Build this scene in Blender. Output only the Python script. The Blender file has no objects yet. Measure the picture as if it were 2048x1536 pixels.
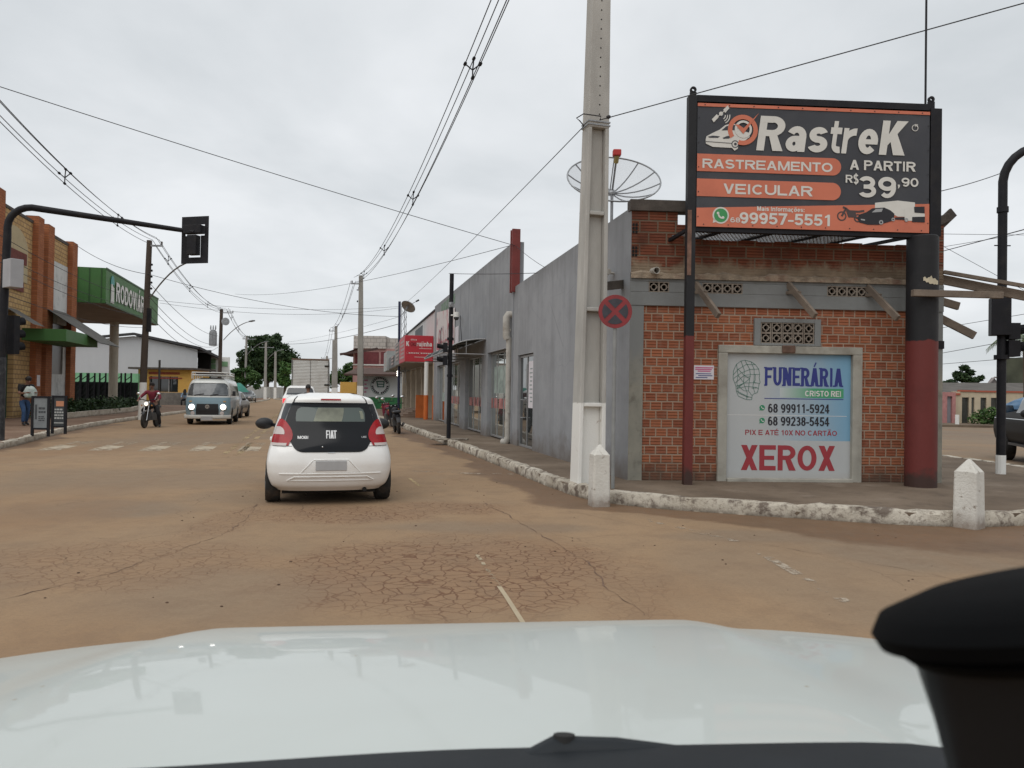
import bpy, math, random
from mathutils import Matrix, Vector, noise
R = math.radians
sc = bpy.context.scene
COL = sc.collection
rnd = random.Random(7)

# ---------------------------------------------------------------- camera, sky, sun, exposure
PITCH, ROLL, FPX, EYE = R(0.71), R(0.9), 1538.0, 1.5
cd = bpy.data.cameras.new("camera"); cam = bpy.data.objects.new("camera", cd); COL.objects.link(cam)
cd.sensor_width = 36; cd.lens = FPX / 2048 * 36; cd.clip_start = 0.05; cd.clip_end = 3000
cam.matrix_world = (Matrix.Translation((0, 0, EYE)) @ Matrix.Rotation(R(90) + PITCH, 4, 'X') @ Matrix.Rotation(ROLL, 4, 'Z'))
cd.dof.use_dof = True; cd.dof.focus_distance = 16; cd.dof.aperture_fstop = 10
sc.camera = cam
sc.view_settings.view_transform = 'Standard'; sc.view_settings.look = 'None'
sc.view_settings.gamma = 1; sc.view_settings.exposure = 0.22
SUN_EL, SUN_AZ = R(58), R(215)          # azimuth clockwise from +Y
w = bpy.data.worlds.new("World"); sc.world = w; w.use_nodes = True
nt = w.node_tree; nt.nodes.clear()
def wn(t, **k):
    n = nt.nodes.new(t)
    for a, b in k.items(): setattr(n, a, b)
    return n
L = nt.links.new
sky = wn('ShaderNodeTexSky', sky_type='NISHITA', sun_disc=False); sky.sun_elevation = SUN_EL; sky.sun_rotation = SUN_AZ
tc = wn('ShaderNodeTexCoord'); sep = wn('ShaderNodeSeparateXYZ'); L(tc.outputs['Generated'], sep.inputs[0])
ab = wn('ShaderNodeMath', operation='ABSOLUTE'); L(sep.outputs[2], ab.inputs[0])
ad = wn('ShaderNodeMath', operation='ADD'); L(ab.outputs[0], ad.inputs[0]); ad.inputs[1].default_value = .22
dx = wn('ShaderNodeMath', operation='DIVIDE'); L(sep.outputs[0], dx.inputs[0]); L(ad.outputs[0], dx.inputs[1])
dy = wn('ShaderNodeMath', operation='DIVIDE'); L(sep.outputs[1], dy.inputs[0]); L(ad.outputs[0], dy.inputs[1])
cb = wn('ShaderNodeCombineXYZ'); L(dx.outputs[0], cb.inputs[0]); L(dy.outputs[0], cb.inputs[1])
nz = wn('ShaderNodeTexNoise'); nz.inputs['Scale'].default_value = 1.15; nz.inputs['Detail'].default_value = 7; nz.inputs['Roughness'].default_value = .52
nz.inputs['Distortion'].default_value = .25
L(cb.outputs[0], nz.inputs['Vector'])
rp = wn('ShaderNodeValToRGB'); e = rp.color_ramp.elements
e[0].position = .33; e[0].color = (.560, .590, .612, 1); e[1].position = .62; e[1].color = (.745, .765, .785, 1)
L(nz.outputs['Fac'], rp.inputs[0])
ml = wn('ShaderNodeVectorMath', operation='SCALE'); L(rp.outputs[0], ml.inputs[0]); ml.inputs['Scale'].default_value = 10.0
mx = wn('ShaderNodeMix', data_type='RGBA'); mx.inputs[0].default_value = .95
L(sky.outputs[0], mx.inputs[6]); L(ml.outputs[0], mx.inputs[7])
bg = wn('ShaderNodeBackground'); bg.inputs[1].default_value = .1; L(mx.outputs[2], bg.inputs[0])
wo = wn('ShaderNodeOutputWorld'); L(bg.outputs[0], wo.inputs[0])
sd_ = bpy.data.lights.new("sun", 'SUN'); sd_.energy = 1.2; sd_.angle = R(60); sd_.color = (1, .97, .93)
sun = bpy.data.objects.new("sun", sd_); COL.objects.link(sun)
sdir = Vector((math.sin(SUN_AZ) * math.cos(SUN_EL), math.cos(SUN_AZ) * math.cos(SUN_EL), math.sin(SUN_EL)))
sun.rotation_euler = sdir.to_track_quat('Z', 'Y').to_euler(); sun.location = (0, -5, 40)

# ---------------------------------------------------------------- helpers
def at(u, v, Y):
    """World point at depth Y behind a point of the 2048 x 1536 photograph."""
    a, b = (u - 1024) / FPX, (768 - v) / FPX
    c, s = math.cos(ROLL), math.sin(ROLL)
    x, y = a * c - b * s, a * s + b * c
    d = Vector((x, math.cos(PITCH) - y * math.sin(PITCH), math.sin(PITCH) + y * math.cos(PITCH)))
    return Vector((0, 0, EYE)) + d * (Y / d.y)
def on(u, v, z=0.):
    p = at(u, v, 1.0) - Vector((0, 0, EYE)); return Vector((0, 0, EYE)) + p * ((z - EYE) / p.z)
def frame(x, y, rz=0, z=0): return Matrix.Translation((x, y, z)) @ Matrix.Rotation(rz, 4, 'Z')
I4 = Matrix.Identity(4)

def tag(o, label=None, cat=None, group=None, kind=None):
    if label: o['label'] = label
    if cat: o['category'] = cat
    if group: o['group'] = group
    if kind: o['kind'] = kind
    return o
def thing(name, label, cat, loc=(0, 0, 0), rz=0, group=None):
    o = bpy.data.objects.new(name, None); COL.objects.link(o); o.empty_display_size = .2
    o.location = loc; o.rotation_euler = (0, 0, rz)
    WM[o.name] = Matrix.Translation(loc) @ Matrix.Rotation(rz, 4, 'Z')
    return tag(o, label, cat, group)
WM = {}
def copy_tree(o, parent=None):
    c = o.copy(); COL.objects.link(c)
    if parent: c.parent = parent
    for ch in list(o.children): copy_tree(ch, c)
    return c
# ---- sign lettering drawn from bars and rings; every glyph is a list of polygons in a unit box
def g_rect(x0, y0, x1, y1): return [[(x0, y0), (x1, y0), (x1, y1), (x0, y1)]]
def g_ring(cx, cy, rx, ry, tx, ty, a0=0, a1=360):
    n = max(4, int(abs(a1 - a0) / 15)); P = []
    for k in range(n):
        a, b = math.radians(a0 + (a1-a0)*k/n), math.radians(a0 + (a1-a0)*(k+1)/n)
        P.append([(cx+(rx-tx)*math.cos(a), cy+(ry-ty)*math.sin(a)), (cx+rx*math.cos(a), cy+ry*math.sin(a)), (cx+rx*math.cos(b), cy+ry*math.sin(b)), (cx+(rx-tx)*math.cos(b), cy+(ry-ty)*math.sin(b))])
    return P
def glyph(c, tx, ty):
    """groups of polygons; the groups overlap and are laid one above the other"""
    base = {'Á': 'A', 'Ã': 'A', 'É': 'E', 'ó': 'o', 'õ': 'o', 'ç': 'c'}.get(c)
    if base:
        lo = .18 if c == 'ç' else 0.; hi = .71 if c in 'óõ' else 1. if c == 'ç' else .78; s = hi - lo
        G = [[[(x, lo + y*s) for x, y in p] for p in grp] for grp in glyph(base, tx, ty/s)]
        if c == 'ç': G.append([[(.42, .20), (.62, .20), (.50, 0), (.30, 0)]])
        elif c in 'Ãõ': G.append([[(.18, hi+.06), (.42, hi+.14), (.42, .98), (.18, hi+.16)], [(.42, hi+.14), (.60, hi+.05), (.60, hi+.16), (.42, .98)], [(.60, hi+.05), (.84, hi+.14), (.84, .98), (.60, hi+.16)]])
        else: G.append([[(.40, hi+.06), (.56, hi+.06), (.74, 1), (.50, 1)]])
        return G
    r, o = g_rect, g_ring; d = tx*1.12; L_ = r(0, 0, tx, 1); B_ = r(0, 0, 1, ty); T_ = r(0, 1-ty, 1, 1)
    m = .51; ru = (1-(m-ty/2))/2; rl = (m+ty/2)/2
    if c == 'A': return [[[(0, 0), (d, 0), (.5+d*.52, 1), (.5-d*.52, 1)]], [[(1-d, 0), (1, 0), (.5+d*.52, 1), (.5-d*.52, 1)]], r(.2, .22, .8, .22+ty*.9)]
    if c == 'B': return [L_, r(0, 0, .55, ty), r(0, .5-ty*.45, .55, .5+ty*.45), r(0, 1-ty, .52, 1), o(.52, .5-ty*.45+(.5+ty*.45)/2, .40, (.5+ty*.45)/2, tx, ty*.95, -90, 90), o(.55, (.5+ty*.45)/2, .45, (.5+ty*.45)/2, tx, ty*.95, -90, 90)]
    if c in 'Cc': return [o(.5, .5, .5, .5, tx, ty, 42, 318)]
    if c == 'D': return [L_, r(0, 0, .46, ty), r(0, 1-ty, .46, 1), o(.46, .5, .54, .5, tx, ty, -90, 90)]
    if c == 'E': return [L_, B_, T_, r(0, .5-ty*.45, .9, .5+ty*.45)]
    if c == 'F': return [L_, T_, r(0, .46-ty*.3, .88, .46+ty*.6)]
    if c == 'I': return [r(.5-tx/2, 0, .5+tx/2, 1)]
    if c == 'K': return [L_, [[(tx*.95, .26), (tx*.95, .58), (1-d*1.35, 1), (1, 1)]], [[(.34, .52), (.56, .72), (1.02, 0), (1.02-d*1.4, 0)]]]
    if c == 'L': return [L_, B_]
    if c == 'M': return [L_, r(1-tx, 0, 1, 1), [[(0, 1), (tx*1.25, 1), (.5+tx*.42, 0), (.5-tx*.42, 0)]], [[(1-tx*1.25, 1), (1, 1), (.5+tx*.42, 0), (.5-tx*.42, 0)]]]
    if c == 'N': return [L_, r(1-tx, 0, 1, 1), [[(0, 1), (tx*1.2, 1), (1, 0), (1-tx*1.2, 0)]]]
    if c in 'Oo0': return [o(.5, .5, .5, .5, tx, ty)]
    if c in 'PR': return [L_, r(0, 1-ty, .52, 1), r(0, .42, .52, .42+ty*.95), o(.52, .71, .48, .29, tx, ty*.95, -90, 90)] + ([[[(.40, .47), (.72, .47), (1.02, 0), (1.02-d*1.2, 0)]]] if c == 'R' else [])
    if c in 'Ss$':
        G = [o(.5, 1-ru, .47, ru, tx, ty, 22, 270), o(.5, rl, .5, rl, tx, ty, 90, -158)]
        return G + [r(.5-tx*.28, -.1, .5+tx*.28, 1.1)] if c == '$' else G
    if c == 'T': return [T_, r(.5-tx/2, 0, .5+tx/2, 1)]
    if c == 'U': return [r(0, .4, tx, 1), r(1-tx, .4, 1, 1), o(.5, .4, .5, .4, tx, ty, 180, 360)]
    if c == 'V': return [[[(0, 1), (d, 1), (.5+d*.5, 0), (.5-d*.5, 0)]], [[(1-d, 1), (1, 1), (.5+d*.5, 0), (.5-d*.5, 0)]]]
    if c == 'X': return [[[(0, 0), (d*1.02, 0), (1, 1), (1-d*1.02, 1)]], [[(0, 1), (d*1.02, 1), (1, 0), (1-d*1.02, 0)]]]
    if c == 'a': return [r(1-tx, 0, 1, .62), o(.5, .60, .5, .40, tx, ty, 0, 155), o(.42, .31, .42, .31, tx*.95, ty*.9), r(.42, .62-ty*.9, 1-tx*.5, .62)]
    if c == 'e': return [o(.5, .5, .5, .5, tx, ty, 0, 318), r(tx*.5, .5-ty*.42, 1-tx*.02, .5+ty*.34)]
    if c == 'f': return [r(.30, 0, .30+tx, .75), o(.30+.7, .70, .7, .30, tx, ty, 90, 180), r(0, .60, .95, .60+ty*.8)]
    if c == 'h': return [L_, r(1-tx, 0, 1, .42), o(.5, .42, .5, .33, tx, ty, 0, 180)]
    if c in 'ij': return [r(.5-tx/2, 0 if c == 'i' else .2, .5+tx/2, .74 if c == 'i' else .80), r(.5-tx/2, .86 if c == 'i' else .89, .5+tx/2, 1)] + ([o(.5+tx/2-.5, .2, .5, .2, tx, ty, 270, 360)] if c == 'j' else [])
    if c == 'm': return [L_, r(.5-tx*.4, 0, .5+tx*.4, .6), r(1-tx, 0, 1, .6), o(.25+tx*.2, .6, .25+tx*.2, .4, tx*.8, ty, 0, 180), o(.75-tx*.2, .6, .25+tx*.2, .4, tx*.8, ty, 0, 180)]
    if c == 'n': return [L_, r(1-tx, 0, 1, .58), o(.5, .58, .5, .42, tx, ty, 0, 180)]
    if c == 'u': return [r(0, .42, tx, 1), r(1-tx, 0, 1, 1), o(.5, .42, .5, .42, tx, ty, 180, 360)]
    if c == 'r': return [L_, o(.92, .48, .92, .52, tx, ty*1.1, 88, 172)]
    if c == 't': return [r(.22, .22, .22+tx, 1), r(0, .80-ty, .95, .80), o(.22+.62, .24, .62, .24, tx, ty, 180, 285)]
    if c == '1': return [r(.62-tx*.5, 0, .62+tx*.5, 1), [[(.10, .68), (.10, .84), (.62, 1), (.62, .80)]]]
    if c == '2': return [B_, o(.5, .69, .5, .31, tx, ty, -18, 168), [[(0, ty*.4), (tx*1.25, ty*.9), (.98, .60), (.98-tx*1.1, .60)]]]
    if c == '3': return [o(.48, 1-ru, .46, ru, tx, ty, -92, 155), o(.5, rl, .5, rl, tx, ty, -155, 94), r(.30, m-ty/2, .5, m+ty/2)]
    if c == '4': return [r(.80-tx, 0, .80, 1), r(0, .22, 1, .22+ty), [[(0, .22+ty*.2), (0, .22+ty*1.3), (.80-tx, 1), (.80, 1)]]]
    if c == '5': return [r(.12, 1-ty, .95, 1), [[(.04, .42), (.04+tx, .46), (.12+tx, 1), (.12, 1)]], o(.48, .33, .52, .33, tx, ty, -158, 140)]
    if c in '69':
        G = [o(.5, .33, .5, .33, tx, ty), o(.5, .5, .5, .5, tx, ty, 48, 205)]
        return G if c == '6' else [[[(1-x, 1-y) for x, y in p] for p in grp] for grp in G]
    if c == '7': return [T_, [[(.18, 0), (.18+tx*1.1, 0), (1, 1-ty*.5), (1-tx*1.1, 1-ty*.5)]]]
    if c == '8': return [o(.5, 1-ru, .46, ru, tx, ty), o(.5, rl, .5, rl, tx, ty)]
    if c == '-': return [r(0, 0, 1, 1)]
    if c == ',': return [[[(.2, .45), (.8, .45), (.8, 1), (.2, 1)]], [[(.45, .5), (.8, .5), (.45, 0), (.15, 0)]]]
    if c == ':': return [r(.1, 0, .9, .28), r(.1, .72, .9, 1)]
    raise ValueError(c)
WID = dict(A=722,B=722,C=722,D=722,E=667,F=611,G=778,H=722,I=278,J=556,K=722,L=611,M=833,N=722,O=778,P=667,Q=778,R=722,S=667,T=611,U=722,V=667,W=944,X=667,Y=667,Z=611,a=556,b=611,c=556,d=611,e=556,f=333,g=611,h=611,i=278,j=278,k=556,l=278,m=889,n=611,o=611,p=611,q=611,r=389,s=556,t=333,u=611,v=556,w=778,x=556,y=556,z=500)
ACC = {'Á': 'A', 'É': 'E', 'Ã': 'A', 'Ç': 'C', 'ç': 'c', 'õ': 'o', 'ó': 'o', 'í': 'i'}
def adv(c): return WID.get(ACC.get(c, c), 278 if c in ' ,.:' else 360 if c == '-' else 556)
def vext(c):
    if c in 'ÁÉÃ': return 0, 1.28
    if c == 'Ç': return -.28, 1
    if c == 'ç': return -.28, .74
    if c in 'gpqy': return -.29, .74
    if c == 'j': return -.29, 1.0
    if c in 'õó': return 0, 1.04
    if c == 't': return 0, .93
    if c in 'acemnorsuvwxz': return 0, .74
    if c == '-': return .28, .44
    if c == ',': return -.22, .2
    if c == ':': return 0, .7
    if c == '$': return -.12, 1.12
    return 0, 1
class MB:
    def __init__(s, T=None): s.v = []; s.f = []; s.mi = []; s.T = T or I4; s.m = 0
    def add(s, vs, fs):
        o = len(s.v); s.v += [s.T @ Vector(p) for p in vs]; s.f += [tuple(i + o for i in f) for f in fs]; s.mi += [s.m] * len(fs)
    def box(s, x0, x1, y0, y1, z0, z1, M=None):
        vs = [Vector(p) for p in ((x0,y0,z0),(x1,y0,z0),(x1,y1,z0),(x0,y1,z0),(x0,y0,z1),(x1,y0,z1),(x1,y1,z1),(x0,y1,z1))]
        if M: vs = [M @ p for p in vs]
        s.add(vs, [(0,3,2,1),(4,5,6,7),(0,1,5,4),(1,2,6,5),(2,3,7,6),(3,0,4,7)])
    def frust(s, c, w0, d0, w1, d1, z0, z1):
        x, y = c
        s.add([(x-w0,y-d0,z0),(x+w0,y-d0,z0),(x+w0,y+d0,z0),(x-w0,y+d0,z0),(x-w1,y-d1,z1),(x+w1,y-d1,z1),(x+w1,y+d1,z1),(x-w1,y+d1,z1)],
              [(0,3,2,1),(4,5,6,7),(0,1,5,4),(1,2,6,5),(2,3,7,6),(3,0,4,7)])
    def bar(s, p, q, w, h):
        p, q = Vector(p), Vector(q); d = (q - p).normalized()
        sdv = d.cross(Vector((0, 0, 1)));  sdv = sdv.normalized() if sdv.length > 1e-4 else Vector((1, 0, 0))
        up = sdv.cross(d); a, b = sdv * w / 2, up * h / 2
        s.add([p-a-b, p+a-b, p+a+b, p-a+b, q-a-b, q+a-b, q+a+b, q-a+b], [(0,1,2,3),(7,6,5,4),(0,4,5,1),(1,5,6,2),(2,6,7,3),(3,7,4,0)])
    def tube(s, path, r, n=8, cap=True):
        P = [Vector(p) for p in path]; rs = r if isinstance(r, (list, tuple)) else [r] * len(P)
        d0 = (P[1] - P[0]).normalized(); u = d0.cross(Vector((0, 0, 1)))
        if u.length < 1e-3: u = d0.cross(Vector((1, 0, 0)))
        u.normalize(); vs = []; fs = []
        for i, p in enumerate(P):
            d = (P[min(i + 1, len(P) - 1)] - P[max(i - 1, 0)]).normalized()
            u = (u - d * u.dot(d)).normalized(); w_ = d.cross(u)
            for k in range(n):
                a = 2 * math.pi * k / n; vs.append(p + (u * math.cos(a) + w_ * math.sin(a)) * rs[i])
        for i in range(len(P) - 1):
            for k in range(n):
                a, b = i * n + k, i * n + (k + 1) % n; fs.append((a, b, b + n, a + n))
        if cap: fs.append(tuple(range(n))[::-1]); fs.append(tuple(range((len(P) - 1) * n, len(P) * n)))
        s.add(vs, fs)
    def lathe(s, prof, c, axis=(0, 0, 1), n=24):
        c = Vector(c); d = Vector(axis).normalized(); u = d.cross(Vector((0, 0, 1)))
        if u.length < 1e-3: u = Vector((1, 0, 0))
        u.normalize(); w_ = d.cross(u); vs = []; fs = []
        for r, h in prof:
            for k in range(n):
                a = 2 * math.pi * k / n; vs.append(c + d * h + (u * math.cos(a) + w_ * math.sin(a)) * r)
        for i in range(len(prof) - 1):
            for k in range(n):
                a, b = i * n + k, i * n + (k + 1) % n; fs.append((a, b, b + n, a + n))
        if prof[0][0] > 1e-4: fs.append(tuple(range(n))[::-1])
        if prof[-1][0] > 1e-4: fs.append(tuple(range((len(prof) - 1) * n, len(prof) * n)))
        s.add(vs, fs)
    def prism(s, poly, y0, y1, plane='xz'):
        f = {'xz': lambda a, b, c: (a, c, b), 'xy': lambda a, b, c: (a, b, c), 'yz': lambda a, b, c: (c, a, b)}[plane]
        n = len(poly); vs = [f(a, b, y0) for a, b in poly] + [f(a, b, y1) for a, b in poly]
        s.add(vs, [tuple(range(n)), tuple(range(2 * n - 1, n - 1, -1))] + [(i, i + n, (i + 1) % n + n, (i + 1) % n) for i in range(n)])
    def grid(s, rows, closed=False):
        n = len(rows[0]); vs = [p for r in rows for p in r]; fs = []
        for i in range(len(rows) - 1):
            for k in range(n if closed else n - 1):
                a, b = i * n + k, i * n + (k + 1) % n; fs.append((a, b, b + n, a + n))
        s.add(vs, fs)
    def ball(s, c, r, n=12, m=8):
        r = (r, r, r) if not isinstance(r, (tuple, list)) else r
        rows = []
        for i in range(m + 1):
            t = math.pi * i / m
            rows.append([(c[0] + r[0] * math.sin(t) * math.cos(2 * math.pi * k / n), c[1] + r[1] * math.sin(t) * math.sin(2 * math.pi * k / n), c[2] - r[2] * math.cos(t)) for k in range(n)])
        s.grid(rows, True)
    def text(s, t, x0, z0, x1, z1, y, bold=0., shear=0., space=1., f=None, nrm=(0, -1, 0)):
        """letters set with bold grotesque proportions between x0 and x1, baseline z0, capital height z1; weight from overlaid thin layers"""
        tot = sum(adv(c) for c in t); k = (x1 - x0) / tot; h = z1 - z0; x = x0; n = Vector(nrm); g = f or (lambda a, c: (a, y, c)); wt = min(.225, .135 + bold*1.15)*h
        for c in t:
            a_ = adv(c) * k; lo, hi = vext(c)
            if c != ' ':
                sb = .05 if c not in 'iIl1,:' else .12; l, r = x + a_*sb, x + a_*(1-sb); b_, u_ = z0 + lo*h, z0 + hi*h
                for i, grp in enumerate(glyph(c, min(.62 if c in 'iIj' else .36, wt/abs(r-l)), min(.3, wt*.86/abs(u_-b_)))):
                    for p in grp: s.add([Vector(g(l + px*(r-l) + shear*(b_ + pz*(u_-b_) - z0), b_ + pz*(u_-b_))) + n*(.0004*i) for px, pz in p], [tuple(range(len(p)))])
            x += a_
    def disc(s, x, z, r, y0, y1, n=24, r2=None):
        s.prism([(x + r * math.cos(2 * math.pi * k / n), z + (r2 or r) * math.sin(2 * math.pi * k / n)) for k in range(n)], y0, y1)
    def ring(s, x, z, r0, r1, y0, y1, n=24, a0=0., a1=360.):
        k_ = [R(a0 + (a1 - a0) * k / n) for k in range(n + 1)]
        for i in range(n):
            a, b = k_[i], k_[i + 1]
            s.prism([(x+r0*math.cos(a), z+r0*math.sin(a)), (x+r1*math.cos(a), z+r1*math.sin(a)), (x+r1*math.cos(b), z+r1*math.sin(b)), (x+r0*math.cos(b), z+r0*math.sin(b))], y0, y1)
    def build(s, name, mats, parent=None, smooth=0, bevel=0, label=None):
        me = bpy.data.meshes.new(name); o = bpy.data.objects.new(name, me); COL.objects.link(o)
        vs = s.v
        if parent is not None:
            p = parent; M = None
            while p is not None:
                if p.name in WM: M = WM[p.name]
                p = p.parent
            iv = M.inverted() if M else I4; vs = [iv @ v for v in vs]; o.parent = parent
        else:
            c = Vector(((min(v.x for v in vs) + max(v.x for v in vs)) / 2, (min(v.y for v in vs) + max(v.y for v in vs)) / 2, min(v.z for v in vs)))
            vs = [v - c for v in vs]; o.location = c; WM[o.name] = Matrix.Translation(c)
        me.from_pydata([tuple(v) for v in vs], [], s.f)
        mats = mats if isinstance(mats, (list, tuple)) else [mats]
        for m in mats: me.materials.append(m)
        if len(mats) > 1: me.polygons.foreach_set('material_index', s.mi)
        if smooth:
            me.polygons.foreach_set('use_smooth', [True] * len(me.polygons)); me.set_sharp_from_angle(angle=R(smooth))
        me.update()
        if bevel:
            b = o.modifiers.new('bevel', 'BEVEL'); b.width = bevel; b.segments = 2; b.limit_method = 'ANGLE'; b.angle_limit = R(40)
        if label: o['label'] = label
        return o

# ---------------------------------------------------------------- materials
class NT:
    def __init__(s, name):
        s.mat = bpy.data.materials.new(name); s.mat.use_nodes = True; s.t = s.mat.node_tree; s.p = s.t.nodes['Principled BSDF']
        s.tc = s.t.nodes.new('ShaderNodeTexCoord')
    def n(s, t, ins=None, **k):
        x = s.t.nodes.new('ShaderNode' + t)
        for a, b in k.items(): setattr(x, a, b)
        for a, b in (ins or {}).items(): s.put(x.inputs[a], b)
        return x
    def put(s, sock, v):
        if hasattr(v, 'links') or hasattr(v, 'is_output'): s.t.links.new(v, sock)
        else:
            if isinstance(v, tuple) and len(v) == 3 and sock.type == 'RGBA': v = (*v, 1)
            sock.default_value = v
    def math(s, op, a, b=0., clamp=False):
        x = s.n('Math', {0: a, 1: b}, operation=op); x.use_clamp = clamp; return x.outputs[0]
    def noise(s, scale, detail=4, vec=None, rough=.55, dist=0.):
        return s.n('TexNoise', {'Scale': scale, 'Detail': detail, 'Roughness': rough, 'Distortion': dist, 'Vector': vec or s.tc.outputs['Object']}).outputs['Fac']
    def mix(s, f, a, b, mode='MIX'):
        x = s.n('Mix', data_type='RGBA', blend_type=mode); s.put(x.inputs[0], f); s.put(x.inputs[6], a); s.put(x.inputs[7], b); return x.outputs[2]
    def ramp(s, f, p0, p1):
        return s.n('MapRange', {0: f, 1: p0, 2: p1, 3: 0., 4: 1.}, clamp=True).outputs[0]
    def xyz(s): return s.n('SeparateXYZ', {0: s.tc.outputs['Object']}).outputs
    def scaled(s, v): return s.n('Mapping', {'Vector': s.tc.outputs['Object'], 'Scale': v}).outputs[0]
    def bump(s, h, strength=.3, dist=.01):
        b = s.n('Bump', {'Height': h, 'Strength': strength, 'Distance': dist}); s.put(s.p.inputs['Normal'], b.outputs[0])
    def fin(s, col, rough=.7, metal=0., spec=.5, coat=0.):
        s.put(s.p.inputs['Base Color'], col); s.put(s.p.inputs['Roughness'], rough); s.p.inputs['Metallic'].default_value = metal
        s.p.inputs['Specular IOR Level'].default_value = spec; s.p.inputs['Coat Weight'].default_value = coat; s.p.inputs['Coat Roughness'].default_value = .04
        return s.mat
def mul(c, k): return tuple(min(1, x * k) for x in c)
def mat(name, col, rough=.7, var=.15, vs=2.5, metal=0., spec=.4, coat=0., bump=0., bs=40., dirt=None, streak=0.):
    t = NT(name); f = t.noise(vs, 5)
    c = t.mix(t.ramp(f, .3, .7), mul(col, 1 - var), mul(col, 1 + var))
    if streak:
        g = t.noise(1., 5, t.scaled((3., 3., .22))); c = t.mix(t.math('MULTIPLY', t.ramp(g, .52, .75), streak), c, mul(col, .55))
    if dirt:
        dc, amt, ds = dirt; g = t.noise(ds, 7, rough=.65); c = t.mix(t.math('MULTIPLY', t.ramp(g, .5, .68), amt), c, dc)
    if bump: t.bump(t.noise(bs, 4), bump, .02)
    return t.fin(c, rough, metal, spec, coat)
def emat(name, col, strength):
    t = NT(name); t.p.inputs['Emission Color'].default_value = (*col, 1); t.p.inputs['Emission Strength'].default_value = strength
    return t.fin(col, .4)
def brick(name, c1, c2, mort, bw, rh, ms, ridge=4, stain=.35, axis='x', squash=1.):
    t = NT(name); x, y, z = t.xyz()
    v = t.n('CombineXYZ', {0: x if axis == 'x' else y, 1: z, 2: 0.}).outputs[0]
    wob = t.n('TexNoise', {'Scale': 7., 'Detail': 2., 'Vector': t.tc.outputs['Object']}).outputs['Color']
    wv = t.n('VectorMath', {0: wob, 1: (.5, .5, .5)}, operation='SUBTRACT').outputs[0]
    wv = t.n('VectorMath', {0: wv, 'Scale': .014}, operation='SCALE').outputs[0]
    v = t.n('VectorMath', {0: v, 1: wv}, operation='ADD').outputs[0]
    b = t.n('TexBrick', {'Vector': v, 'Color1': c1, 'Color2': c2, 'Mortar': mort, 'Scale': 1., 'Mortar Size': ms, 'Mortar Smooth': .15, 'Bias': 0., 'Brick Width': bw, 'Row Height': rh})
    col = b.outputs['Color']; inside = t.math('SUBTRACT', 1., b.outputs['Fac'])
    h = inside
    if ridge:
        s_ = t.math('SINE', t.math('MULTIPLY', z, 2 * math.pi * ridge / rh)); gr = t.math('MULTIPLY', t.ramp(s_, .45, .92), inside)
        h = t.math('SUBTRACT', inside, t.math('MULTIPLY', gr, .55)); col = t.mix(t.math('MULTIPLY', gr, .85), col, mul(c1, .30))  # besides the bump, shade in the ridge grooves is painted into the colour
    f = t.noise(2.2, 6); col = t.mix(t.math('MULTIPLY', t.ramp(f, .45, .75), stain), col, mul(c1, .38))
    f2 = t.noise(9., 6); col = t.mix(t.math('MULTIPLY', t.ramp(f2, .5, .8), .35), col, mort)
    hh = t.math('ADD', h, t.math('MULTIPLY', t.noise(60., 3), .3)); t.bump(hh, .7, .012)
    return t, col

# ---------------------------------------------------------------- setting: ground, pavements, kerbs, markings
def chaikin(P, k=2):
    for _ in range(k):
        Q = [P[0]]
        for a, b in zip(P, P[1:]):
            Q += [(a[0]*.75+b[0]*.25, a[1]*.75+b[1]*.25), (a[0]*.25+b[0]*.75, a[1]*.25+b[1]*.75)]
        P = Q + [P[-1]]
    return P
KR = chaikin([(-37,120),(-25.5,92),(-17.4,72),(-9.9,50),(-5.9,37.5),(-4.1,30.2),(-1.8,22.0),(-.26,16.1),(.62,12.5),(1.1,10.95),(1.9,10.25),(3.06,9.82),(4.1,9.42),(5.2,9.12),(6.4,9.35),(8,10.2),(9.6,11.9),(10.5,14.2),(10.8,17),(10.4,21),(9.6,28),(7,45)])
KL = chaikin([(-18,13.2),(-14,14.4),(-12.2,15.9),(-11.9,17.9),(-12.9,20.6),(-14.6,25.1),(-15.6,28.3),(-16.8,32.8),(-18.7,41.3),(-21,51.6),(-25.6,70),(-31,95),(-37.5,120),(-52,165)])
def seg_dist(x, y, P):
    b = 1e9
    for (x0, y0), (x1, y1) in zip(P, P[1:]):
        dx, dy = x1 - x0, y1 - y0; t = max(0, min(1, ((x-x0)*dx + (y-y0)*dy) / (dx*dx+dy*dy)))
        d = (x-x0-t*dx)**2 + (y-y0-t*dy)**2
        if d < b: b = d
    return math.sqrt(b)
def ease(a, b, x): x = max(0, min(1, (x - a) / (b - a))); return x*x*(3-2*x)
# one ground sheet to the horizon, finely divided near the camera, carrying wear masks
def axis_pts(a, b, fine, coarse):
    v = []; x = a
    while x <= b: v.append(x); x += fine
    k = fine; x = v[-1]
    out = v[:]
    while out[-1] < coarse: k *= 1.5; out.append(out[-1] + k)
    k = fine; pre = []; x = a
    while x > -coarse: k *= 1.5; x -= k; pre.append(x)
    return pre[::-1] + out
gx, gy = axis_pts(-14, 11, .16, 900), axis_pts(3, 40, .16, 900)
me = bpy.data.meshes.new('ground'); vs = [(x, y, 0) for y in gy for x in gx]; nx = len(gx)
me.from_pydata(vs, [], [(j*nx+i, j*nx+i+1, (j+1)*nx+i+1, (j+1)*nx+i) for j in range(len(gy)-1) for i in range(nx-1)])
att = me.color_attributes.new('wear', 'FLOAT_COLOR', 'POINT')
KRn = [p for p in KR if p[1] < 45]; KLn = [p for p in KL if p[1] < 60]
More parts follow.
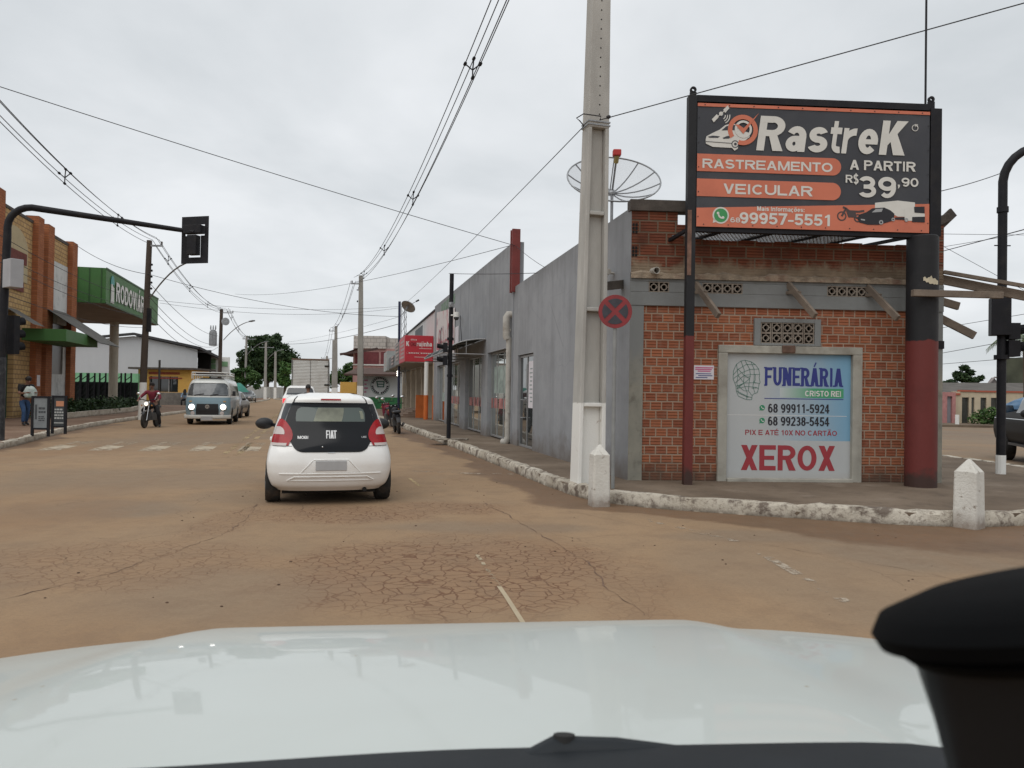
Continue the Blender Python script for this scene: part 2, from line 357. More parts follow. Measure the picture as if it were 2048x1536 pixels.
crackspots = [(-.45,6.6,1.5,1.5,1.),(-2.0,9.4,1.1,.7,.9),(-3.4,6.6,1.5,1.0,.55),(-.9,10.0,.8,.6,.8),(-5.9,6.3,2.4,.8,.45),(.9,6.2,.5,1.3,.3),(-3.2,8.8,.35,1.4,.5)]
greys = [(22,34,9,15,.95),(15,20,3.2,6,.8),(3.2,8.3,1.6,.45,.6),(-2.2,5.6,1.0,.9,.5),(2.6,6.6,1.1,1.6,.35),(-.2,8.6,1.4,.35,.55),(-5,9.5,1.2,.8,.6),(-6.2,12.6,2.6,1.8,.5),(-7.0,6.0,3.2,1.3,.6),(-3.5,10.8,1.2,.8,.4),(4.5,7.4,2.2,.8,.7),(-9.5,24,2.5,5,.6),(-6,30,1.5,8,.5)]
buf = []
for (x, y, z) in vs:
    m = g = c = 0
    if -16 < x < 60 and 1 < y < 80:
        d = min(seg_dist(x, y, KRn), 9); n_ = noise.noise((x*.7, y*.7, 0)); n2 = noise.noise((x*.25, y*.25, 4))
        wd = 1.15 + .9*n_ + .7*n2 + 1.0*ease(1.0, 5.0, x)*(1 if y < 12 else 0)
        m = 1 - ease(.15 + .55*ease(1.5, 4.5, x), max(.5, wd), d)
        d2 = min(seg_dist(x, y, KLn), 9); m = max(m, .75*(1 - ease(.1, max(.25, .8 + .7*n_), d2)))
        for (a, b, ra, rb, s) in crackspots:
            q = ((x-a)/ra)**2 + ((y-b)/rb)**2 + .5*noise.noise((x*2, y*2, 1)); c = max(c, s*(1 - ease(.35, 1.35, q)))
        for (a, b, ra, rb, s) in greys:
            q = ((x-a)/ra)**2 + ((y-b)/rb)**2 + .7*noise.noise((x*.9, y*.9, 2)); g = max(g, s*(1 - ease(.3, 1.4, q)))
    buf += [m, c, g, 1]
att.data.foreach_set('color', buf)
t = NT('road_dust'); wc = t.n('Attribute', attribute_name='wear').outputs['Color']; wr = t.n('SeparateColor', {0: wc}).outputs
big = t.noise(.16, 5); med = t.noise(.9, 6, rough=.6); fine = t.noise(11., 5, rough=.65); grit = t.noise(150., 3)
c = t.mix(t.ramp(big, .35, .65), (.292, .204, .128), (.345, .245, .156))
c = t.mix(t.math('MULTIPLY', t.ramp(med, .42, .7), .5), c, (.250, .190, .134))
c = t.mix(t.math('MULTIPLY', t.ramp(t.noise(.5, 6, t.scaled((1., .28, 1.))), .5, .72), .55), c, (.365, .250, .152))
c = t.mix(t.math('MULTIPLY', wr[2], .8), c, t.mix(t.ramp(fine, .3, .7), (.150, .132, .112), (.225, .190, .156)))
c = t.mix(t.math('MULTIPLY', t.ramp(t.noise(.42, 6, t.scaled((1., .45, 1.)), .6), .50, .66), .55), c, (.255, .158, .092))
mud = t.math('MULTIPLY', wr[0], 1.)
mudc = t.mix(t.ramp(med, .35, .65), (.092, .055, .034), (.180, .098, .052)); mudc = t.mix(t.ramp(fine, .4, .7), mudc, (.13, .085, .055))
mud = t.ramp(t.math('ADD', mud, t.math('MULTIPLY', t.math('SUBTRACT', t.noise(1.3, 7, rough=.65), .5), 1.1)), .24, .52)
c = t.mix(t.math('MULTIPLY', mud, .82), c, mudc)
# alligator cracks inside the worn patches
dv = t.n('TexNoise', {'Scale': 3., 'Detail': 3., 'Vector': t.tc.outputs['Object']}).outputs['Color']
dvv = t.n('VectorMath', {0: t.tc.outputs['Object'], 1: t.n('VectorMath', {0: dv, 'Scale': .22}, operation='SCALE').outputs[0]}, operation='ADD').outputs[0]
vo = t.n('TexVoronoi', {'Scale': 8.2, 'Randomness': .95, 'Vector': dvv}, feature='DISTANCE_TO_EDGE').outputs['Distance']
ck = t.math('SUBTRACT', 1., t.ramp(vo, .010, .060)); ck = t.math('MULTIPLY', ck, t.math('MULTIPLY', wr[1], t.ramp(t.noise(2.6, 4), .28, .46)))
vo2 = t.n('TexVoronoi', {'Scale': .62, 'Randomness': 1., 'Vector': dvv}, feature='DISTANCE_TO_EDGE').outputs['Distance']
ck2 = t.math('MULTIPLY', t.math('SUBTRACT', 1., t.ramp(vo2, .001, .007)), t.ramp(t.noise(.35, 3), .52, .6))
c = t.mix(t.math('MULTIPLY', wr[1], .42), c, (.235, .132, .080))
c = t.mix(t.math('MULTIPLY', ck, .85), c, (.125, .055, .032)); c = t.mix(t.math('MULTIPLY', ck2, .45), c, (.12, .08, .055))
c = t.mix(t.math('MULTIPLY', t.ramp(t.noise(2.7, 8, rough=.72), .47, .63), .35), c, (.205, .142, .098))
c = t.mix(t.math('MULTIPLY', t.ramp(t.noise(34., 5, rough=.7), .45, .7), .30), c, (.17, .125, .092))
c = t.mix(t.math('MULTIPLY', t.ramp(grit, .35, .75), .32), c, mul((.268, .19, .13), .5))
sp = t.n('TexVoronoi', {'Scale': 2.6, 'Randomness': 1., 'Vector': t.tc.outputs['Object']}).outputs['Distance']
c = t.mix(t.math('MULTIPLY', t.math('SUBTRACT', 1., t.ramp(sp, .010, .018)), t.ramp(t.noise(1.3, 3), .55, .6)), c, (.07, .045, .03))
hh = t.math('ADD', t.math('MULTIPLY', grit, .35), t.math('ADD', t.math('MULTIPLY', fine, .6), t.math('MULTIPLY', ck, -1.2)))
t.bump(hh, .5, .012)
c = t.mix(1., c, (1.0, .955, .885), 'MULTIPLY')
ROADM = t.fin(c, t.math('SUBTRACT', .93, t.math('MULTIPLY', mud, .25)), spec=.25)
me.materials.append(ROADM); g_ = bpy.data.objects.new('ground', me); COL.objects.link(g_); tag(g_, kind='structure')

# pavements (raised sheets) and kerbs
def pave(name, poly, z, m):
    b = MB(); b.prism(poly, .0 + .004, z, 'xy'); o = b.build(name, m); return tag(o, kind='structure')
t = NT('pavement_concrete'); f = t.noise(.7, 6); f2 = t.noise(4., 6, rough=.65)
c = t.mix(t.ramp(f, .35, .65), (.128, .095, .068), (.195, .150, .110)); c = t.mix(t.math('MULTIPLY', t.ramp(f2, .5, .72), .6), c, (.085, .066, .05))
c = t.mix(t.math('MULTIPLY', t.ramp(t.noise(1.5, 5), .58, .72), .5), c, (.26, .21, .165)); t.bump(t.noise(45., 5), .45, .015)
PAVE = t.fin(c, .9, spec=.2)
t = NT('pavement_earth'); f = t.noise(.6, 6); c = t.mix(t.ramp(f, .35, .65), (.15, .09, .062), (.24, .165, .115)); c = t.mix(t.math('MULTIPLY', t.ramp(t.noise(5., 6), .5, .7), .5), c, (.12, .075, .05))
t.bump(t.noise(40., 5), .4, .015); PAVE2 = t.fin(c, .95, spec=.2)
inner = lambda P, k: P
pave('pavement', KR + [(0, 60), (-30, 125)], .15, PAVE)
pave('pavement_left', KL + [(-90, 165), (-90, 13.2)], .14, PAVE2)
def kerb_mat(nm, wornc, amt):
    t = NT(nm); f = t.noise(3.5, 7, rough=.68); x, y, z = t.xyz()
    c = t.mix(t.ramp(t.noise(1.2, 4), .3, .7), (.41, .36, .285), (.57, .525, .445))
    low = t.math('SUBTRACT', 1., t.ramp(t.math('ADD', z, t.math('MULTIPLY', f, .10)), .045, .13))
    f3 = t.noise(13., 7, rough=.72); c = t.mix(t.math('MULTIPLY', t.ramp(f3, .52, .64), .7), c, mul(wornc, 1.3)); low = t.math('MULTIPLY', low, t.ramp(t.noise(5., 6), .3, .5)); c = t.mix(t.math('MULTIPLY', low, .95), c, (.075, .056, .04)); c = t.mix(t.math('MULTIPLY', t.ramp(f, .50, .60), amt), c, wornc)
    t.bump(t.noise(14., 6, rough=.7), .9, .03); return t.fin(c, .9, spec=.2)
KM = kerb_mat('kerb_whitewash', (.13, .10, .08), .92); KM2 = kerb_mat('kerb_whitewash_dusty', (.24, .19, .145), .6)
def kerb(name, P, m, side, hgt=.17, wd=.17):
    b = MB(); Q = []
    for (x0, y0), (x1, y1) in zip(P, P[1:]):
        n = max(1, int(math.hypot(x1-x0, y1-y0) / .12)) if min(y0, y1) < 40 else 2
        Q += [(x0+(x1-x0)*k/n, y0+(y1-y0)*k/n) for k in range(n)]
    Q.append(P[-1]); rows = []
    for i, (x, y) in enumerate(Q):
        a, c = Q[max(i-1, 0)], Q[min(i+1, len(Q)-1)]; d = Vector((c[0]-a[0], c[1]-a[1])).normalized(); n = Vector((-d.y, d.x)) * side
        j = lambda s: noise.noise((x*3.1, y*3.1, s)) * .026 + noise.noise((x*9, y*9, s)) * .016
        hh = hgt + .02*noise.noise((x*.8, y*.8, 9))
        sec = [(-.030, -.02), (-.026, hgt*.35), (-.022, hgt*.80), (-.002, hh), (wd*.5, hh+.006), (wd, hh-.004), (wd+.01, .10)]
        if i % 9 == 4 and y < 40: sec = [(o + (.016 if k < 4 else 0), zz - (.016 if 1 < k < 6 else 0)) for k, (o, zz) in enumerate(sec)]
        rows.append([(x + n.x*(o+j(k)), y + n.y*(o+j(k)), max(zz + j(k+20)*.8, -.02)) for k, (o, zz) in enumerate(sec)])
    b.grid(rows); o = b.build(name, m, smooth=50); return tag(o, kind='structure')
kerb('kerb', KR, KM, 1); kerb('kerb_left', KL, KM2, 1, .15, .16)

def paint_mat(name, col, thr):
    t = NT(name); f = t.noise(5., 8, rough=.7); f2 = t.noise(.8, 4)
    a = t.ramp(t.math('ADD', f, t.math('MULTIPLY', t.math('SUBTRACT', f2, .5), .8)), thr, thr + .10)
    tr = t.n('BsdfTransparent'); c = t.mix(t.ramp(t.noise(3., 4), .3, .7), mul(col, .85), col); t.fin(c, .85, spec=.2)
    ms = t.n('MixShader', {0: a}); t.put(ms.inputs[1], tr.outputs[0]); t.put(ms.inputs[2], t.p.outputs[0])
    t.put(t.t.nodes['Material Output'].inputs['Surface'], ms.outputs[0]); return t.mat
YEL = paint_mat('faded_yellow_paint', (.41, .305, .17), .47); WHT = paint_mat('faded_white_paint', (.42, .35, .27), .53); WHT2 = paint_mat('faded_cross_paint', (.46, .385, .285), .45)
def strip(name, P, wd, m, z=.004):
    b = MB(); rows = []
    for i, p in enumerate(P):
        a, c = Vector(P[max(i-1, 0)][:2]), Vector(P[min(i+1, len(P)-1)][:2]); d = (c-a).normalized(); n = Vector((-d.y, d.x)) * wd/2
        rows.append([(p[0]-n.x, p[1]-n.y, z), (p[0]+n.x, p[1]+n.y, z)])
    b.grid(rows); return tag(b.build(name, m), kind='structure')
for o_ in (-.16, .16):
    strip('centre_line', [(-6.35+o_, 17.4), (-7.1+o_, 20.3), (-10.4+o_, 32.8), (-15.2+o_, 51), (-20, 70), (-28, 100)], .13, YEL)
LNP = paint_mat('worn_lane_paint', (.43, .355, .245), .40); strip('lane_line', [(.14, 4.8), (-.02, 5.7), (-.30, 7.15)], .035, LNP)
for a, b_ in (((-1.45, 12.3), (-2.05, 14.4)), ((-2.75, 17.2), (-3.6, 21.)), ((-5.0, 27), (-6.2, 31))):
    strip('lane_line', [a, b_], .055, YEL)
strip('lane_line', [(-1.85, 14.6), (-.6, 14.3), (.15, 14.35)], .16, WHT)
strip('lane_line', [(1.6, 9.4), (2.4, 7.9), (2.5, 5.4)], .10, WHT)
for k in range(5):
    x0 = -11.1 + 1.12*k
    strip('crossing_stripe', [(x0+.25, 18.0+.25*k*.6), (x0-.35, 20.3+.25*k*.6), (x0-.55, 21.1+.25*k*.6)], .5, WHT2)
strip('stop_line', [(11.0, 16.7), (14, 16.9), (19, 17.3)], .22, WHT)
strip('stop_line', [(27, 38), (24.5, 32)], .12, WHT)
# two long irregular cracks along the old trench and the lane edge
CR = mat('crack_fill', (.15, .092, .062), .95, .3, 9.)
def crack(P, w0, seed):
    rr = random.Random(seed); Q = []
    for a, b in zip(P, P[1:]):
        n = max(2, int(math.hypot(b[0]-a[0], b[1]-a[1]) / .07))
        Q += [(a[0]+(b[0]-a[0])*k/n + .05*noise.noise((k*.31, seed, a[0])) + rr.uniform(-.012, .012), a[1]+(b[1]-a[1])*k/n + rr.uniform(-.02, .02)) for k in range(n)]
    b = MB(); rows = []
    for x, y in Q:
        ww = max(.0015, w0 * .6 * (.5 + 1.5*noise.noise((x*4, y*4, seed)))); rows.append([(x-ww, y, .003), (x+ww, y, .003)])
    b.grid(rows); tag(b.build('road_crack', CR), kind='structure')
crack([(-3.3, 10.1), (-3.05, 9.0), (-2.95, 7.9), (-3.1, 7.0), (-3.2, 6.2), (-3.6, 5.3)], .010, 1)
crack([(-3.3, 10.1), (-2.7, 10.0), (-2.5, 9.4), (-2.9, 9.1), (-3.35, 9.3), (-3.3, 10.1)], .009, 2)
crack([(-.35, 10.5), (.05, 9.2), (.35, 8.1), (.7, 6.9), (.75, 6.0), (.95, 5.2)], .016, 3)
crack([(-9.5, 11.2), (-7.2, 12.2), (-5.2, 14.6), (-4.4, 16.6)], .012, 4)
crack([(-7.5, 7.4), (-5.4, 7.55), (-3.1, 7.7)], .007, 5)
crack([(.75, 9.9), (1.5, 8.9), (2.2, 8.3), (3.2, 7.2), (4.0, 6.1)], .006, 6)
SPL = MB(); rr = random.Random(5)
for _ in range(130):
    x, y = rr.uniform(-4, 6), rr.uniform(5, 13)
    if x > 1 and y > 9.0: continue
    r_ = rr.uniform(.003, .010); SPL.ball((x, y, r_*.4), (r_*rr.uniform(.7, 1.8), r_, r_*.7), 5, 3)
tag(SPL.build('gravel', mat('gravel_brown', (.11, .07, .048), .95, .4, 3.)), 'loose brown grit scattered over the asphalt near the corner', 'gravel', kind='stuff')

# ---------------------------------------------------------------- materials of buildings
PLAST = mat('grey_plaster', (.200, .208, .205), .85, .10, 1.2, dirt=((.15, .15, .145), .6, .8), streak=.35, bump=.25, bs=55)
def stained_wall(name, col, z0=0.):
    t = NT(name); x, y, z = t.xyz(); n1, n2 = t.noise(.45, 6, rough=.6), t.noise(2.3, 7, rough=.65)
    c = t.mix(t.ramp(n1, .44, .56), mul(col, .90), mul(col, 1.06)); c = t.mix(t.math('MULTIPLY', t.ramp(n2, .5, .68), .35), c, mul(col, .72))
    c = t.mix(t.math('MULTIPLY', t.ramp(t.noise(1., 6, t.scaled((2.2, 2.2, .16)), .6), .50, .72), .45), c, mul(col, .60))
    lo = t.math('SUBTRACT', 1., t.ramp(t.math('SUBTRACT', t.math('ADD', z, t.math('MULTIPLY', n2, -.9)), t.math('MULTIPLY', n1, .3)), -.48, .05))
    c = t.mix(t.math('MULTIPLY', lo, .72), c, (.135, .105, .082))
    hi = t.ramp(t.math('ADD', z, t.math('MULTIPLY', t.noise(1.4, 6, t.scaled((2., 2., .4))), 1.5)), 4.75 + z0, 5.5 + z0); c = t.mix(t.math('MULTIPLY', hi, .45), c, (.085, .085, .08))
    cr_ = t.n('TexVoronoi', {'Scale': .9, 'Randomness': 1., 'Vector': t.tc.outputs['Object']}, feature='DISTANCE_TO_EDGE').outputs['Distance']
    c = t.mix(t.math('MULTIPLY', t.math('MULTIPLY', t.math('SUBTRACT', 1., t.ramp(cr_, .001, .006)), t.ramp(n1, .5, .58)), .4), c, mul(col, .45))
    t.bump(t.noise(55., 5), .22, .012); return t.fin(c, .8, spec=.3)
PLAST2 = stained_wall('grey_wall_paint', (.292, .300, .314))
TRIM = mat('bare_cement', (.35, .335, .29), .9, .14, 2.5, dirt=((.18, .16, .13), .6, 1.6), streak=.5, bump=.3, bs=50)
DARK = mat('dark_void', (.012, .011, .010), .9, .2)
WOOD = mat('weathered_timber', (.17, .135, .105), .85, .3, 6., dirt=((.075, .06, .05), .6, 3.), bump=.4, bs=30)
WOODD = mat('dark_timber', (.085, .072, .062), .9, .3, 5., dirt=((.04, .034, .03), .6, 3.), bump=.4, bs=30)
PVC = mat('pvc_pipe', (.42, .40, .36), .6, .12, 4., dirt=((.2, .16, .12), .5, 5.))
BLKM = mat('black_paint', (.013, .013, .016), .6, .3, 3., spec=.22, dirt=((.03, .027, .025), .5, 4.))
REDP = mat('red_oxide_paint', (.185, .035, .030), .6, .14, 2.5, dirt=((.10, .03, .026), .5, 2.), streak=.3)
WHITE = mat('white_paint', (.74, .74, .71), .6, .08, 3., dirt=((.5, .46, .4), .35, 3.))
GLASS = mat('tinted_glass', (.025, .03, .033), .04, .1, spec=.9)
STEEL = mat('galvanised_steel', (.32, .33, .34), .5, .2, 6., metal=.6, dirt=((.2, .17, .14), .4, 5.))
PAPER = mat('paper', (.66, .63, .66), .8, .05)
def flat(name, c, r=.6, v=.05): return mat(name, c, r, v, 4.)
INK = flat('black_ink', (.02, .02, .025)); INKR = flat('red_ink', (.31, .035, .045)); INKN = flat('navy_ink', (.03, .04, .20)); INKW = flat('white_ink', (.66, .65, .62)); INKG = flat('green_ink', (.02, .16, .06)); PINK = flat('magenta_ink', (.52, .1, .24))

FRZ = math.atan2(.061, .998); FX, FY = 1.86, 12.25
FM = frame(FX, FY, FRZ)                                   # facade frame: x along the front, y into the building
SRZ = math.atan2(.976, -.2175); SM = frame(FX, FY, SRZ)   # street frame: x along the street, y towards the street

t = NT('pilaster_plaster'); x, y, z = t.xyz(); k = t.ramp(t.math('ADD', z, t.math('MULTIPLY', t.math('SUBTRACT', t.noise(2., 5), .5), 1.2)), 1.7, 2.3); c = t.mix(t.ramp(t.noise(2.5, 6), .35, .65), (.30, .285, .235), (.22, .215, .185)); c = t.mix(t.math('MULTIPLY', t.ramp(t.noise(6., 6), .54, .7), .6), c, (.12, .105, .085)); t.bump(t.noise(50., 4), .3, .012); PILM = t.fin(t.mix(k, c, (.205, .212, .208)), .9, spec=.2)
# ---------------------------------------------------------------- corner shop with bare brick front
shop = thing('corner_shop', 'low corner building with bare brick front, grey plaster side and ragged brick parapet', 'building', (FX, FY, 0), FRZ)
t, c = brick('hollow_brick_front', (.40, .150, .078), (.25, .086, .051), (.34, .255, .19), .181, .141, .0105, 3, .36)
x, y, z = t.xyz(); lo = t.math('SUBTRACT', 1., t.ramp(t.math('ADD', z, t.math('MULTIPLY', t.noise(2.6, 7, rough=.65), .7)), .52, .86))
c = t.mix(t.math('MULTIPLY', lo, .85), c, (.085, .062, .047)); BRK = t.fin(c, .9, spec=.15)
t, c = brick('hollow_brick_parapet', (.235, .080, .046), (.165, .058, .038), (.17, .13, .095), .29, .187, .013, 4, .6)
x, y, z = t.xyz(); rag = t.math('SUBTRACT', 1., t.ramp(t.math('SUBTRACT', z, t.math('MULTIPLY', t.noise(2.6, 7, rough=.62), .75)), 3.20, 3.34))
c = t.mix(rag, c, t.mix(t.noise(8., 5), (.16, .12, .085), (.33, .255, .18)))
c = t.mix(t.math('MULTIPLY', t.ramp(t.noise(1.1, 6), .48, .68), .6), c, (.055, .042, .034)); BRKU = t.fin(c, .95, spec=.1)
b = MB(FM)
for x0, x1, z0, z1 in ((.23, 1.46, .05, 2.94), (3.82, 4.96, -.02, 2.94), (1.46, 2.03, 2.335, 2.94), (3.13, 3.82, 2.335, 2.94), (2.03, 3.13, 2.775, 2.94)): b.box(x0, x1, .03, .22, z0, z1)
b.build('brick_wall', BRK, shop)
b = MB(FM)
b.box(-.0, .23, 0, .25, 0, 2.94); b.build('corner_pilaster', PILM, shop, bevel=.008)
b = MB(FM); b.box(4.96, 5.19, 0, .25, -.05, 2.94); b.build('corner_pilaster', PILM, shop, bevel=.008)
b = MB(FM)
VB = [(.30, 2), (1.17, 4), (3.23, 4)]; q = .165
b.box(-.002, 5.192, -.012, .25, 2.94, 3.155); b.box(-.002, 5.192, -.012, .25, 3.325, 3.38)
xs = [-.002] + [v for x0, n in VB for v in (x0, x0 + n*q)] + [5.192]
for i in range(0, len(xs), 2): b.box(xs[i], xs[i+1], -.012, .25, 3.155, 3.325)
b.build('plaster_band', PLAST, shop, bevel=.008)
b = MB(FM)
b.box(1.45, 1.60, -.02, .2, .0, 2.21); b.box(3.67, 3.83, -.02, .2, .0, 2.21); b.box(1.45, 3.83, -.02, .2, 2.21, 2.335)
b.box(1.60, 3.67, -.06, .2, .05, .20)
b.build('door_surround', TRIM, shop, bevel=.012)
b = MB(FM)
b.box(2.03, 2.135, -.018, .2, 2.338, 2.775); b.box(3.025, 3.13, -.018, .2, 2.338, 2.775); b.box(2.135, 3.025, -.018, .2, 2.338, 2.375); b.box(2.135, 3.025, -.018, .2, 2.71, 2.775)
b.build('vent_surround', PLAST, shop, bevel=.006)
def vent(x, z, s):
    b = MB(FM); h = s/2; e = s*.09; y0, y1 = -.006, .055
    b.box(x-h, x-h+e, y0, y1, z-h, z+h); b.box(x+h-e, x+h, y0, y1, z-h, z+h); b.box(x-h+e, x+h-e, y0, y1, z-h, z-h+e); b.box(x-h+e, x+h-e, y0, y1, z+h-e, z+h)
    b.ring(x, z, s*.22, s*.32, y0, y1, 14)
    b.box(x-h+e, x-s*.31, y0, y1, z-e/2, z+e/2); b.box(x+s*.31, x+h-e, y0, y1, z-e/2, z+e/2); b.box(x-e/2, x+e/2, y0, y1, z-h+e, z-s*.31); b.box(x-e/2, x+e/2, y0, y1, z+s*.31, z+h-e)
    b.build('vent_block', VENTM, shop)
VENTM = mat('vent_clay', (.235, .20, .165), .9, .2, 6., dirt=((.12, .08, .06), .5, 5.))
for x0, n in VB:
    for k in range(n): vent(x0 + q*(k+.5), 3.24, q)
for i in range(5):
    for k in range(2): vent(2.135 + .178*(i+.5), 2.375 + .1675*(k+.5), .167)
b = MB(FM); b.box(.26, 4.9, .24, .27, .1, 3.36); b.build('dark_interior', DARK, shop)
# ragged parapet: stepped tops
b = MB(FM)
def ragtop(x0, x1, z0, ztop, y0, y1, step=.29):
    x = x0
    while x < x1 - 1e-3:
        xe = min(x1, x + step); zt = ztop + rnd.uniform(-.012, .02); b.box(x, xe, y0, y1, z0, zt); x = xe
ragtop(0, .76, 3.38, 4.45, 0.004, .16); ragtop(.76, .915, 3.38, 4.26, .004, .16, .2); ragtop(.915, 4.96, 3.38, 4.02, .006, .16); ragtop(4.96, 5.19, 3.38, 4.36, .004, .16)
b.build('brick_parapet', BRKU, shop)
b = MB(FM)
for z in (4.17, 3.80):
    for i in range(2):
        for k in range(3): b.box(.025+.048*i, .06+.048*i, -.004, .006, z-.08+.058*k, z-.035+.058*k)
b.build('hollow_tile_holes', DARK, shop)
b = MB(FM); rows = []
for i in range(60):
    x = .0 + 4.96*i/59; a = .035*noise.noise((x*2.3, 0, 3)) + .02*noise.noise((x*9, 1, 3))
    rows.append([(x, -.05+.02*noise.noise((x*5, 2, 2)), 3.37), (x, -.045+.02*noise.noise((x*7, 3, 2)), 3.45+a), (x, .004, 3.47+a*2)])
b.grid(rows); b.build('broken_render_edge', mat('broken_render', (.26, .205, .15), .95, .35, 7., dirt=((.15, .06, .04), .6, 4.), bump=.8, bs=25), shop, smooth=30)
b = MB(FM); b.box(-.02, 1.02, -.04, .20, 4.45, 4.63); b.build('parapet_timber', WOODD, shop, bevel=.006); b = MB(FM); b.bar((4.95, .1, 4.36), (5.3, .12, 4.52), .22, .13); b.bar((5.12, .1, 4.34), (5.42, .12, 4.62), .05, .16); b.build('parapet_timber', WOODD, shop, bevel=.006)
b = MB(FM); P = Vector((.36, .05, 3.49))
b.lathe([(.055, 0), (.055, .22), (.045, .22), (.045, .02)], P, (.12, -1, -.05), 18); b.build('drain_pipe', PVC, shop, smooth=40)
for x, z in ((1.06, 3.34), (2.58, 3.37), (3.90, 3.36)):
    b = MB(FM); b.bar((x, .0, z-.03), (x+.20, -.55, z-.60), .06, .10); b.bar((x-.02, -.0, z-.17), (x+.10, -.24, z-.20), .05, .05); b.build('awning_bracket', WOOD, shop, bevel=.005)
b = MB(FM); b.bar((4.18, -.80, 3.13), (5.62, -.78, 3.13), .08, .10); b.build('nailed_plank', WOOD, shop, bevel=.005)
for p, q2, h in (((5.19, .1, 3.50), (7.6, -.55, 2.92), .15), ((5.19, .5, 3.26), (5.75, .45, 3.10), .13), ((5.19, .6, 3.06), (6.0, .4, 2.60), .13), ((5.19, 1.6, 2.68), (5.62, 1.5, 2.50), .12), ((5.19, .0, 3.60), (7.6, -.75, 3.06), .06)):
    b = MB(FM); b.bar(p, q2, .06, h); b.build('awning_bracket', WOOD, shop, bevel=.005)
b = MB(FM); b.box(5.10, 5.2, -.02, .08, 2.34, 2.47); b.build('lamp_box', BLKM, shop, bevel=.005)
# printed panel in the old doorway
t = NT('door_print'); x, y, z = t.xyz(); u = t.math('DIVIDE', t.math('SUBTRACT', x, 1.6), 2.07); v_ = t.math('DIVIDE', t.math('SUBTRACT', z, .2), 2.0)
gr = t.math('MULTIPLY', t.ramp(t.math('ADD', u, t.math('MULTIPLY', v_, .12)), .35, 1.05), t.ramp(v_, .303, .305))
c = t.mix(gr, (.43, .445, .445), (.17, .345, .49)); c = t.mix(t.math('MULTIPLY', t.ramp(t.noise(1.5, 6), .5, .75), .25), c, (.38, .37, .34))
c = t.mix(t.math('MULTIPLY', t.math('SUBTRACT', 1., t.ramp(v_, .0, .06)), .3), c, (.30, .25, .2)); PRINT = t.fin(c, .55)
b = MB(FM); b.box(1.60, 3.67, .06, .08, .20, 2.21); pan = b.build('sign_panel', PRINT, shop)
U = lambda u: 1.6 + 2.07*u
V = lambda v: .20 + 2.0*v
yy = .057
def ptxt(name, items, m, par=pan, T=FM):
    b = MB(T)
    for (s, u0, w0, u1, w1, bold, sh) in items: b.text(s, U(u0), V(w0), U(u1), V(w1), yy, bold, sh)
    return b.build(name, m, par)
b = MB(FM); n0 = .305
for ch, ww in zip('FUNERÁRIA', (.9, 1.02, 1.05, .92, 1.02, 1.0, 1.02, .55, 1.0)):
    w_ = .633 * ww / 8.48; top = .895
    if ch == 'Á':
        b.text('A', U(n0), V(.748), U(n0+w_*.98), V(top), yy, .035); b.bar((U(n0+w_*.42), yy, V(.905)), (U(n0+w_*.62), yy, V(.94)), .004, .02)
    else: b.text(ch, U(n0), V(.748), U(n0+w_*.98), V(top), yy, .045)
    for fx in {'F': (.14,), 'U': (), 'N': (.12,), 'E': (), 'R': (.12, .84), 'Á': (.06, .86), 'I': (.42,), 'A': (.06, .86)}[ch]: b.box(U(n0+w_*(fx-.15)), U(n0+w_*(fx+.16)), yy-.001, yy+.002, V(.745), V(.757))
    for fx in {'F': (.12,), 'U': (.13, .82), 'N': (.1, .84), 'E': (.12,), 'R': (.12,), 'Á': (), 'I': (.42,), 'A': ()}[ch]: b.box(U(n0+w_*(fx-.17)), U(n0+w_*(fx+.16)), yy-.001, yy+.002, V(.886), V(.898))
    n0 += w_
b.build('navy_lettering', INKN, pan)
t = NT('green_fade'); x, y, z = t.xyz(); gk = t.ramp(x, U(.43), U(.70)); c = t.mix(gk, (.46, .50, .50), (.055, .30, .145)); GF = t.fin(c, .55)
b = MB(FM); b.box(U(.43), U(.943), yy+.001, yy+.004, V(.652), V(.73)); b.build('green_strip', GF, pan)
ICG = flat('icon_green', (.03, .22, .11)); yy = .0555; ptxt('white_lettering', [('CRISTO REI', .63, .665, .925, .711, .06, 0)], INKW); yy = .057
b = MB(FM); b.box(U(.307), U(.942), yy, yy+.003, V(.640), V(.646)); b.build('rule_line', INKN, pan)
b = MB(FM)
for w_ in (.567, .464):
    b = MB(FM); b.disc(U(.29), V(w_), .045, yy, yy+.003, 20); b.prism([(U(.272), V(w_)-.02), (U(.268), V(w_)-.05), (U(.283), V(w_)-.035)], yy+.0005, yy+.0035)
    b.build('green_icon', ICG, pan)
b = MB(FM)
for w_ in (.567, .464): b.ring(U(.298), V(w_)+.008, .018, .029, yy-.002, yy, 10, 190, 300); b.ball((U(.2835), yy-.001, V(w_)+.012), (.009, .003, .009), 8, 4); b.ball((U(.3), yy-.001, V(w_)-.014), (.009, .003, .009), 8, 4)
b.build('handset_icon', INKW, pan)
for s_, w_ in (('68 99911-5924', .528), ('68 99238-5454', .424)): ptxt('black_lettering', [(s_, .335, w_, .832, w_+.073, .04, 0)], INK)
ptxt('red_lettering', [('PIX E ATÉ 10X NO CARTÃO', .155, .347, .895, .388, .045, 0)], INKR)
ptxt('red_lettering', [('XEROX', .118, .062, .885, .265, .062, 0)], INKR)
b = MB(FM); b.box(U(.0), U(.97), yy+.001, yy+.0035, V(.505), V(.5085)); b.build('panel_seam', INKW, pan)
HW = flat('head_line', (.05, .16, .12)); b = MB(FM)
hp = lambda x, y: (U((x-238)/1132), yy, V((1330-y)/1125))
out = [(300,430),(303,360),(330,300),(370,270),(405,262),(460,275),(500,300),(530,340),(540,390),(535,420),(545,462),(535,480),(530,520),(520,555),(490,565),(475,580),(470,620),(425,620),(350,590),(330,540),(328,500),(305,445),(300,430)]
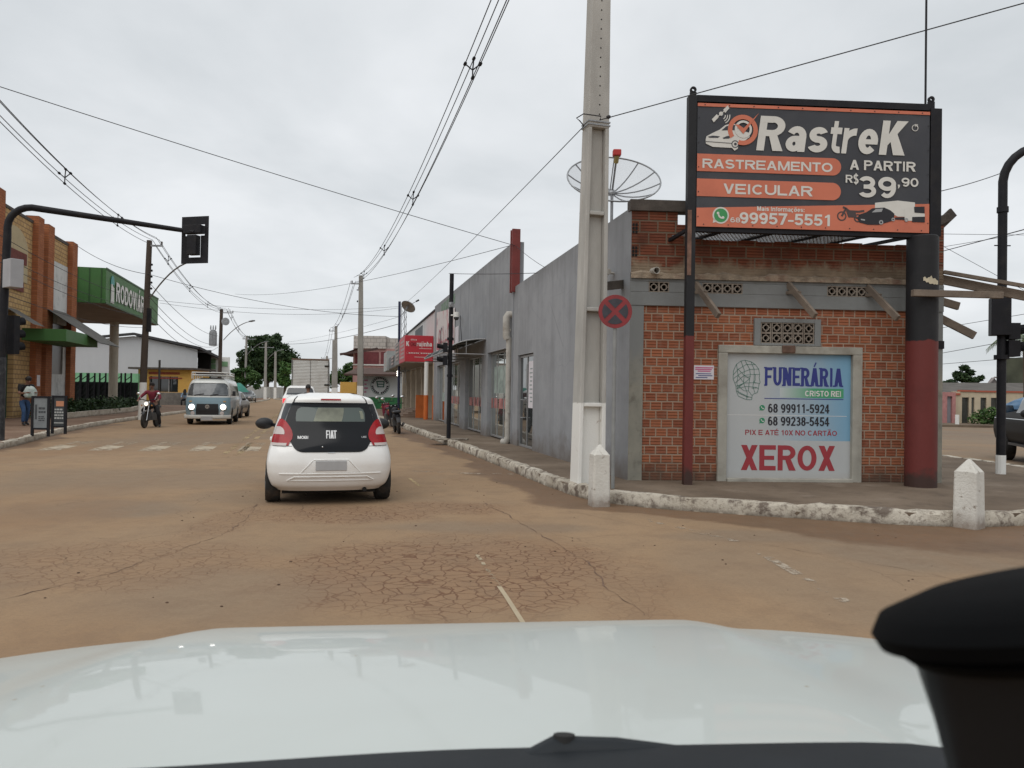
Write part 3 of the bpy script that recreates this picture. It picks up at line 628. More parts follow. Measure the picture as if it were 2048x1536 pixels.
lines = [out, [(300,400),(345,345),(420,300),(500,300)], [(305,430),(370,380),(450,345),(535,340)], [(320,470),(400,400),(470,390),(535,390)], [(330,500),(400,470),(470,465),(540,470)], [(335,520),(420,500),(500,505),(530,515)],
  [(330,300),(345,400),(335,470),(350,560)], [(370,270),(400,350),(400,400),(395,470),(430,560),(425,620)], [(405,262),(450,345),(455,390),(445,470),(440,540),(470,580)], [(460,275),(490,345),(490,430),(480,500),(500,560)],
  [(345,345),(400,400),(320,470)], [(345,400),(400,470),(335,520)], [(400,400),(450,430),(400,470)], [(410,415),(460,412)], [(500,388),(500,440),(490,462),(520,468)], [(470,515),(525,512)], [(350,560),(440,600)], [(330,540),(430,590),(470,600)], [(400,470),(350,500),(400,540),(440,540)]]
for ln in lines:
    for a, c_ in zip(ln, ln[1:]): b.bar(hp(*a), hp(*c_), .0045, .0055)
b.build('head_drawing', HW, pan)
b = MB(FM); b.box(2.48, 2.70, -.05, -.02, 2.22, 2.345); b.build('rusty_plate', mat('rust_plate', (.12, .07, .05), .8, .3, 9.), shop, bevel=.02)
pp = thing('paper_notice', 'white and pink paper notice stuck on the brick wall beside the red post', 'notice', tuple(FM @ Vector((1.22, .03, 1.78))), FRZ)
b = MB(FM); b.box(1.06, 1.385, .020, .024, 1.775, 2.0); b.build('sheet', PAPER, pp)
b = MB(FM)
for i, (x0, x1) in enumerate(((1.08, 1.37), (1.08, 1.35), (1.12, 1.33))): b.box(x0, x1, .0175, .0205, 1.955-.028*i, 1.972-.028*i)
b.build('pink_lines', PINK, pp)
b = MB(FM)
for i, (x0, x1) in enumerate(((1.09, 1.28), (1.13, 1.36), (1.09, 1.34))): b.box(x0, x1, .0175, .0205, 1.80+.03*i, 1.812+.03*i)
b.build('ink_lines', INKN, pp)
# side wall along the street with glass door
b = MB(SM)
b.box(.002, 6.25, -.2, -.0, 0, 3.0); b.box(7.87, 8.45, -.2, 0, 0, 3.0); b.box(6.25, 7.87, -.2, 0, 2.49, 3.0)
b.prism([(.002, 3.0), (8.45, 3.0), (8.45, 4.34), (.2, 4.50), (.002, 4.46)], -.2, 0)
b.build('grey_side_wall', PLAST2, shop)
b = MB(SM); b.box(5, 9, -3.0, -2.9, 0, 3.2); b.box(.3, 8.4, -4.8, -.25, 3.2, 3.3); b.build('inner_ceiling', mat('interior_shade', (.12, .115, .11), .9), shop)
t = NT('shop_glass'); sh = t.noise(.8, 3); GLS = t.fin(t.mix(sh, (.03, .035, .037), (.055, .06, .06)), .02, spec=1.0)
def glazing(par, x0, x1, z0, z1, y=-.06, n=2, hand=False, m=None):
    b = MB(SM); w_ = .035
    b.box(x0, x1, y-.02, y+.03, z1-.05, z1); b.box(x0, x1, y-.02, y+.03, z0, z0+.05)
    for k in range(n+1):
        xx = x0 + (x1-x0-w_)*k/n; b.box(xx, xx+w_, y-.018, y+.026, z0+.05, z1-.05)
    fr = b.build('door_frame', ALU, par)
    b = MB(SM); b.box(x0+.01, x1-.01, y, y+.008, z0+.03, z1-.03); b.build('glass_pane', m or GLS, fr)
    return fr
ALU = mat('aluminium_frame', (.30, .30, .30), .45, .1, 3., metal=.3)
dr = glazing(shop, 6.27, 7.85, .16, 2.47, -.08, 2)
b = MB(SM)
for z in (.9, 1.35): b.tube([(7.2, -.05, z), (7.2, .02, z), (7.42, .02, z), (7.42, -.05, z)], .012, 6)
b.build('door_handle', STEEL, dr)
b = MB(SM); b.box(6.45, 6.95, -.068, -.064, 1.15, 2.3); pst = b.build('poster', PAPER, dr)
b = MB(SM)
for k in range(9): b.box(6.55+rnd.uniform(0, .06), 6.85-rnd.uniform(0, .08), -.063, -.061, 1.3+.1*k, 1.33+.1*k)
b.build('poster_lines', flat('poster_ink', (.25, .3, .3)), pst)
# wooden bracket and camera on the side wall near the corner
b = MB(SM); b.bar((.35, 0, 3.32), (.1, .5, 3.22), .10, .14); b.build('awning_bracket', WOODD, shop, bevel=.005)
cm = MB(SM); cm.tube([(.75, 0, 3.56), (.75, .14, 3.56)], .02, 8); cm.tube([(.65, .13, 3.57), (.92, .16, 3.55)], .05, 10); o = cm.build('security_camera', PVC, smooth=40)
tag(o, 'small pale security camera on the grey side wall next to the brick corner', 'camera')
dp = MB(SM); dp.tube([(8.62, .09, .2), (8.62, .09, 3.0)], .075, 12); dp.tube([(8.62, .02, 3.62), (8.62, .12, 3.62), (8.62, .16, 3.55), (8.62, .16, 3.05), (8.62, .13, 2.96)], .10, 12); dp.tube([(8.62, .05, 3.2), (8.62, .16, 3.2)], .05, 10); dp.tube([(8.5, .09, 1.0), (8.74, .09, 1.0)], .03, 8)
dp.tube([(8.62, .09, .3), (8.62, .12, .2), (8.72, .2, .19)], .10, 10)
tag(dp.build('downpipe', PVC, smooth=45), 'fat off white plastic downpipe on the grey wall beside the glass door', 'drainpipe')
# red steel stanchion standing between the two grey buildings
b = MB(SM); b.box(8.33, 8.40, -.12, .10, 4.2, 5.88); b.box(8.40, 8.54, -.03, 0, 4.2, 5.88); b.box(8.54, 8.60, -.12, .10, 4.2, 5.88)
tag(b.build('steel_post', REDP, bevel=.004), 'red painted steel post standing on the wall joint between the grey buildings', 'post')

# ---------------------------------------------------------------- billboard
bil = thing('billboard', 'dark steel billboard on two posts advertising vehicle tracking in front of the brick shop', 'billboard', tuple(FM @ Vector((2.7, -.5, 0))), FRZ)
def split_mat(name, zc, up, lo):
    t = NT(name); x, y, z = t.xyz(); k = t.ramp(t.math('ADD', z, t.math('MULTIPLY', t.math('SUBTRACT', t.noise(5., 4), .5), .12)), zc-.008, zc+.008)
    f = t.noise(2.2, 6, rough=.6)
    a = t.mix(t.math('MULTIPLY', t.ramp(f, .5, .75), .5), lo, mul(lo, .6)); b_ = t.mix(t.math('MULTIPLY', t.ramp(f, .5, .75), .6), up, tuple(c+.02 for c in up))
    rust = t.math('MULTIPLY', t.math('SUBTRACT', 1., t.ramp(t.math('ADD', z, t.math('MULTIPLY', t.noise(7., 6), .45)), .50, .66)), .95)
    c = t.mix(k, a, b_); c = t.mix(rust, c, (.045, .025, .02)); t.bump(t.noise(40., 4), .2, .01); return t.fin(c, .6, spec=.35)
PM = split_mat('two_tone_post', 2.42, (.011, .011, .013), (.135, .025, .021))
b = MB(FM); b.box(.75, .88, -.57, -.44, .1, 6.12); b.build('slim_post', PM, bil, bevel=.006)
b = MB(FM); b.box(.752, .815, -.577, -.571, 3.35, 4.35); b.build('rusty_strap', mat('rust_strap', (.16, .09, .065), .8, .4, 9.), bil)
b = MB(FM); b.lathe([(.232, -.02), (.230, 4.04), (.21, 4.06), (.0, 4.06)], (4.52, -.5, .0), (0, 0, 1), 40); b.lathe([(.252, .0), (.248, .06), (.228, .11)], (4.52, -.5, -.02), (0, 0, 1), 30); b.build('round_column', PM, bil, smooth=40)
b = MB(FM); rows = []
for i in range(12):
    a = R(-118 + 62*i/11); zz = 3.36 - .05*(i/11) + .03*noise.noise((i*.7, 0, 0)); th = .055 + .03*noise.noise((i*.9, 3, 0)) - .03*abs(i-5.5)/5.5
    rows.append([(4.52+.236*math.cos(a), -.5+.236*math.sin(a), zz-th), (4.52+.236*math.cos(a), -.5+.236*math.sin(a), zz+th)])
b.grid(rows); b.build('torn_label', flat('torn_paper', (.55, .49, .36), .8, .2), bil)
b = MB(FM); b.box(4.59, 4.77, -.58, -.40, 4.06, 6.06); b.build('square_post', BLKM, bil, bevel=.005)
b = MB(FM); b.box(.88, 4.59, -.56, -.46, 6.03, 6.13); b.box(.88, 4.59, -.56, -.46, 4.03, 4.095); b.box(.88, 4.59, -.50, -.47, 4.095, 6.03); b.build('frame', BLKM, bil)
for x in (.83, 4.63):
    b = MB(FM); b.ring(x, 6.22, .022, .05, -.53, -.49, 16); b.box(x-.05, x+.05, -.53, -.49, 6.06, 6.185); b.build('lifting_lug', BLKM, bil)
b = MB(FM)
for x in (1.3, 2.1, 2.9, 3.6, 4.3): b.bar((x, -.48, 4.05), (x-.5, 1.3, 4.10), .05, .05)
b.bar((.8, -.48, 4.08), (.6, .1, 3.98), .05, .05); b.build('rear_strut', BLKM, bil)
b = MB(FM); n = 30
for i in range(-6, 64):
    for s in (1, -1):
        p, q2 = (.9 + .06*i, -.45), (.9 + .06*i + s*.6, .75)
        if s == -1: p, q2 = (.9 + .06*i + .0, -.45), (.9+.06*i - .6, .75)
        if .85 < p[0] < 3.8 and .3 < q2[0] < 3.9: b.bar((p[0], p[1], 4.055), (q2[0], q2[1], 4.09), .009, .009)
b.build('expanded_mesh', STEEL, bil)
CH = mat('banner_charcoal', (.040, .042, .050), .5, .10, 1.5, dirt=((.085, .085, .09), .4, .9)); SAL = mat('banner_salmon', (.56, .165, .095), .55, .07, 2., dirt=((.42, .12, .075), .4, 1.6)); OFFW = flat('banner_white', (.62, .61, .57))
BU = lambda u: .885 + 3.685*u
BW = lambda w: 4.10 + 1.90*w
b = MB(FM); rows = []
for j in range(9):
    rows.append([(BU(i/40), -.575 + .006*noise.noise((i*.35, j*.4, 5)) , BW(j/8)) for i in range(41)])
b.grid(rows); b.grid([[(p[0], p[1]+.012, p[2]) for p in r][::-1] for r in rows]); ban = b.build('banner', CH, bil, smooth=40)
Y1, Y2, Y3 = -.585, -.588, -.5905
b = MB(FM)
b.box(BU(0), BU(1), Y1, Y1+.004, BW(.972), BW(.998))
for w0, w1 in ((.447, .588), (.245, .387)):
    h = (BW(w1)-BW(w0))/2; xc = BU(.615)-h; b.prism([(BU(0), BW(w0))] + [(xc + h*math.cos(R(a)), BW(w0)+h + h*math.sin(R(a))) for a in range(-90, 91, 10)] + [(BU(0), BW(w1))], Y1, Y1+.004)
b.prism([(BU(0), BW(0)), (BU(1), BW(0)), (BU(1), BW(.240)), (BU(.0), BW(.150))], Y1, Y1+.004)
b.build('salmon_bands', SAL, ban)
def btxt(name, items, m, y=Y2):
    for (s, u0, w0, u1, w1, bold, sh) in items:
        b = MB(FM); b.text(s, BU(u0), BW(w0), BU(u1), BW(w1), y, bold, sh); b.build(name, m, ban)
btxt('white_lettering', [('RastreK', .243, .630, .893, .912, .075, .13), ('RASTREAMENTO', .020, .473, .580, .548, .075, 0), ('VEICULAR', .110, .270, .495, .352, .075, 0), ('A PARTIR', .650, .500, .940, .580, .075, 0),
  ('R$', .633, .392, .692, .456, .06, 0), ('39', .685, .276, .858, .450, .085, 0), (',90', .856, .375, .953, .448, .07, 0), ('Mais Informações:', .255, .140, .46, .176, .07, 0), ('68', .142, .040, .186, .080, .05, 0), ('99957-5551', .180, .032, .580, .125, .075, 0), ('R', .933, .868, .947, .892, .05, 0)], OFFW)
b = MB(FM); bp = lambda x, y: (BU((x-190)/1682), BW((1018 + 82*(x-190)/1682 - y) / (868 - 18*(x-190)/1682)))
b.ring(*bp(1762, 362), .042, .052, Y2, Y2+.003, 20)
b.prism([bp(*p) for p in ((248,412),(254,388),(300,365),(345,345),(385,314),(430,302),(470,310),(500,352),(555,370),(562,400),(520,430),(482,448),(478,480),(455,494),(436,474),(300,464),(250,440))], Y2, Y2+.003)
for k in (0, 1): b.prism([bp(x+k*0, y) for x, y in (((290,270),(325,235),(340,255),(304,292)), ((370,205),(402,175),(414,195),(384,228)))[k]], Y2, Y2+.003)
b.disc(*bp(355, 232), .032, Y2, Y2+.003, 16); b.bar((bp(318, 262)[0], Y2, bp(318, 262)[1]), (bp(395, 200)[0], Y2, bp(395, 200)[1]), .003, .012)
for r0 in (.05, .085, .12): b.ring(*bp(360, 245), r0, r0+.014, Y2, Y2+.003, 10, -62, 8)
b.build('tracker_logo', OFFW, ban)
b = MB(FM); b.ring(*bp(512, 350), .165, .235, Y2-.003, Y2-.001, 30, -110, 215); b.prism([bp(*p) for p in ((455,310),(515,378),(626,234),(517,338),(480,312))], Y3-.004, Y3-.001); b.build('check_mark', SAL, ban)
b = MB(FM); b.ring(*bp(515, 345), .10, .135, Y3-.003, Y3, 24); b.build('white_ring', OFFW, ban)
b = MB(FM); b.prism([bp(*p) for p in ((360,350),(392,322),(430,312),(462,316),(455,350))], Y3, Y3+.002); b.ring(*bp(458, 448), .045, .058, Y3, Y3+.002, 18); b.prism([bp(*p) for p in ((262,392),(300,385),(350,392),(335,402),(275,400))], Y3, Y3+.002); b.prism([bp(*p) for p in ((368,402),(400,390),(432,388),(415,408),(375,410))], Y3, Y3+.002); b.bar((bp(250,425)[0], Y3, bp(250,425)[1]), (bp(432,442)[0], Y3, bp(432,442)[1]), .003, .008)
b.disc(*bp(460, 448), .022, Y3, Y3+.002, 14); b.build('logo_details', CH, ban)
b = MB(FM); b.disc(*bp(362, 945), .128, Y2, Y2+.002, 28); b.prism([bp(*p) for p in ((312,965),(306,996),(345,988))], Y2, Y2+.002); ic = b.build('icon_rim', OFFW, ban)
b = MB(FM); b.disc(*bp(362, 945), .105, Y3, Y3+.002, 28); b.build('icon_disc', flat('chat_green', (.05, .27, .09)), ban)
b = MB(FM); b.ring(bp(372, 938)[0], bp(372, 938)[1], .045, .07, Y3-.003, Y3, 10, 185, 285); b.ball((bp(342,930)[0], Y3-.001, bp(342,930)[1]), (.022, .003, .022), 8, 4); b.ball((bp(378,962)[0], Y3-.001, bp(378,962)[1]), (.022, .003, .022), 8, 4); b.build('handset', OFFW, ban)
b = MB(FM); b.prism([bp(*p) for p in ((1473,880),(1640,868),(1766,884),(1764,985),(1640,980),(1600,960),(1473,920))], Y2, Y2+.002); b.prism([bp(*p) for p in ((1690,915),(1750,910),(1838,965),(1838,1015),(1690,1010))], Y2-.002, Y2); b.build('printed_truck', OFFW, ban)
b = MB(FM); b.prism([bp(*p) for p in ((1345,985),(1360,960),(1410,945),(1455,918),(1540,915),(1585,935),(1615,960),(1612,1000),(1590,1012),(1500,1035),(1420,1032),(1360,1015))], Y3-.001, Y3+.001); b.prism([bp(*p) for p in ((1758,915),(1835,915),(1836,962),(1762,955))], Y3-.003, Y3-.001); b.prism([bp(*p) for p in ((1620,985),(1690,985),(1690,1005),(1620,1000))], Y3-.001, Y3+.001)
b.prism([bp(*p) for p in ((1745,985),(1838,985),(1838,1025),(1745,1020))], Y3-.003, Y3-.001)
b.build('printed_car', INK, ban)
b = MB(FM); b.prism([bp(*p) for p in ((1448,948),(1478,925),(1530,922),(1520,945))], Y3-.004, Y3-.002); b.prism([bp(*p) for p in ((1370,990),(1400,995),(1400,1005),(1370,1000))], Y3-.004, Y3-.002)
for x, y, r in ((1517,1018,.035), (1605,1000,.028), (1702,1005,.03), (1235,968,.0)):
    if r: b.ring(*bp(x, y), r*.45, r, Y3-.006, Y3-.004, 14)
b.build('car_highlights', flat('print_grey', (.33, .34, .35)), ban)
b = MB(FM); b.ring(*bp(1232, 968), .055, .075, Y2, Y2+.002, 20); b.ring(*bp(1350, 985), .045, .065, Y2, Y2+.002, 20)
for a, c_ in (((1232,968),(1262,915)), ((1262,915),(1285,935)), ((1285,935),(1350,940)), ((1262,915),(1240,905)), ((1350,940),(1395,935)), ((1290,960),(1350,985))): b.bar((bp(*a)[0], Y2, bp(*a)[1]), (bp(*c_)[0], Y2, bp(*c_)[1]), .003, .03)
b.prism([bp(*p) for p in ((1262,930),(1330,935),(1340,980),(1280,978))], Y2-.001, Y2+.001)
b.build('printed_motorcycle', flat('print_dark', (.07, .05, .05)), ban)
b = MB(FM)
for i in range(10): b.disc(BU(.03+.104*i), BW(.985), .009, Y3-.001, Y3+.003, 8); b.disc(BU(.03+.104*i), BW(.018), .009, Y3-.001, Y3+.003, 8)
for j in range(5): b.disc(BU(.006), BW(.08+.2*j), .009, Y3-.001, Y3+.003, 8); b.disc(BU(.994), BW(.08+.2*j), .009, Y3-.001, Y3+.003, 8)
b.build('eyelets', INK, ban)

# ---------------------------------------------------------------- tall grey shop with glass bays
TZ = lambda x: Vector(SM @ Vector((x, 0, 0)))
g2 = thing('grey_shop', 'tall grey rendered shop with glass bays behind the black camera pole', 'building', tuple(TZ(17)), SRZ)
b = MB(SM)
bays = [(9.15, 11.95), (13.0, 16.3), (17.6, 21.3), (21.9, 24.8)]
xs = [8.45] + [v for p in bays for v in p] + [26.1]
for i in range(0, len(xs), 2): b.box(xs[i], xs[i+1], -.25, .03, 0, 2.75)
b.box(8.45, 26.1, -.25, .03, 2.75, 4.2); b.prism([(8.45, 4.2), (26.1, 4.2), (26.1, 5.72), (8.45, 5.56)], -.25, .03)
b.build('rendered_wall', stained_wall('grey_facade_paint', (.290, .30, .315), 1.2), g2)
b = MB(SM); b.box(8.45, 26.1, -6, -5.8, .1, 3.2); b.box(8.45, 26.1, -5.8, -.25, 3.2, 3.3); b.box(8.45, 26.1, -5.8, -.26, .02, .19); b.build('interior', mat('shop_interior', (.16, .15, .14), .9, .3, 1.2), g2)
t = NT('shopfront_glass'); GL2 = t.fin((.52, .55, .52), .03, .9, spec=.9)
for i, (x0, x1) in enumerate(bays):
    fr = glazing(g2, x0+.01, x1-.01, .19, 2.74, -.12, 3, m=GL2)
    if i < 3:
        b = MB(SM)
        for k in range(4): b.box(x0+.3+k*.75, x0+.85+k*.75, -.108, -.104, 1.05, 1.35)
        b.build('window_sticker', flat('sticker_red', (.38, .16, .15), .7, .4), fr)
FRS = flat('frosted_sticker', (.30, .36, .33), .7, .3); b = MB(SM); b.box(9.4, 11.5, -.109, -.105, 1.5, 2.3); b.build('window_lettering', FRS, g2); b = MB(SM); b.box(22.2, 23.8, -.109, -.105, 1.1, 1.5); b.build('window_lettering', FRS, g2)
b = MB(SM); b.box(19.2, 23.6, .031, .036, 5.12, 5.52)
b.build('faded_lettering', mat('faded_green', (.15, .22, .16), .8, .4, 5., dirt=((.30, .32, .33), .9, 4.)), g2)
# curved awning with its rods
aw = thing('door_awning', 'curved dark polycarbonate awning on thin steel arms above the glass bays of the grey shop', 'awning', tuple(SM @ Vector((15.6, .03, 3.1))), SRZ)
AZ = 2.72
b = MB(SM); rows = []
for i in range(9):
    a = i/8; rows.append([(x, .04+1.25*math.sin(a*1.35), AZ+.5*math.cos(a*1.35)) for x in (12.3, 14.2, 16.1, 18.9)])
b.grid(rows); b.build('sheet', mat('smoked_sheet', (.03, .036, .036), .7, .2, spec=.1), aw, smooth=60)
b = MB(SM)
for x in (12.3, 14.4, 16.6, 18.9):
    b.tube([(x, .04+1.25*math.sin(i/8*1.35), AZ-.015+.5*math.cos(i/8*1.35)) for i in range(9)], .022, 6); b.tube([(x, .03, AZ), (x, 1.24, AZ)], .018, 6); b.tube([(x, .65, AZ+.02), (x, .65, AZ+.40)], .015, 5)
b.tube([(12.3, 1.26, AZ+.08), (18.9, 1.26, AZ+.08)], .022, 6); b.build('frame', ALU, aw)
b = MB(SM)
for x in (12.6, 15.2, 18.2): b.tube([(x, .75, AZ+.36), (x+5.2, .04, AZ+1.75)], .016, 5)
b.build('tie_rod', BLKM, aw)
bn = thing('cloth_banner', 'faded pink and white shop banner hung on the grey facade beside the camera pole', 'banner', tuple(SM @ Vector((22, .05, 3.2))), SRZ)
t = NT('banner_print'); f = t.noise(1.1, 5); c = t.mix(t.ramp(f, .5, .62), (.60, .55, .54), (.55, .24, .26)); c = t.mix(t.ramp(t.noise(2.2, 4), .6, .66), c, (.33, .30, .33))
BNP = t.fin(c, .8)
b = MB(SM); rows = [[(19.0+.3*i, .06+.02*noise.noise((i*.5, j*.5, 7)), 3.25+.31*j+(.02*(i-10))) for i in range(21)] for j in range(7)]
b.grid(rows); b.build('cloth', BNP, bn, smooth=60)
b = MB(SM)
for x, z, r in ((20.6, 4.0, .55), (23.6, 3.95, .55)): b.ring(x, z, r*.6, r*.78, .085, .09, 20)
b.text('ótica', 24.6, 3.45, 19.6, 3.95, .092, .05, nrm=(0, 1, 0)); b.build('printed_glasses', flat('print_plum', (.40, .12, .15)), bn)
b = MB(SM); b.box(18.0, 18.9, .045, .055, 2.95, 4.1); o = b.build('paper_poster', PAPER); tag(o, 'white poster on the grey facade under the curved awning', 'poster')

# ---------------------------------------------------------------- row of shops with the red sign box
row = thing('shop_row', 'long low shop row with white upper wall, beige fronts and an orange dado', 'building', tuple(TZ(36)), SRZ)
b = MB(SM); b.prism([(26.1, 2.95), (49, 2.95), (49, 5.5), (26.1, 5.5)], -.3, 0); b.build('upper_wall', mat('stained_white_wall', (.56, .56, .55), .85, .1, .7, dirt=((.35, .35, .34), .6, .7), streak=.6), row)
b = MB(SM); b.box(26.0, 49.2, -.36, .06, 5.5, 5.58); b.build('parapet_cap', BLKM, row)
b = MB(SM); b.box(32.0, 36.5, .002, .01, 4.35, 5.3); b.build('grey_patch', mat('slate_patch', (.13, .14, .15), .8), row)
pil = [26.1, 28.9, 31.8, 35, 38.4, 42, 45.4]; BGP = mat('beige_paint', (.46, .39, .30), .8, .12, 2.)
for x in pil: b = MB(SM); b.box(x, x+.5, -.3, .02, 0, 2.95); b.build('pillar', BGP, row)
b = MB(SM)
for i, x in enumerate(pil[:-1]): b.box(x+.5, pil[i+1], -.55, -.5, .1, 2.95)
b.build('shopfront', mat('shopfront_shade', (.12, .11, .10), .25, .5, .6), row)
b = MB(SM)
for x in (26.1, 28.9): b.box(x-.005, x+.505, .021, .03, .15, 1.35)
b.box(28.85, 28.98, .03, .62, .15, 1.35); b.tube([(26.5, .35, .1), (26.5, .35, 1.35)], .11, 10)
b.build('orange_dado', mat('orange_paint', (.55, .14, .03), .6, .12, 3.), row)
b = MB(SM); b.tube([(26.5, .35, 1.35), (26.5, .35, 3.0)], .105, 10); b.build('round_pillar', WHITE, row)
b = MB(SM)
for k in range(4): b.box(29.2+.5*k*1., 37, .03, 1.5-.3*k, .14+.09*k, .235+.09*k)
o = b.build('steps', mat('step_concrete', (.19, .135, .10), .9, .2, 2.)); tag(o, 'low brown concrete steps before the shops under the red sign', 'steps')
sg = thing('sign_box', 'red and grey projecting sign box over the shop row pavement', 'sign', tuple(SM @ Vector((31, .7, 2.95))), SRZ)
t = NT('sign_red'); SRED = t.fin(t.mix(t.noise(1.5, 4), (.42, .022, .035), (.52, .03, .045)), .45)
b = MB(SM); b.box(26.6, 30.2, 0.02, 1.42, 3.0, 4.3); b.build('red_box', SRED, sg, bevel=.01)
GSG = mat('sign_grey', (.21, .21, .21), .6, .2, .8, dirt=((.34, .34, .33), .6, .6))
b = MB(SM); b.box(30.2, 34.2, .02, 1.40, 3.0, 4.25); b.build('grey_box', GSG, sg, bevel=.01)
b = MB(SM); b.box(34.2, 40, .02, 1.38, 3.0, 3.7); b.build('low_grey_box', mat('sign_grey_dark', (.13, .13, .135), .6), sg)
b = MB(SM); b.box(40, 44, .02, 1.5, 2.9, 4.2); b.build('pale_box', mat('sign_pale', (.36, .38, .37), .6, .2, 1.), sg)
b = MB(SM); b.box(26.62, 40, .05, 1.36, 2.965, 2.997); b.build('soffit', mat('sign_soffit', (.33, .30, .26), .8), sg)
ff = lambda y, z: (26.597, y, z)
b = MB(SM)
FT = lambda s, y0, z0, y1, z1, bd, xx=26.596: b.text(s, y0, z0, y1, z1, 0, bd, 0, 1., lambda a, c_: (xx, a, c_), (-1, 0, 0))
FT('K', 1.37, 3.77, 1.20, 4.0, .05); FT('rujinha', .84, 3.77, .08, 4.0, .05); FT('ótica', 1.14, 4.05, .84, 4.13, .04)
for k in range(14): 
    if k != 6: b.box(26.593, 26.597, 1.22-.085*k-.055, 1.22-.085*k, 3.40, 3.45)
b.box(26.593, 26.597, .3, .95, 3.22, 3.24); b.box(26.593, 26.597, .1, .72, 3.645, 3.665)
for y in (1.28, .68):
    for k in range(12): a0, a1 = k*math.pi/6, (k+1)*math.pi/6; b.bar((26.595, y+.05*math.cos(a0), 3.425+.05*math.sin(a0)), (26.595, y+.05*math.cos(a1), 3.425+.05*math.sin(a1)), .012, .004)
b.build('white_lettering', INKW, sg)
b = MB(SM)
for y in (1.08, .92):
    for k in range(12): a0, a1 = k*math.pi/6, (k+1)*math.pi/6; b.bar((26.592, y+.075*math.cos(a0), 3.87+.075*math.sin(a0)), (26.592, y+.075*math.cos(a1), 3.87+.075*math.sin(a1)), .035, .006)
b.build('spectacles_logo', INK, sg)
b = MB(SM)
for y in (1.08, .92): b.bar((26.590, y-.02, 3.87), (26.590, y+.02, 3.87), .05, .004)
b.build('lens_dots', INKW, sg)
b = MB(SM)
for x0, z0, n in ((26.9, 3.2, 5), (30.6, 3.25, 5), (34.6, 3.15, 3), (40.4, 3.2, 5)):
    for k in range(n): b.box(x0+rnd.uniform(.1, .4), x0+2.6-rnd.uniform(0, .6), 1.425 if x0 < 40 else 1.503, 1.43 if x0 < 40 else 1.506, z0+.2*k, z0+.1+.2*k)
b.build('side_lettering', flat('sign_text', (.42, .33, .31)), sg)
lt = MB(SM); 
for k in range(3): lt.ball((38.5, .9, 2.80-.12*k), .055, 8, 6)
o = lt.build('shop_lamp', emat('lamp_glow', (1, .93, .8), 4.)); tag(o, 'cluster of lit white bulbs hanging under the sign box', 'lamp')
ms = at(797, 830, 44); b = MB(); b.tube([(ms.x, 44, .1), (ms.x-.05, 44, at(797, 603, 44).z)], .075, 8)
o = b.build('sign_mast', flat('blue_black', (.02, .025, .06))); tag(o, 'dark blue steel mast standing at the far end of the shop row', 'mast')
b = MB(); p0 = at(803, 700, 46); p1 = at(803, 612, 46)
for dx, dy in ((0, 0), (.28, .0), (.14, .24)): b.tube([(p0.x+dx, 46+dy, 2), (p1.x+dx, 46+dy, p1.z)], .02, 5)
for k in range(9):
    z = 2.6+.42*k
    for (a, c_) in (((0, 0), (.28, 0)), ((.28, 0), (.14, .24)), ((.14, .24), (0, 0))): b.tube([(p0.x+a[0], 46+a[1], z), (p0.x+c_[0], 46+c_[1], z+.42)], .012, 4)
o = b.build('lattice_mast', STEEL); tag(o, 'thin galvanised lattice mast rising behind the red sign box', 'mast')

def dish(name, label, c, rim_r, depth, axis, mesh=False, ribs=12, post_z=0., m=None):
    d = thing(name, label, 'satellite dish', (c.x, c.y, post_z))
    ax = Vector(axis).normalized(); u = ax.cross(Vector((0, 0, 1))).normalized(); v = u.cross(ax)
    P = lambda r, a: c + ax * (depth*(r/rim_r)**2) + (u*math.cos(a) + v*math.sin(a))*r
    b = MB(); n = 48
    if mesh:
        b.grid([[P(rim_r*k/10, 2*math.pi*i/n) for i in range(n)] for k in range(1, 11)], True); b.build('mesh_bowl', m, d, smooth=60)
    else:
        b.grid([[P(rim_r*k/8, 2*math.pi*i/n) for i in range(n)] for k in range(0, 9)], True); b.grid([[P(rim_r*k/8, 2*math.pi*i/n) - ax*.03 for i in range(n)][::-1] for k in range(0, 9)], True); b.build('bowl', m, d, smooth=60)
    b = MB(); b.tube([P(rim_r, 2*math.pi*i/n) for i in range(n+1)], .018, 6, False); b.build('rim', STEEL, d, smooth=60)
    if ribs:
        b = MB()
        for k in range(ribs): b.tube([P(rim_r*j/6, 2*math.pi*(k+.3)/ribs) - ax*.01 for j in range(7)], .016, 5)
        b.build('rib', flat('dish_rib', (.12, .12, .13)), d)
    fp = c + ax*rim_r*.86
    b = MB(); b.tube([c, fp], .022, 6); b.tube([c + (u*.05+v*.02), fp + u*.05], .012, 5); b.build('feed_arm', STEEL, d)
    return d, fp, ax, u, v
t = NT('dish_mesh'); tr = t.n('BsdfTransparent'); t.fin((.42, .43, .44), .6, .3); ms_ = t.n('MixShader', {0: .34}); t.put(ms_.inputs[1], tr.outputs[0]); t.put(ms_.inputs[2], t.p.outputs[0]); t.put(t.t.nodes['Material Output'].inputs['Surface'], ms_.outputs[0]); DM = t.mat
cc = at(1224, 386, 17.5)
d, fp, ax, u, v = dish('mesh_dish', 'large see through mesh satellite dish with red feed horn above the grey wall', cc, 1.05, .36, (.02, -.68, .735), True, 12, 4.3, DM)
b = MB(); b.box(-.09, .09, -.08, .08, -.06, .08, Matrix.Translation(fp + Vector((0, 0, .05)))); b.build('feed_cover', flat('red_plastic', (.42, .035, .03)), d, bevel=.02)
b = MB(); b.tube([fp - ax*.16, fp + ax*.02], .055, 10); b.build('feed_horn', flat('brass_horn', (.34, .27, .10)), d)
b = MB(); b.tube([(cc.x, cc.y+.02, 4.2), cc], .035, 8); b.ball(cc, .09, 8, 6); b.build('mast', STEEL, d)
c2 = at(818, 611, 46)
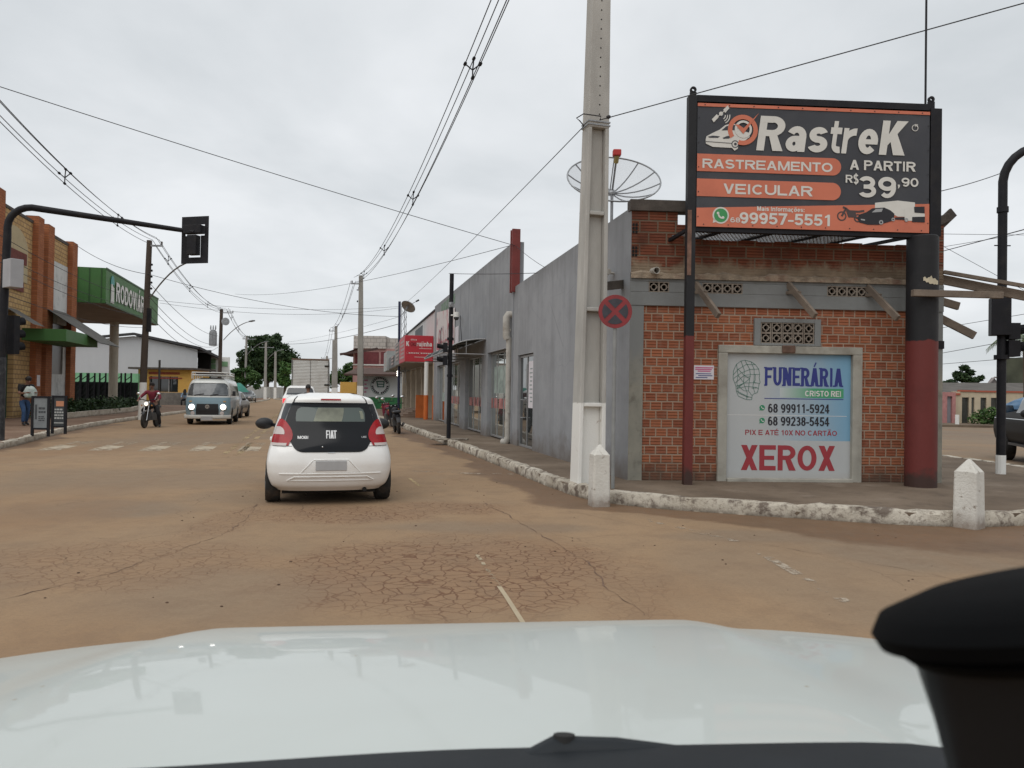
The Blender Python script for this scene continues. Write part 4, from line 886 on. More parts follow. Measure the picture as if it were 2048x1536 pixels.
d, fp, ax, u, v = dish('offset_dish', 'small beige satellite dish on a wall arm beside the lattice mast', c2, .44, .10, (-.35, -.60, -.72), False, 0, 4.5, mat('dish_beige', (.33, .29, .24), .7))
b = MB(); b.tube([c2, c2 + Vector((-.6, .2, -.75))], .025, 6); b.build('arm', STEEL, d)
c3 = at(832, 603, 46); b = MB(); b.tube([c2, c3], .015, 5); b.tube([c3, c3+Vector((.18, 0, .1))], .05, 8); b.build('receiver', BLKM, d)
ant = MB(); a0 = at(1850, 300, 15); ant.tube([(a0.x, 15, 4.0), (a0.x, 15.0, 12.5)], .020, 6)
tag(ant.build('antenna_mast', BLKM), 'thin black antenna mast rising behind the billboard', 'antenna')

# ---------------------------------------------------------------- kerbside furniture on the right
def pole_mat(name, zc, col):
    t = NT(name); x, y, z = t.xyz(); k = t.ramp(t.math('ADD', z, t.math('MULTIPLY', t.noise(9., 3), .03)), zc, zc+.02)
    f = t.noise(3., 6, t.scaled((1., 1., .3))); a = t.mix(t.ramp(t.noise(6., 7, rough=.7), .62, .70), (.74, .73, .69), (.40, .33, .26))
    b_ = t.mix(t.ramp(f, .35, .7), col, mul(col, .72)); b_ = t.mix(t.math('MULTIPLY', t.ramp(t.noise(2., 6, t.scaled((2., 2., .25))), .6, .75), .6), b_, (.19, .12, .075))
    t.bump(t.noise(50., 4), .3, .01); return t.fin(t.mix(k, a, b_), .9, spec=.2)
CONC = (.46, .447, .415)
pz = on(1176, 969, .15); PX, PY = pz.x - .0, pz.y + .12
up = thing('utility_pole', 'tall ribbed concrete utility pole with whitewashed foot at the street corner', 'utility pole', (PX, PY, .14), R(17))
T = frame(PX, PY, R(17)) @ Matrix.Shear('XZ', 4, (.012, 0)) if False else frame(PX, PY, R(17))
PMAT = pole_mat('pole_concrete', 1.24, CONC)
def hw(z): return .225 - .0100*z      # half width of the face
def hd(z): return .165 - .0060*z
lean = .010
def pb(b, x0f, x1f, y0f, y1f, z0, z1):
    vs = []
    for z in (z0, z1):
        for (x, y) in ((x0f(z), y0f(z)), (x1f(z), y0f(z)), (x1f(z), y1f(z)), (x0f(z), y1f(z))): vs.append((x + lean*z, y, z))
    b.add(vs, [(0,3,2,1),(4,5,6,7),(0,1,5,4),(1,2,6,5),(2,3,7,6),(3,0,4,7)])
b = MB(T); fl = .062; ZT = 10.4
pb(b, lambda z: -hw(z), lambda z: -hw(z)+fl, lambda z: -hd(z), hd, .14, 5.55); pb(b, lambda z: hw(z)-fl, hw, lambda z: -hd(z), hd, .14, 5.55)
pb(b, lambda z: -hw(z)+fl, lambda z: hw(z)-fl, lambda z: -hd(z)+.10, lambda z: hd(z)-.10, .14, 5.55)
for z in (1.32, 2.76, 4.22): pb(b, lambda z: -hw(z)+fl, lambda z: hw(z)-fl, lambda z: -hd(z)+.008, lambda z: hd(z)-.008, z, z+.06)
pb(b, lambda z: -hw(z), hw, lambda z: -hd(z), hd, 5.55, ZT)
b.build('shaft', PMAT, up, bevel=.012)
b = MB(T)
for k in range(24):
    z = 5.75 + .145*k; b.ring(lean*z, 0, .0, .011, -hd(z)-.002, -hd(z)+.02, 8) if False else b.lathe([(.011, -.004), (.011, .01)], (lean*z, -hd(z), z), (0, 1, 0), 8)
b.build('bolt_hole', DARK, up)
b = MB(T)
for z in (5.58, 5.63): b.box(-hw(z)-.012+lean*z, hw(z)+.012+lean*z, -hd(z)-.012, hd(z)+.012, z, z+.02)
b.build('metal_strap', STEEL, up)
b = MB(T); b.tube([(-1.2, -.1, 8.9), (.35, -.1, 8.9)], .05, 6); b.build('cross_arm', STEEL, up)

sgn = thing('no_stopping_sign', 'round red sign with crossed red bars over faded dark quarters on a thin post', 'road sign', (1.475, 11.1, .15), R(-6))
T = frame(1.475, 11.1, R(-6)); SZ = 2.71
t = NT('sign_red_faded'); SR = t.fin(t.mix(t.ramp(t.noise(6., 6), .4, .7), (.24, .022, .026), (.17, .02, .024)), .6)
b = MB(T); b.disc(0, SZ, .242, 0, .012, 40); b.build('sign_disc', SR, sgn)
b = MB(T)
for a0 in (45, 135, 225, 315):
    pts = [(.07*math.cos(R(a0+45)), .07*math.sin(R(a0+45)))]
    pts = []
    for a in range(a0+10, a0+81, 5): pts.append((.186*math.cos(R(a)), SZ + .186*math.sin(R(a))))
    pts.append((.045*math.cos(R(a0+45)), SZ + .045*math.sin(R(a0+45)))); b.prism(pts, -.004, .002)
b.build('faded_quarter', mat('sign_dark', (.045, .045, .055), .7, .3, 8.), sgn)
b = MB(T); b.tube([(0, .04, .12), (0, .04, 2.85)], .028, 10); b.build('post', mat('sign_post_grey', (.23, .235, .23), .6, .15, 4.), sgn)

BOL = None
t = NT('bollard_whitewash'); f = t.noise(7., 7, rough=.7); x, y, z = t.xyz(); c = t.mix(t.ramp(t.noise(2., 5), .3, .7), (.55, .53, .48), (.68, .66, .61)); c = t.mix(t.ramp(f, .60, .66), c, (.25, .21, .17))
lo = t.math('SUBTRACT', 1., t.ramp(t.math('SUBTRACT', z, t.math('MULTIPLY', f, .35)), -.12, .06)); c = t.mix(t.math('MULTIPLY', lo, .75), c, (.17, .12, .085)); t.bump(t.noise(30., 6), .6, .015); BWM = t.fin(c, .9, spec=.2)
def bollard(x, y, h, w_, rz, label):
    b = MB(frame(x, y, rz)); ch = w_*.30
    o8 = lambda w, c_: [(-w+c_, -w), (w-c_, -w), (w, -w+c_), (w, w-c_), (w-c_, w), (-w+c_, w), (-w, w-c_), (-w, -w+c_)]
    rows = [[(px, py, z) for px, py in o8(ww, ww*.18)] for ww, z in ((w_*1.06, -.03), (w_*1.03, .1), (w_, h*.40), (w_*.97, h-w_*1.15), (w_*.80, h-w_*.95), (w_*.16, h-.012), (.005, h))]
    b.grid(rows, True); o = b.build('concrete_bollard', BWM, bevel=.012); tag(o, label, 'bollard', 'whitewashed concrete bollards on the corner kerb')
bollard(1.20, 10.42, .83, .120, R(12), 'whitewashed concrete bollard beside the ribbed utility pole')
bollard(5.43, 9.12, .81, .132, R(38), 'whitewashed concrete bollard in front of the thick red and black column')

def sig_head(b, p, n, w=.30, h=.35, d=.18, hl=.24):
    """one lamp housing with a hood pointing along n"""
    n = Vector(n).normalized(); u = Vector((-n.y, n.x, 0)).normalized(); M = Matrix((( u.x, n.x, 0, p[0]), (u.y, n.y, 0, p[1]), (0, 0, 1, p[2]), (0, 0, 0, 1)))
    b.box(-w/2, w/2, -d/2, d/2, -h/2, h/2, M)
    hood = []
    for y in (d/2, d/2+hl): hood.append([M @ Vector((w*.42*math.cos(a), y, (.0 if y < d/2+.1 else .03) + w*.42*math.sin(a))) for a in [R(-30+240*k/12) for k in range(13)]])
    b.grid(hood); b.grid([[p_ + (p_ - p_) for p_ in r][::-1] for r in hood])
csp = thing('camera_pole', 'slim black pole with pedestrian signals and a dome camera on the pavement edge', 'signal pole', (-1.80, 22.1, .15))
b = MB(); b.tube([(-1.80, 22.1, .1), (-1.78, 22.1, 4.92)], .062, 10); b.tube([(-1.79, 22.1, 3.0), (-1.79, 22.1, 3.08)], .10, 10); b.tube([(-1.79, 22.1, 1.95), (-1.79, 22.1, 2.02)], .09, 10); b.build('pole', BLKM, csp)
for z in (2.79, 2.42):
    b = MB(); sig_head(b, (-1.93, 22.06, z), (-1, -.15, 0), .20, .27, .13, .17); b.build('signal_head', BLKM, csp)
b = MB(); b.tube([(-1.78, 22.05, 3.72), (-1.62, 21.95, 3.72)], .02, 6); b.tube([(-1.62, 21.95, 3.80), (-1.62, 21.95, 3.66)], .085, 12); b.build('camera_body', WHITE, csp)
b = MB(); b.ball((-1.62, 21.95, 3.64), .075, 12, 8); b.build('camera_dome', GLASS, csp)
b = MB(); b.tube([(-1.78, 22.04, 4.02), (-1.75, 21.9, 4.0)], .05, 8); b.tube([(-1.79, 22.1, 3.95), (-1.79, 22.1, 4.10)], .075, 10); b.build('bracket', STEEL, csp)
b = MB(); b.box(-.55, .5, -.28, .28, 0, .035, Matrix.Translation((-1.75, 22.1, .152))); b.build('footing', KM, csp)

def hanging_signal(root, T):
    T = T @ Matrix.Scale(1.1, 4); b = MB(T)
    b.box(-.365, -.27, -.012, .012, -.565, .565); b.box(.27, .365, -.012, .012, -.565, .565); b.box(-.27, .27, -.012, .012, .37, .565); b.box(-.27, .27, -.012, .012, -.565, -.42); b.box(-.27, -.165, -.012, .012, -.42, .10); b.box(.165, .27, -.012, .012, -.42, .10); pl = b.build('back_plate', BLKM, root)
    b = MB(T)
    for (x, z) in ((-.155, .24), (0, .24), (.155, .24), (0, -.02), (0, -.25)): b.box(x-.125 if z < .2 else x-.085, x+.125 if z < .2 else x+.085, -.14, .04, z-(.12 if z < .2 else .10), z+(.12 if z < .2 else .10))
    b.build('lamp_housing', BLKM, root, bevel=.01)
# gantry across the left carriageway
bx, by = -12.72, 19.1
gl = thing('signal_gantry', 'black bent steel gantry holding a traffic signal out over the road', 'traffic light', (bx, by, .14))
e0 = at(20, 402, 19.1); e1 = at(368, 461, 20.3)
path = [(bx, by, .1), (bx+.02, by, 2.5), (bx+.10, by, 5.2)]
for k in range(7):
    a = R(180 - 15*k); path.append((bx+.10+.52*(1+math.cos(a)), by+.12*(1+math.cos(a)), 5.45+.52*math.sin(a)))
path += [e1]
b = MB(); b.tube(path, [.115, .105, .09] + [.085]*7 + [.06], 12); b.build('bent_pole', BLKM, gl, smooth=50)
pc = at(390, 480, 20.3); hanging_signal(gl, frame(pc.x, pc.y, R(-14), pc.z))
b = MB(); b.tube([e1, pc + Vector((0.05, -.15, .18))], .05, 8); b.build('mounting_bracket', BLKM, gl)
for z, dx in ((3.1, .05), (2.78, .05), (2.46, .05)):
    b = MB(); sig_head(b, (bx+dx+.02, by+.28, z), (.1, 1, 0), .32, .33, .2); b.build('signal_head', BLKM, gl)
b = MB(); b.tube([(bx+.02, by-.05, .1), (bx+.02, by-.05, 2.2)], .14, 12); b.build('pole_sleeve', mat('flaking_black', (.03, .032, .036), .7, .5, 9., dirt=((.09, .09, .09), .7, 7.)), gl)
bxm = frame(bx+.33, by-.1, R(-35), 0)
b = MB(bxm); b.box(-.22, .22, -.15, .15, 3.92, 4.62); o = b.build('control_box', mat('box_grey', (.36, .36, .37), .6, .08, 3.), bevel=.012); tag(o, 'grey metal control box strapped to the bent black signal gantry', 'control box')
# signal pole at the far side of the right hand corner
rx, ry = 9.10, 14.3
gr_ = thing('signal_pole', 'tall black bent signal pole with white painted foot at the side street', 'traffic light', (rx, ry, .15))
path = [(rx, ry, .48), (rx, ry, 5.35)] + [(rx + .62*(1-math.cos(R(15*k))), ry-.02*k, 5.6 + .62*math.sin(R(15*k))) for k in range(7)] + [(rx+3.4, ry-.2, 6.15)]
b = MB(); b.tube(path, .078, 12); b.build('bent_pole', BLKM, gr_, smooth=50)
b = MB(); b.tube([(rx, ry, .14), (rx, ry, .50)], .085, 12); b.build('white_foot', WHITE, gr_)
b = MB(); b.box(-.16, .16, -.14, .12, 2.72, 3.42, frame(rx-.04, ry, R(-20))); b.build('signal_housing', BLKM, gr_, bevel=.01)
for z in (2.80, 2.48):
    b = MB(); sig_head(b, (rx+.17, ry, z), (1, -.1, 0), .28, .30, .2); b.build('signal_head', BLKM, gr_)
b = MB(); b.tube([(rx, ry, 2.28), (rx, ry, 2.36)], .13, 10); b.tube([(rx, ry, 5.02), (rx, ry, 5.12)], .10, 10); b.tube([(rx-.15, ry, 4.4), (rx+.15, ry, 4.4)], .012, 5); b.build('clamp', BLKM, gr_)
def lines(b, x0, x1, z0, z1, n, y, rr):
    for k in range(n):
        z = z1 - (z1-z0)*(k+.5)/n; x = x0
        while x < x1 - .02: q_ = min(x1, x + rr.uniform(.03, .09)); b.box(x, q_, y-.003, y, z-(z1-z0)/n*.28, z+(z1-z0)/n*.28); x = q_ + .015

# ---------------------------------------------------------------- bus station on the left
SRZ2 = math.atan2(-.968, .25); ST = frame(-22.75-.24*.968, 39.8-.24*.25, SRZ2)    # x towards the camera along the front, y towards the street
st = thing('bus_station', 'yellow brick bus station front with orange brick pilasters and a green canopy', 'building', tuple(ST @ Vector((5, 0, 0))), SRZ2)
t, c = brick('yellow_brick', (.54, .36, .17), (.44, .28, .125), (.26, .17, .10), .36, .20, .022, 0, .2); YB = t.fin(c, .9, spec=.15)
t, c = brick('orange_brick', (.40, .15, .068), (.32, .11, .052), (.24, .11, .06), .30, .11, .012, 0, .3); OB = t.fin(c, .9, spec=.15)
t, c = brick('orange_brick_side', (.40, .15, .068), (.32, .11, .052), (.24, .11, .06), .30, .11, .012, 0, .3, 'y'); OBS = t.fin(c, .9, spec=.15)
b = MB(ST); HT = 8.95
b.box(.41, 3.28, -.3, .0, 7.6, HT-.25); b.box(5.4, 9.4, -.3, 0, 3.9, HT-.15); b.box(6.3, 7.4, -.3, 0, 0, 3.9); b.box(5.4, 6.3, -.3, 0, 0, 3.9); b.box(7.4, 9.4, -.3, 0, 3.5, 3.9); b.box(10.2, 18, -.3, 0, 0, HT-.1)
b.build('yellow_brick_wall', YB, st)
b = MB(ST)
for x0, x1, h in ((-.44, .41, HT), (3.28, 4.13, HT+.12), (4.75, 5.5, HT+.2), (9.35, 10.25, HT+.35)): b.box(x0, x1, -.3, .24, 0, h)
b.build('brick_pilaster', OB, st)
b = MB(ST); b.box(.41, 3.28, -.28, .02, 4.6, 7.6); b.box(.41, 3.28, -.28, .02, .9, 2.1); b.box(.41, .9, -.28, .02, 2.1, 3.5); b.box(4.13, 4.75, -.3, .0, 0, HT-.2)
b.build('white_panel', mat('station_white', (.56, .56, .54), .85, .06, 1., dirt=((.27, .27, .26), .7, 1.6), streak=.5), st)
b = MB(ST); b.box(.41, 3.28, -.28, .022, .14, .9); b.build('teal_dado', flat('teal_paint', (.14, .33, .27), .7, .12), st)
b = MB(ST); b.box(.9, 3.28, -.2, -.02, 2.1, 3.55); b.box(.41, 3.28, -.28, -.1, 3.55, 4.6); b.build('dark_window', mat('dim_window', (.045, .038, .03), .3, .5, 1.), st)
b = MB(ST); b.box(7.4, 9.35, -.6, -.3, 0, 3.5); dd = b.build('entrance', mat('green_black_door', (.012, .022, .016), .5, .3), st)
b = MB(ST)
for x in (7.42, 8.3, 9.25): b.box(x, x+.08, -.3, -.22, .1, 3.4)
b.box(7.42, 9.3, -.3, -.22, 2.6, 2.68); b.build('door_frame', flat('door_green', (.02, .07, .03)), dd)
GRN = mat('canopy_green', (.055, .155, .042), .6, .12, .8, dirt=((.085, .17, .065), .5, 1.2), streak=.3)
b = MB(ST); b.box(2.3, 7.3, .25, 1.95, 3.45, 3.97)
b.build('green_canopy', GRN, st, bevel=.01)
b = MB(ST)
b.grid([[(x, .02, 5.25) for x in (.3, 2, 4.1)], [(x, 2.5, 3.6) for x in (.3, 2, 4.1)]]); b.grid([[(x, .02, 5.22) for x in (4.1, 2, .3)], [(x, 2.5, 3.57) for x in (4.1, 2, .3)]])
SLS = mat('slate_sheet', (.10, .095, .085), .8, .2, 2.); b.build('slanted_awning', SLS, st); b = MB(ST); b.grid([[(7.2, .02, 4.75), (8.6, .02, 4.75)], [(7.2, 1.1, 4.05), (8.6, 1.1, 4.05)]])
b.build('slanted_awning', SLS, st)
b = MB(ST); b.box(6.1, 9.1, .002, .03, 6.0, 7.35)
for k in range(12):
    a0, a1 = R(15*k), R(15*(k+1)); b.prism([(7.6, 7.35), (7.6+1.5*math.cos(a0), 7.35+.9*math.sin(a0)), (7.6+1.5*math.cos(a1), 7.35+.9*math.sin(a1))], .002, .03)
sp_ = b.build('cream_sign', mat('cream_render', (.44, .36, .22), .9, .1, 2., dirt=((.28, .2, .12), .6, 2.)), st)
b = MB(ST)
b.box(6.3, 9.3, .031, .06, 6.75, 7.25); b.box(7.7, 8.5, .031, .06, 6.05, 6.55); b.box(6.6, 8.6, .031, .06, 5.55, 5.95)
b.build('red_letter_block', mat('maroon_letters', (.135, .03, .022), .8, .25, 6.), sp_)
b = MB(ST); b.box(4.9, 5.3, .241, .246, 1.5, 2.0); b.build('paper_notice', PAPER, st)
b = MB(ST); b.box(.41, 3.28, -.35, .03, HT-.25, HT-.1); b.box(5.5, 9.35, -.35, .03, HT-.15, HT-.02); b.box(-.42, 18, -9, -.3, 0, HT-.5); b.build('coping', WOODD, st)

# big green canopy with white lettering
CRZ = math.atan2(.968, -.25); CN = frame(-22.4, 42.2, CRZ)          # x away along the street, y away from the street
cn = thing('station_canopy', 'big green box canopy with white lettering on a round cream column', 'canopy', tuple(CN @ Vector((5, 3, 0))), CRZ)
b = MB(CN); b.box(0, 14.6, 0, 9.5, 6.12, 8.05)
b.build('fascia', GRN, cn)
b = MB(CN)
for k in range(16): b.box(-.03, -.005, .2+.6*k, .24+.6*k, 6.14, 8.03)
b.box(-.035, 14.64, -.035, -.005, 7.98, 8.08); b.box(-.035, 14.64, -.035, -.005, 6.08, 6.18); b.build('fascia_rib', flat('rib_green', (.035, .085, .03)), cn)
b = MB(CN); b.box(.05, 14.5, .05, 9.4, 6.06, 6.115); b.build('soffit', mat('soffit_brown', (.20, .155, .12), .9, .15, 1.), cn)
b = MB(CN); b.tube([(12.5, 2.4, 0), (12.5, 2.4, 6.07)], .29, 20); b.build('round_column', mat('column_cream', (.40, .36, .29), .85, .1, 2., streak=.4), cn, smooth=40)
b = MB(CN)
b.text('RODOVIÁRIA', 2.0, 6.45, 11.0, 7.55, 0, .09, 0, 1., lambda x, z: (x, -.06, z)); b.build('white_lettering', INKW, cn)
b = MB(CN); b.box(.95, 1.2, -.07, -.03, 6.3, 7.3); b.box(1.3, 1.55, -.07, -.03, 6.3, 7.15); b.prism([(.9, 6.25), (1.6, 6.25), (1.4, 7.2), (1.1, 7.2)], -.055, -.03); lg = b.build('tower_emblem', INKW, cn)
b = MB(CN)
for k in range(8): a0, a1 = R(22.5*k), R(22.5*(k+1)); b.prism([(1.25, 7.3), (1.25+.38*math.cos(a0), 7.3+.5*math.sin(a0)), (1.25+.38*math.cos(a1), 7.3+.5*math.sin(a1))], -.06, -.03)
b.build('teal_dome', flat('teal_emblem', (.08, .30, .28)), lg)

# planter with hedge in front of the station
pl = thing('planter_bed', 'long whitewashed planter kerb along the station pavement', 'planter', (-19.9, 38, .14))
b = MB(); P = [on(128, 838, .14), on(190, 831, .14), on(262, 824, .14), on(300, 812, .14)]
for p, q2 in zip(P, P[1:]): b.bar(p + Vector((0, 0, .12)), q2 + Vector((0, 0, .12)), .18, .26)
b.build('kerb', KM2, pl)

def leaf_mat(name, a, b_, c3=None):
    t = NT(name); oi = t.n('NewGeometry').outputs['Random Per Island']; f = t.noise(.9, 3)
    c = t.mix(oi, a, b_); c = t.mix(t.ramp(f, .4, .65), c, mul(c3 or a, .8)); t.p.inputs['Subsurface Weight'].default_value = 0
    return t.fin(c, .6, spec=.3)
LEAF1 = leaf_mat('leaf_dark', (.018, .042, .014), (.055, .095, .028)); LEAF2 = leaf_mat('leaf_mid', (.03, .075, .018), (.09, .16, .04)); LEAF3 = leaf_mat('leaf_bright', (.05, .12, .03), (.14, .23, .06))
BARK = mat('bark', (.10, .075, .055), .95, .3, 5., bump=.6, bs=12)
def leaves(b, c, r, n, s, rr, hollow=.45):
    for _ in range(n):
        while True:
            p = Vector((rr.uniform(-1, 1), rr.uniform(-1, 1), rr.uniform(-1, 1)))
            if hollow < p.length < 1: break
        p = Vector((c[0]+p.x*r[0], c[1]+p.y*r[1], c[2]+p.z*r[2])); u = Vector((rr.gauss(0, 1), rr.gauss(0, 1), rr.gauss(0, .7))).normalized(); v = u.cross(Vector((rr.gauss(0, 1), rr.gauss(0, 1), rr.gauss(0, 1)))).normalized()
        k = s * rr.uniform(.6, 1.4); b.add([p-u*k, p+v*k*.45, p+u*k, p-v*k*.45], [(0, 1, 2, 3)])
def tree(name, label, x, y, h, crown, m, leafs=3500, ls=.28, seed=1, trunk=.25, group='street trees in the distance', z0=0.):
    """crown: list of (dx, dy, z, rx, rz) clumps"""
    rr = random.Random(seed); d = thing(name, label, 'tree', (x, y, z0), 0, group); b = MB()
    b.tube([(x, y, z0), (x+.1, y, h*.25), (x-.05, y, h*.5)], [trunk, trunk*.8, trunk*.55], 8)
    for (dx, dy, z, rx, rz) in crown: b.tube([(x, y, h*.3), (x+dx*.5, y+dy*.5, (h*.35+z)/2), (x+dx, y+dy, z)], [trunk*.5, trunk*.35, trunk*.12], 6)
    b.build('trunk', BARK, d); b = MB(); tot = sum(c[3]**2 for c in crown)
    for (dx, dy, z, rx, rz) in crown:
        n = int(leafs * rx**2 / tot); sub = max(3, int(rx*3))
        for _ in range(sub):
            a, e_ = rr.uniform(0, 6.28), rr.uniform(-.6, 1); q_ = (x+dx+rx*.62*math.cos(a)*math.cos(e_), y+dy+rx*.62*math.sin(a)*math.cos(e_), z+rz*.62*math.sin(e_))
            leaves(b, q_, (rx*.5, rx*.5, rz*.42), n // sub, ls, rr, .25)
    b.build('crown', m, d); return d
hr = random.Random(3)
for i in range(6):
    k = i/5; p = on(136, 836, .14).lerp(on(268, 820, .14), k) + Vector((-.8, .5, 0)); b = MB()
    for _ in range(5): leaves(b, (p.x+hr.uniform(-.5, .5), p.y+hr.uniform(-.7, .7), .50+hr.uniform(-.15, .15)), (.75, .9, .42), 210, .085, hr, .1)
    o = b.build('hedge_shrub', LEAF1); tag(o, ['dark low shrub at the near end of the station planter', 'low shrub second from the signboards in the station planter', 'low shrub before the middle of the station planter', 'low leafy shrub under the green canopy column', 'dark shrub behind the motorcyclist in the planter', 'low shrub at the far end of the station planter'][i], 'shrub', 'shrubs in the station planter')

# fence of black lattice posts and panels
fn = thing('lattice_fence', 'black lattice posts and dark panels before the pale green wall', 'fence', (-30, 58, 0)); b = MB(); b2 = MB()
for u in (154, 168, 183, 205, 236, 256):
    p = at(u, 780, 57)
    for dx in (-.22, .22): b.bar((p.x+dx, 57, 0), (p.x+dx, 57, at(u, 746, 57).z), .09, .09)
    for k in range(5): b.bar((p.x-.22, 57, .4+.4*k), (p.x+.22, 57, .75+.4*k), .05, .05)
x0, x1 = at(148, 780, 57).x, at(274, 780, 57).x; b2.box(x0, x1, 57.1, 57.16, .1, at(200, 764, 57).z)
b.build('lattice_post', BLKM, fn); b2.build('panel', mat('fence_dark', (.02, .028, .026), .8, .4, 2.), fn)

# white hall with dark roof
hl = thing('metal_hall', 'large pale metal shed with dark roof edge behind the yellow kiosk', 'building', (-35, 72, 0)); b = MB(); Yh = 72; HSK = Matrix.Identity(4); HSK[0][1] = -.42; HSK[0][3] = .42*72; b = MB(HSK)
W_ = lambda u, v, y=Yh: (at(u, v, y).x, at(u, v, y).z)
b.prism([W_(130, 800), W_(395, 800), W_(395, 699), W_(268, 672), W_(130, 684)], Yh, Yh+22)
t = NT('hall_sheet'); x, y, z = t.xyz(); s_ = t.math('SINE', t.math('MULTIPLY', x, 9.)); c = t.mix(t.ramp(t.noise(.25, 4), .3, .7), (.44, .455, .47), (.50, .51, .52)); t.bump(s_, .25, .02); HS = t.fin(c, .6)
b.build('wall', HS, hl)
b = MB(HSK); Q = [W_(120, 681), W_(268, 668), W_(398, 696)]
for p, q2 in zip(Q, Q[1:]): b.bar((p[0], Yh-.2, p[1]), (q2[0], Yh-.2, q2[1]), .5, .22)
a, c_ = Q[1], Q[2]; e_ = at(472, 722, 84)
b.add([(a[0], Yh-.3, a[1]), (c_[0], Yh-.3, c_[1]), (c_[0], Yh+22, c_[1]), (a[0], Yh+22, a[1])], [(0, 1, 2, 3)])
b.add([(c_[0], Yh-.3, c_[1]), (e_.x+3.4, 80, e_.z), (e_.x+3.4, 94, e_.z), (c_[0], 94, c_[1])], [(0, 1, 2, 3)]); b.bar((c_[0], Yh-.3, c_[1]), (e_.x+3.4, 80, e_.z), .2, .22)
b.build('roof', mat('hall_roof', (.045, .045, .048), .8, .2), hl)
b = MB(); b.box(at(395, 740, 78).x, at(420, 740, 78).x, 78, 78.3, 0, at(410, 700, 78).z); b.build('shaded_bay', DARK, hl)  # black slab stands in for the shade under the roof overhang
b = MB(); p0, p1 = at(413, 745, 79), at(458, 745, 79); b.box(p0.x, p1.x, 79, 79.2, 2, at(430, 714, 79).z); b.build('white_panel', WHITE, hl)
b = MB(); 
for u, v in ((424, 722), (424, 733), (448, 728)): p = at(u, v, 78.9); b.box(p.x-.35, p.x+.35, 78.95, 78.99, p.z-.25, p.z+.25)
b.build('green_print', flat('print_green', (.2, .36, .2)), hl)
gw = MB(); p0, p1 = at(146, 770, 64), at(276, 770, 64); gw.box(p0.x, p1.x, 64, 64.3, 0, at(200, 746, 64).z); o = gw.build('green_wall', mat('mint_paint', (.20, .44, .25), .8, .08)); tag(o, 'pale mint green wall between the round column and the yellow kiosk', 'wall')

ks = thing('yellow_kiosk', 'small yellow kiosk with dark window and red lettering under a flat roof', 'kiosk', (-29, 66, 0)); Yk = 65
K_ = lambda u, v: (at(u, v, Yk).x, at(u, v, Yk).z)
x0, x1, zt, zb = K_(274, 0)[0], K_(381, 0)[0], K_(330, 739)[1], 0
x0, x1 = K_(276, 760)[0], K_(381, 760)[0]; wx0, wx1, wz0, wz1 = K_(298, 770)[0], K_(356, 770)[0], K_(330, 784)[1], K_(330, 753)[1]
YP = mat('kiosk_yellow', (.62, .36, .085), .8, .12, 1.5, dirt=((.33, .2, .07), .5, 1.5)); b = MB()
b.box(x0, wx0, Yk, Yk+4, 0, zt); b.box(wx1, x1, Yk, Yk+4, 0, zt); b.box(wx0, wx1, Yk, Yk+4, wz1, zt); b.box(wx0, wx1, Yk, Yk+4, 0, wz0); b.build('wall', YP, ks)
b = MB(); b.box(x0-.6, x1+.4, Yk-.55, Yk+4.5, zt, zt+.16); b.build('flat_roof', WOODD, ks)
b = MB(); b.box(wx0, wx1, Yk+.25, Yk+.3, wz0, wz1); b.build('dark_glass', GLASS, ks)
b = MB()
for k in range(4): xx = wx0 + (wx1-wx0)*k/3; b.box(xx-.04, xx+.04, Yk+.1, Yk+.2, wz0, wz1)
b.build('window_bar', ALU, ks)
b = MB(); lines(b, x0+.9, x1-.9, zt-.5, zt-.14, 1, Yk-.02, random.Random(4)); lines(b, x0+.9, x1-.7, zt-.84, zt-.62, 1, Yk-.02, random.Random(5)); b.build('red_lettering', flat('kiosk_red', (.30, .05, .03)), ks)
bw = MB(); p0, p1 = at(306, 800, 62), at(372, 800, 62); bw.box(p0.x, p1.x, 62, 62.35, 0, at(340, 785, 62).z); o = bw.build('stone_bench', mat('stone_grey', (.20, .185, .165), .9, .25, 4.), bevel=.03); tag(o, 'low grey stone wall bench before the yellow kiosk', 'bench')
for u, v0, v1, y, lb in ((317, 720, 830, 41, 'tall thin dark signpost behind the motorcyclist'), (309, 797, 822, 43, 'short dark stub post beside the thin signpost')):
    p, q2 = on(u, v1, .14), None; y = p.y; b = MB(); b.tube([(p.x, y, .1), (p.x, y, at(u, v0, y).z)], .055, 8); o = b.build('metal_post', mat('post_dark', (.05, .045, .04), .7)); tag(o, lb, 'post')

# far wall, trees, right background
b = MB(); P = [at(478, 772, 108), at(500, 774, 116), at(568, 782, 150), at(640, 787, 175)]
for p, q2 in zip(P, P[1:]): b.add([(p.x, p.y, 0), (q2.x, q2.y, 0), (q2.x, q2.y, 2.0), (p.x, p.y, 2.0), (p.x-.2, p.y+.3, 0), (q2.x-.2, q2.y+.3, 0), (q2.x-.2, q2.y+.3, 2.0), (p.x-.2, p.y+.3, 2.0)], [(0,1,2,3), (7,6,5,4), (3,2,6,7)])
o = b.build('boundary_wall', mat('white_wall_far', (.50, .50, .47), .9, .12, .4, streak=.5)); tag(o, 'long low whitewashed wall under the big dark trees', 'wall')
p = at(533, 770, 145); tree('broad_tree', 'very large dark broad crowned tree beyond the whitewashed wall', p.x, 145, 12.6, [(-1.2, 0, 7.2, 4.0, 3.2), (1.8, 0, 7.6, 4.0, 3.2), (-.4, -1, 9.9, 3.0, 2.2), (.8, 1, 11.2, 1.7, 1.2), (-3.6, 0, 5.2, 2.0, 2.2), (4.2, 0, 7.0, 1.9, 1.6), (0, -1.5, 4.6, 3.6, 2.4), (2.4, 0, 9.6, 1.8, 1.3), (-2.4, 1, 9.2, 1.5, 1.2)], LEAF1, 11000, .36, 2, .5)
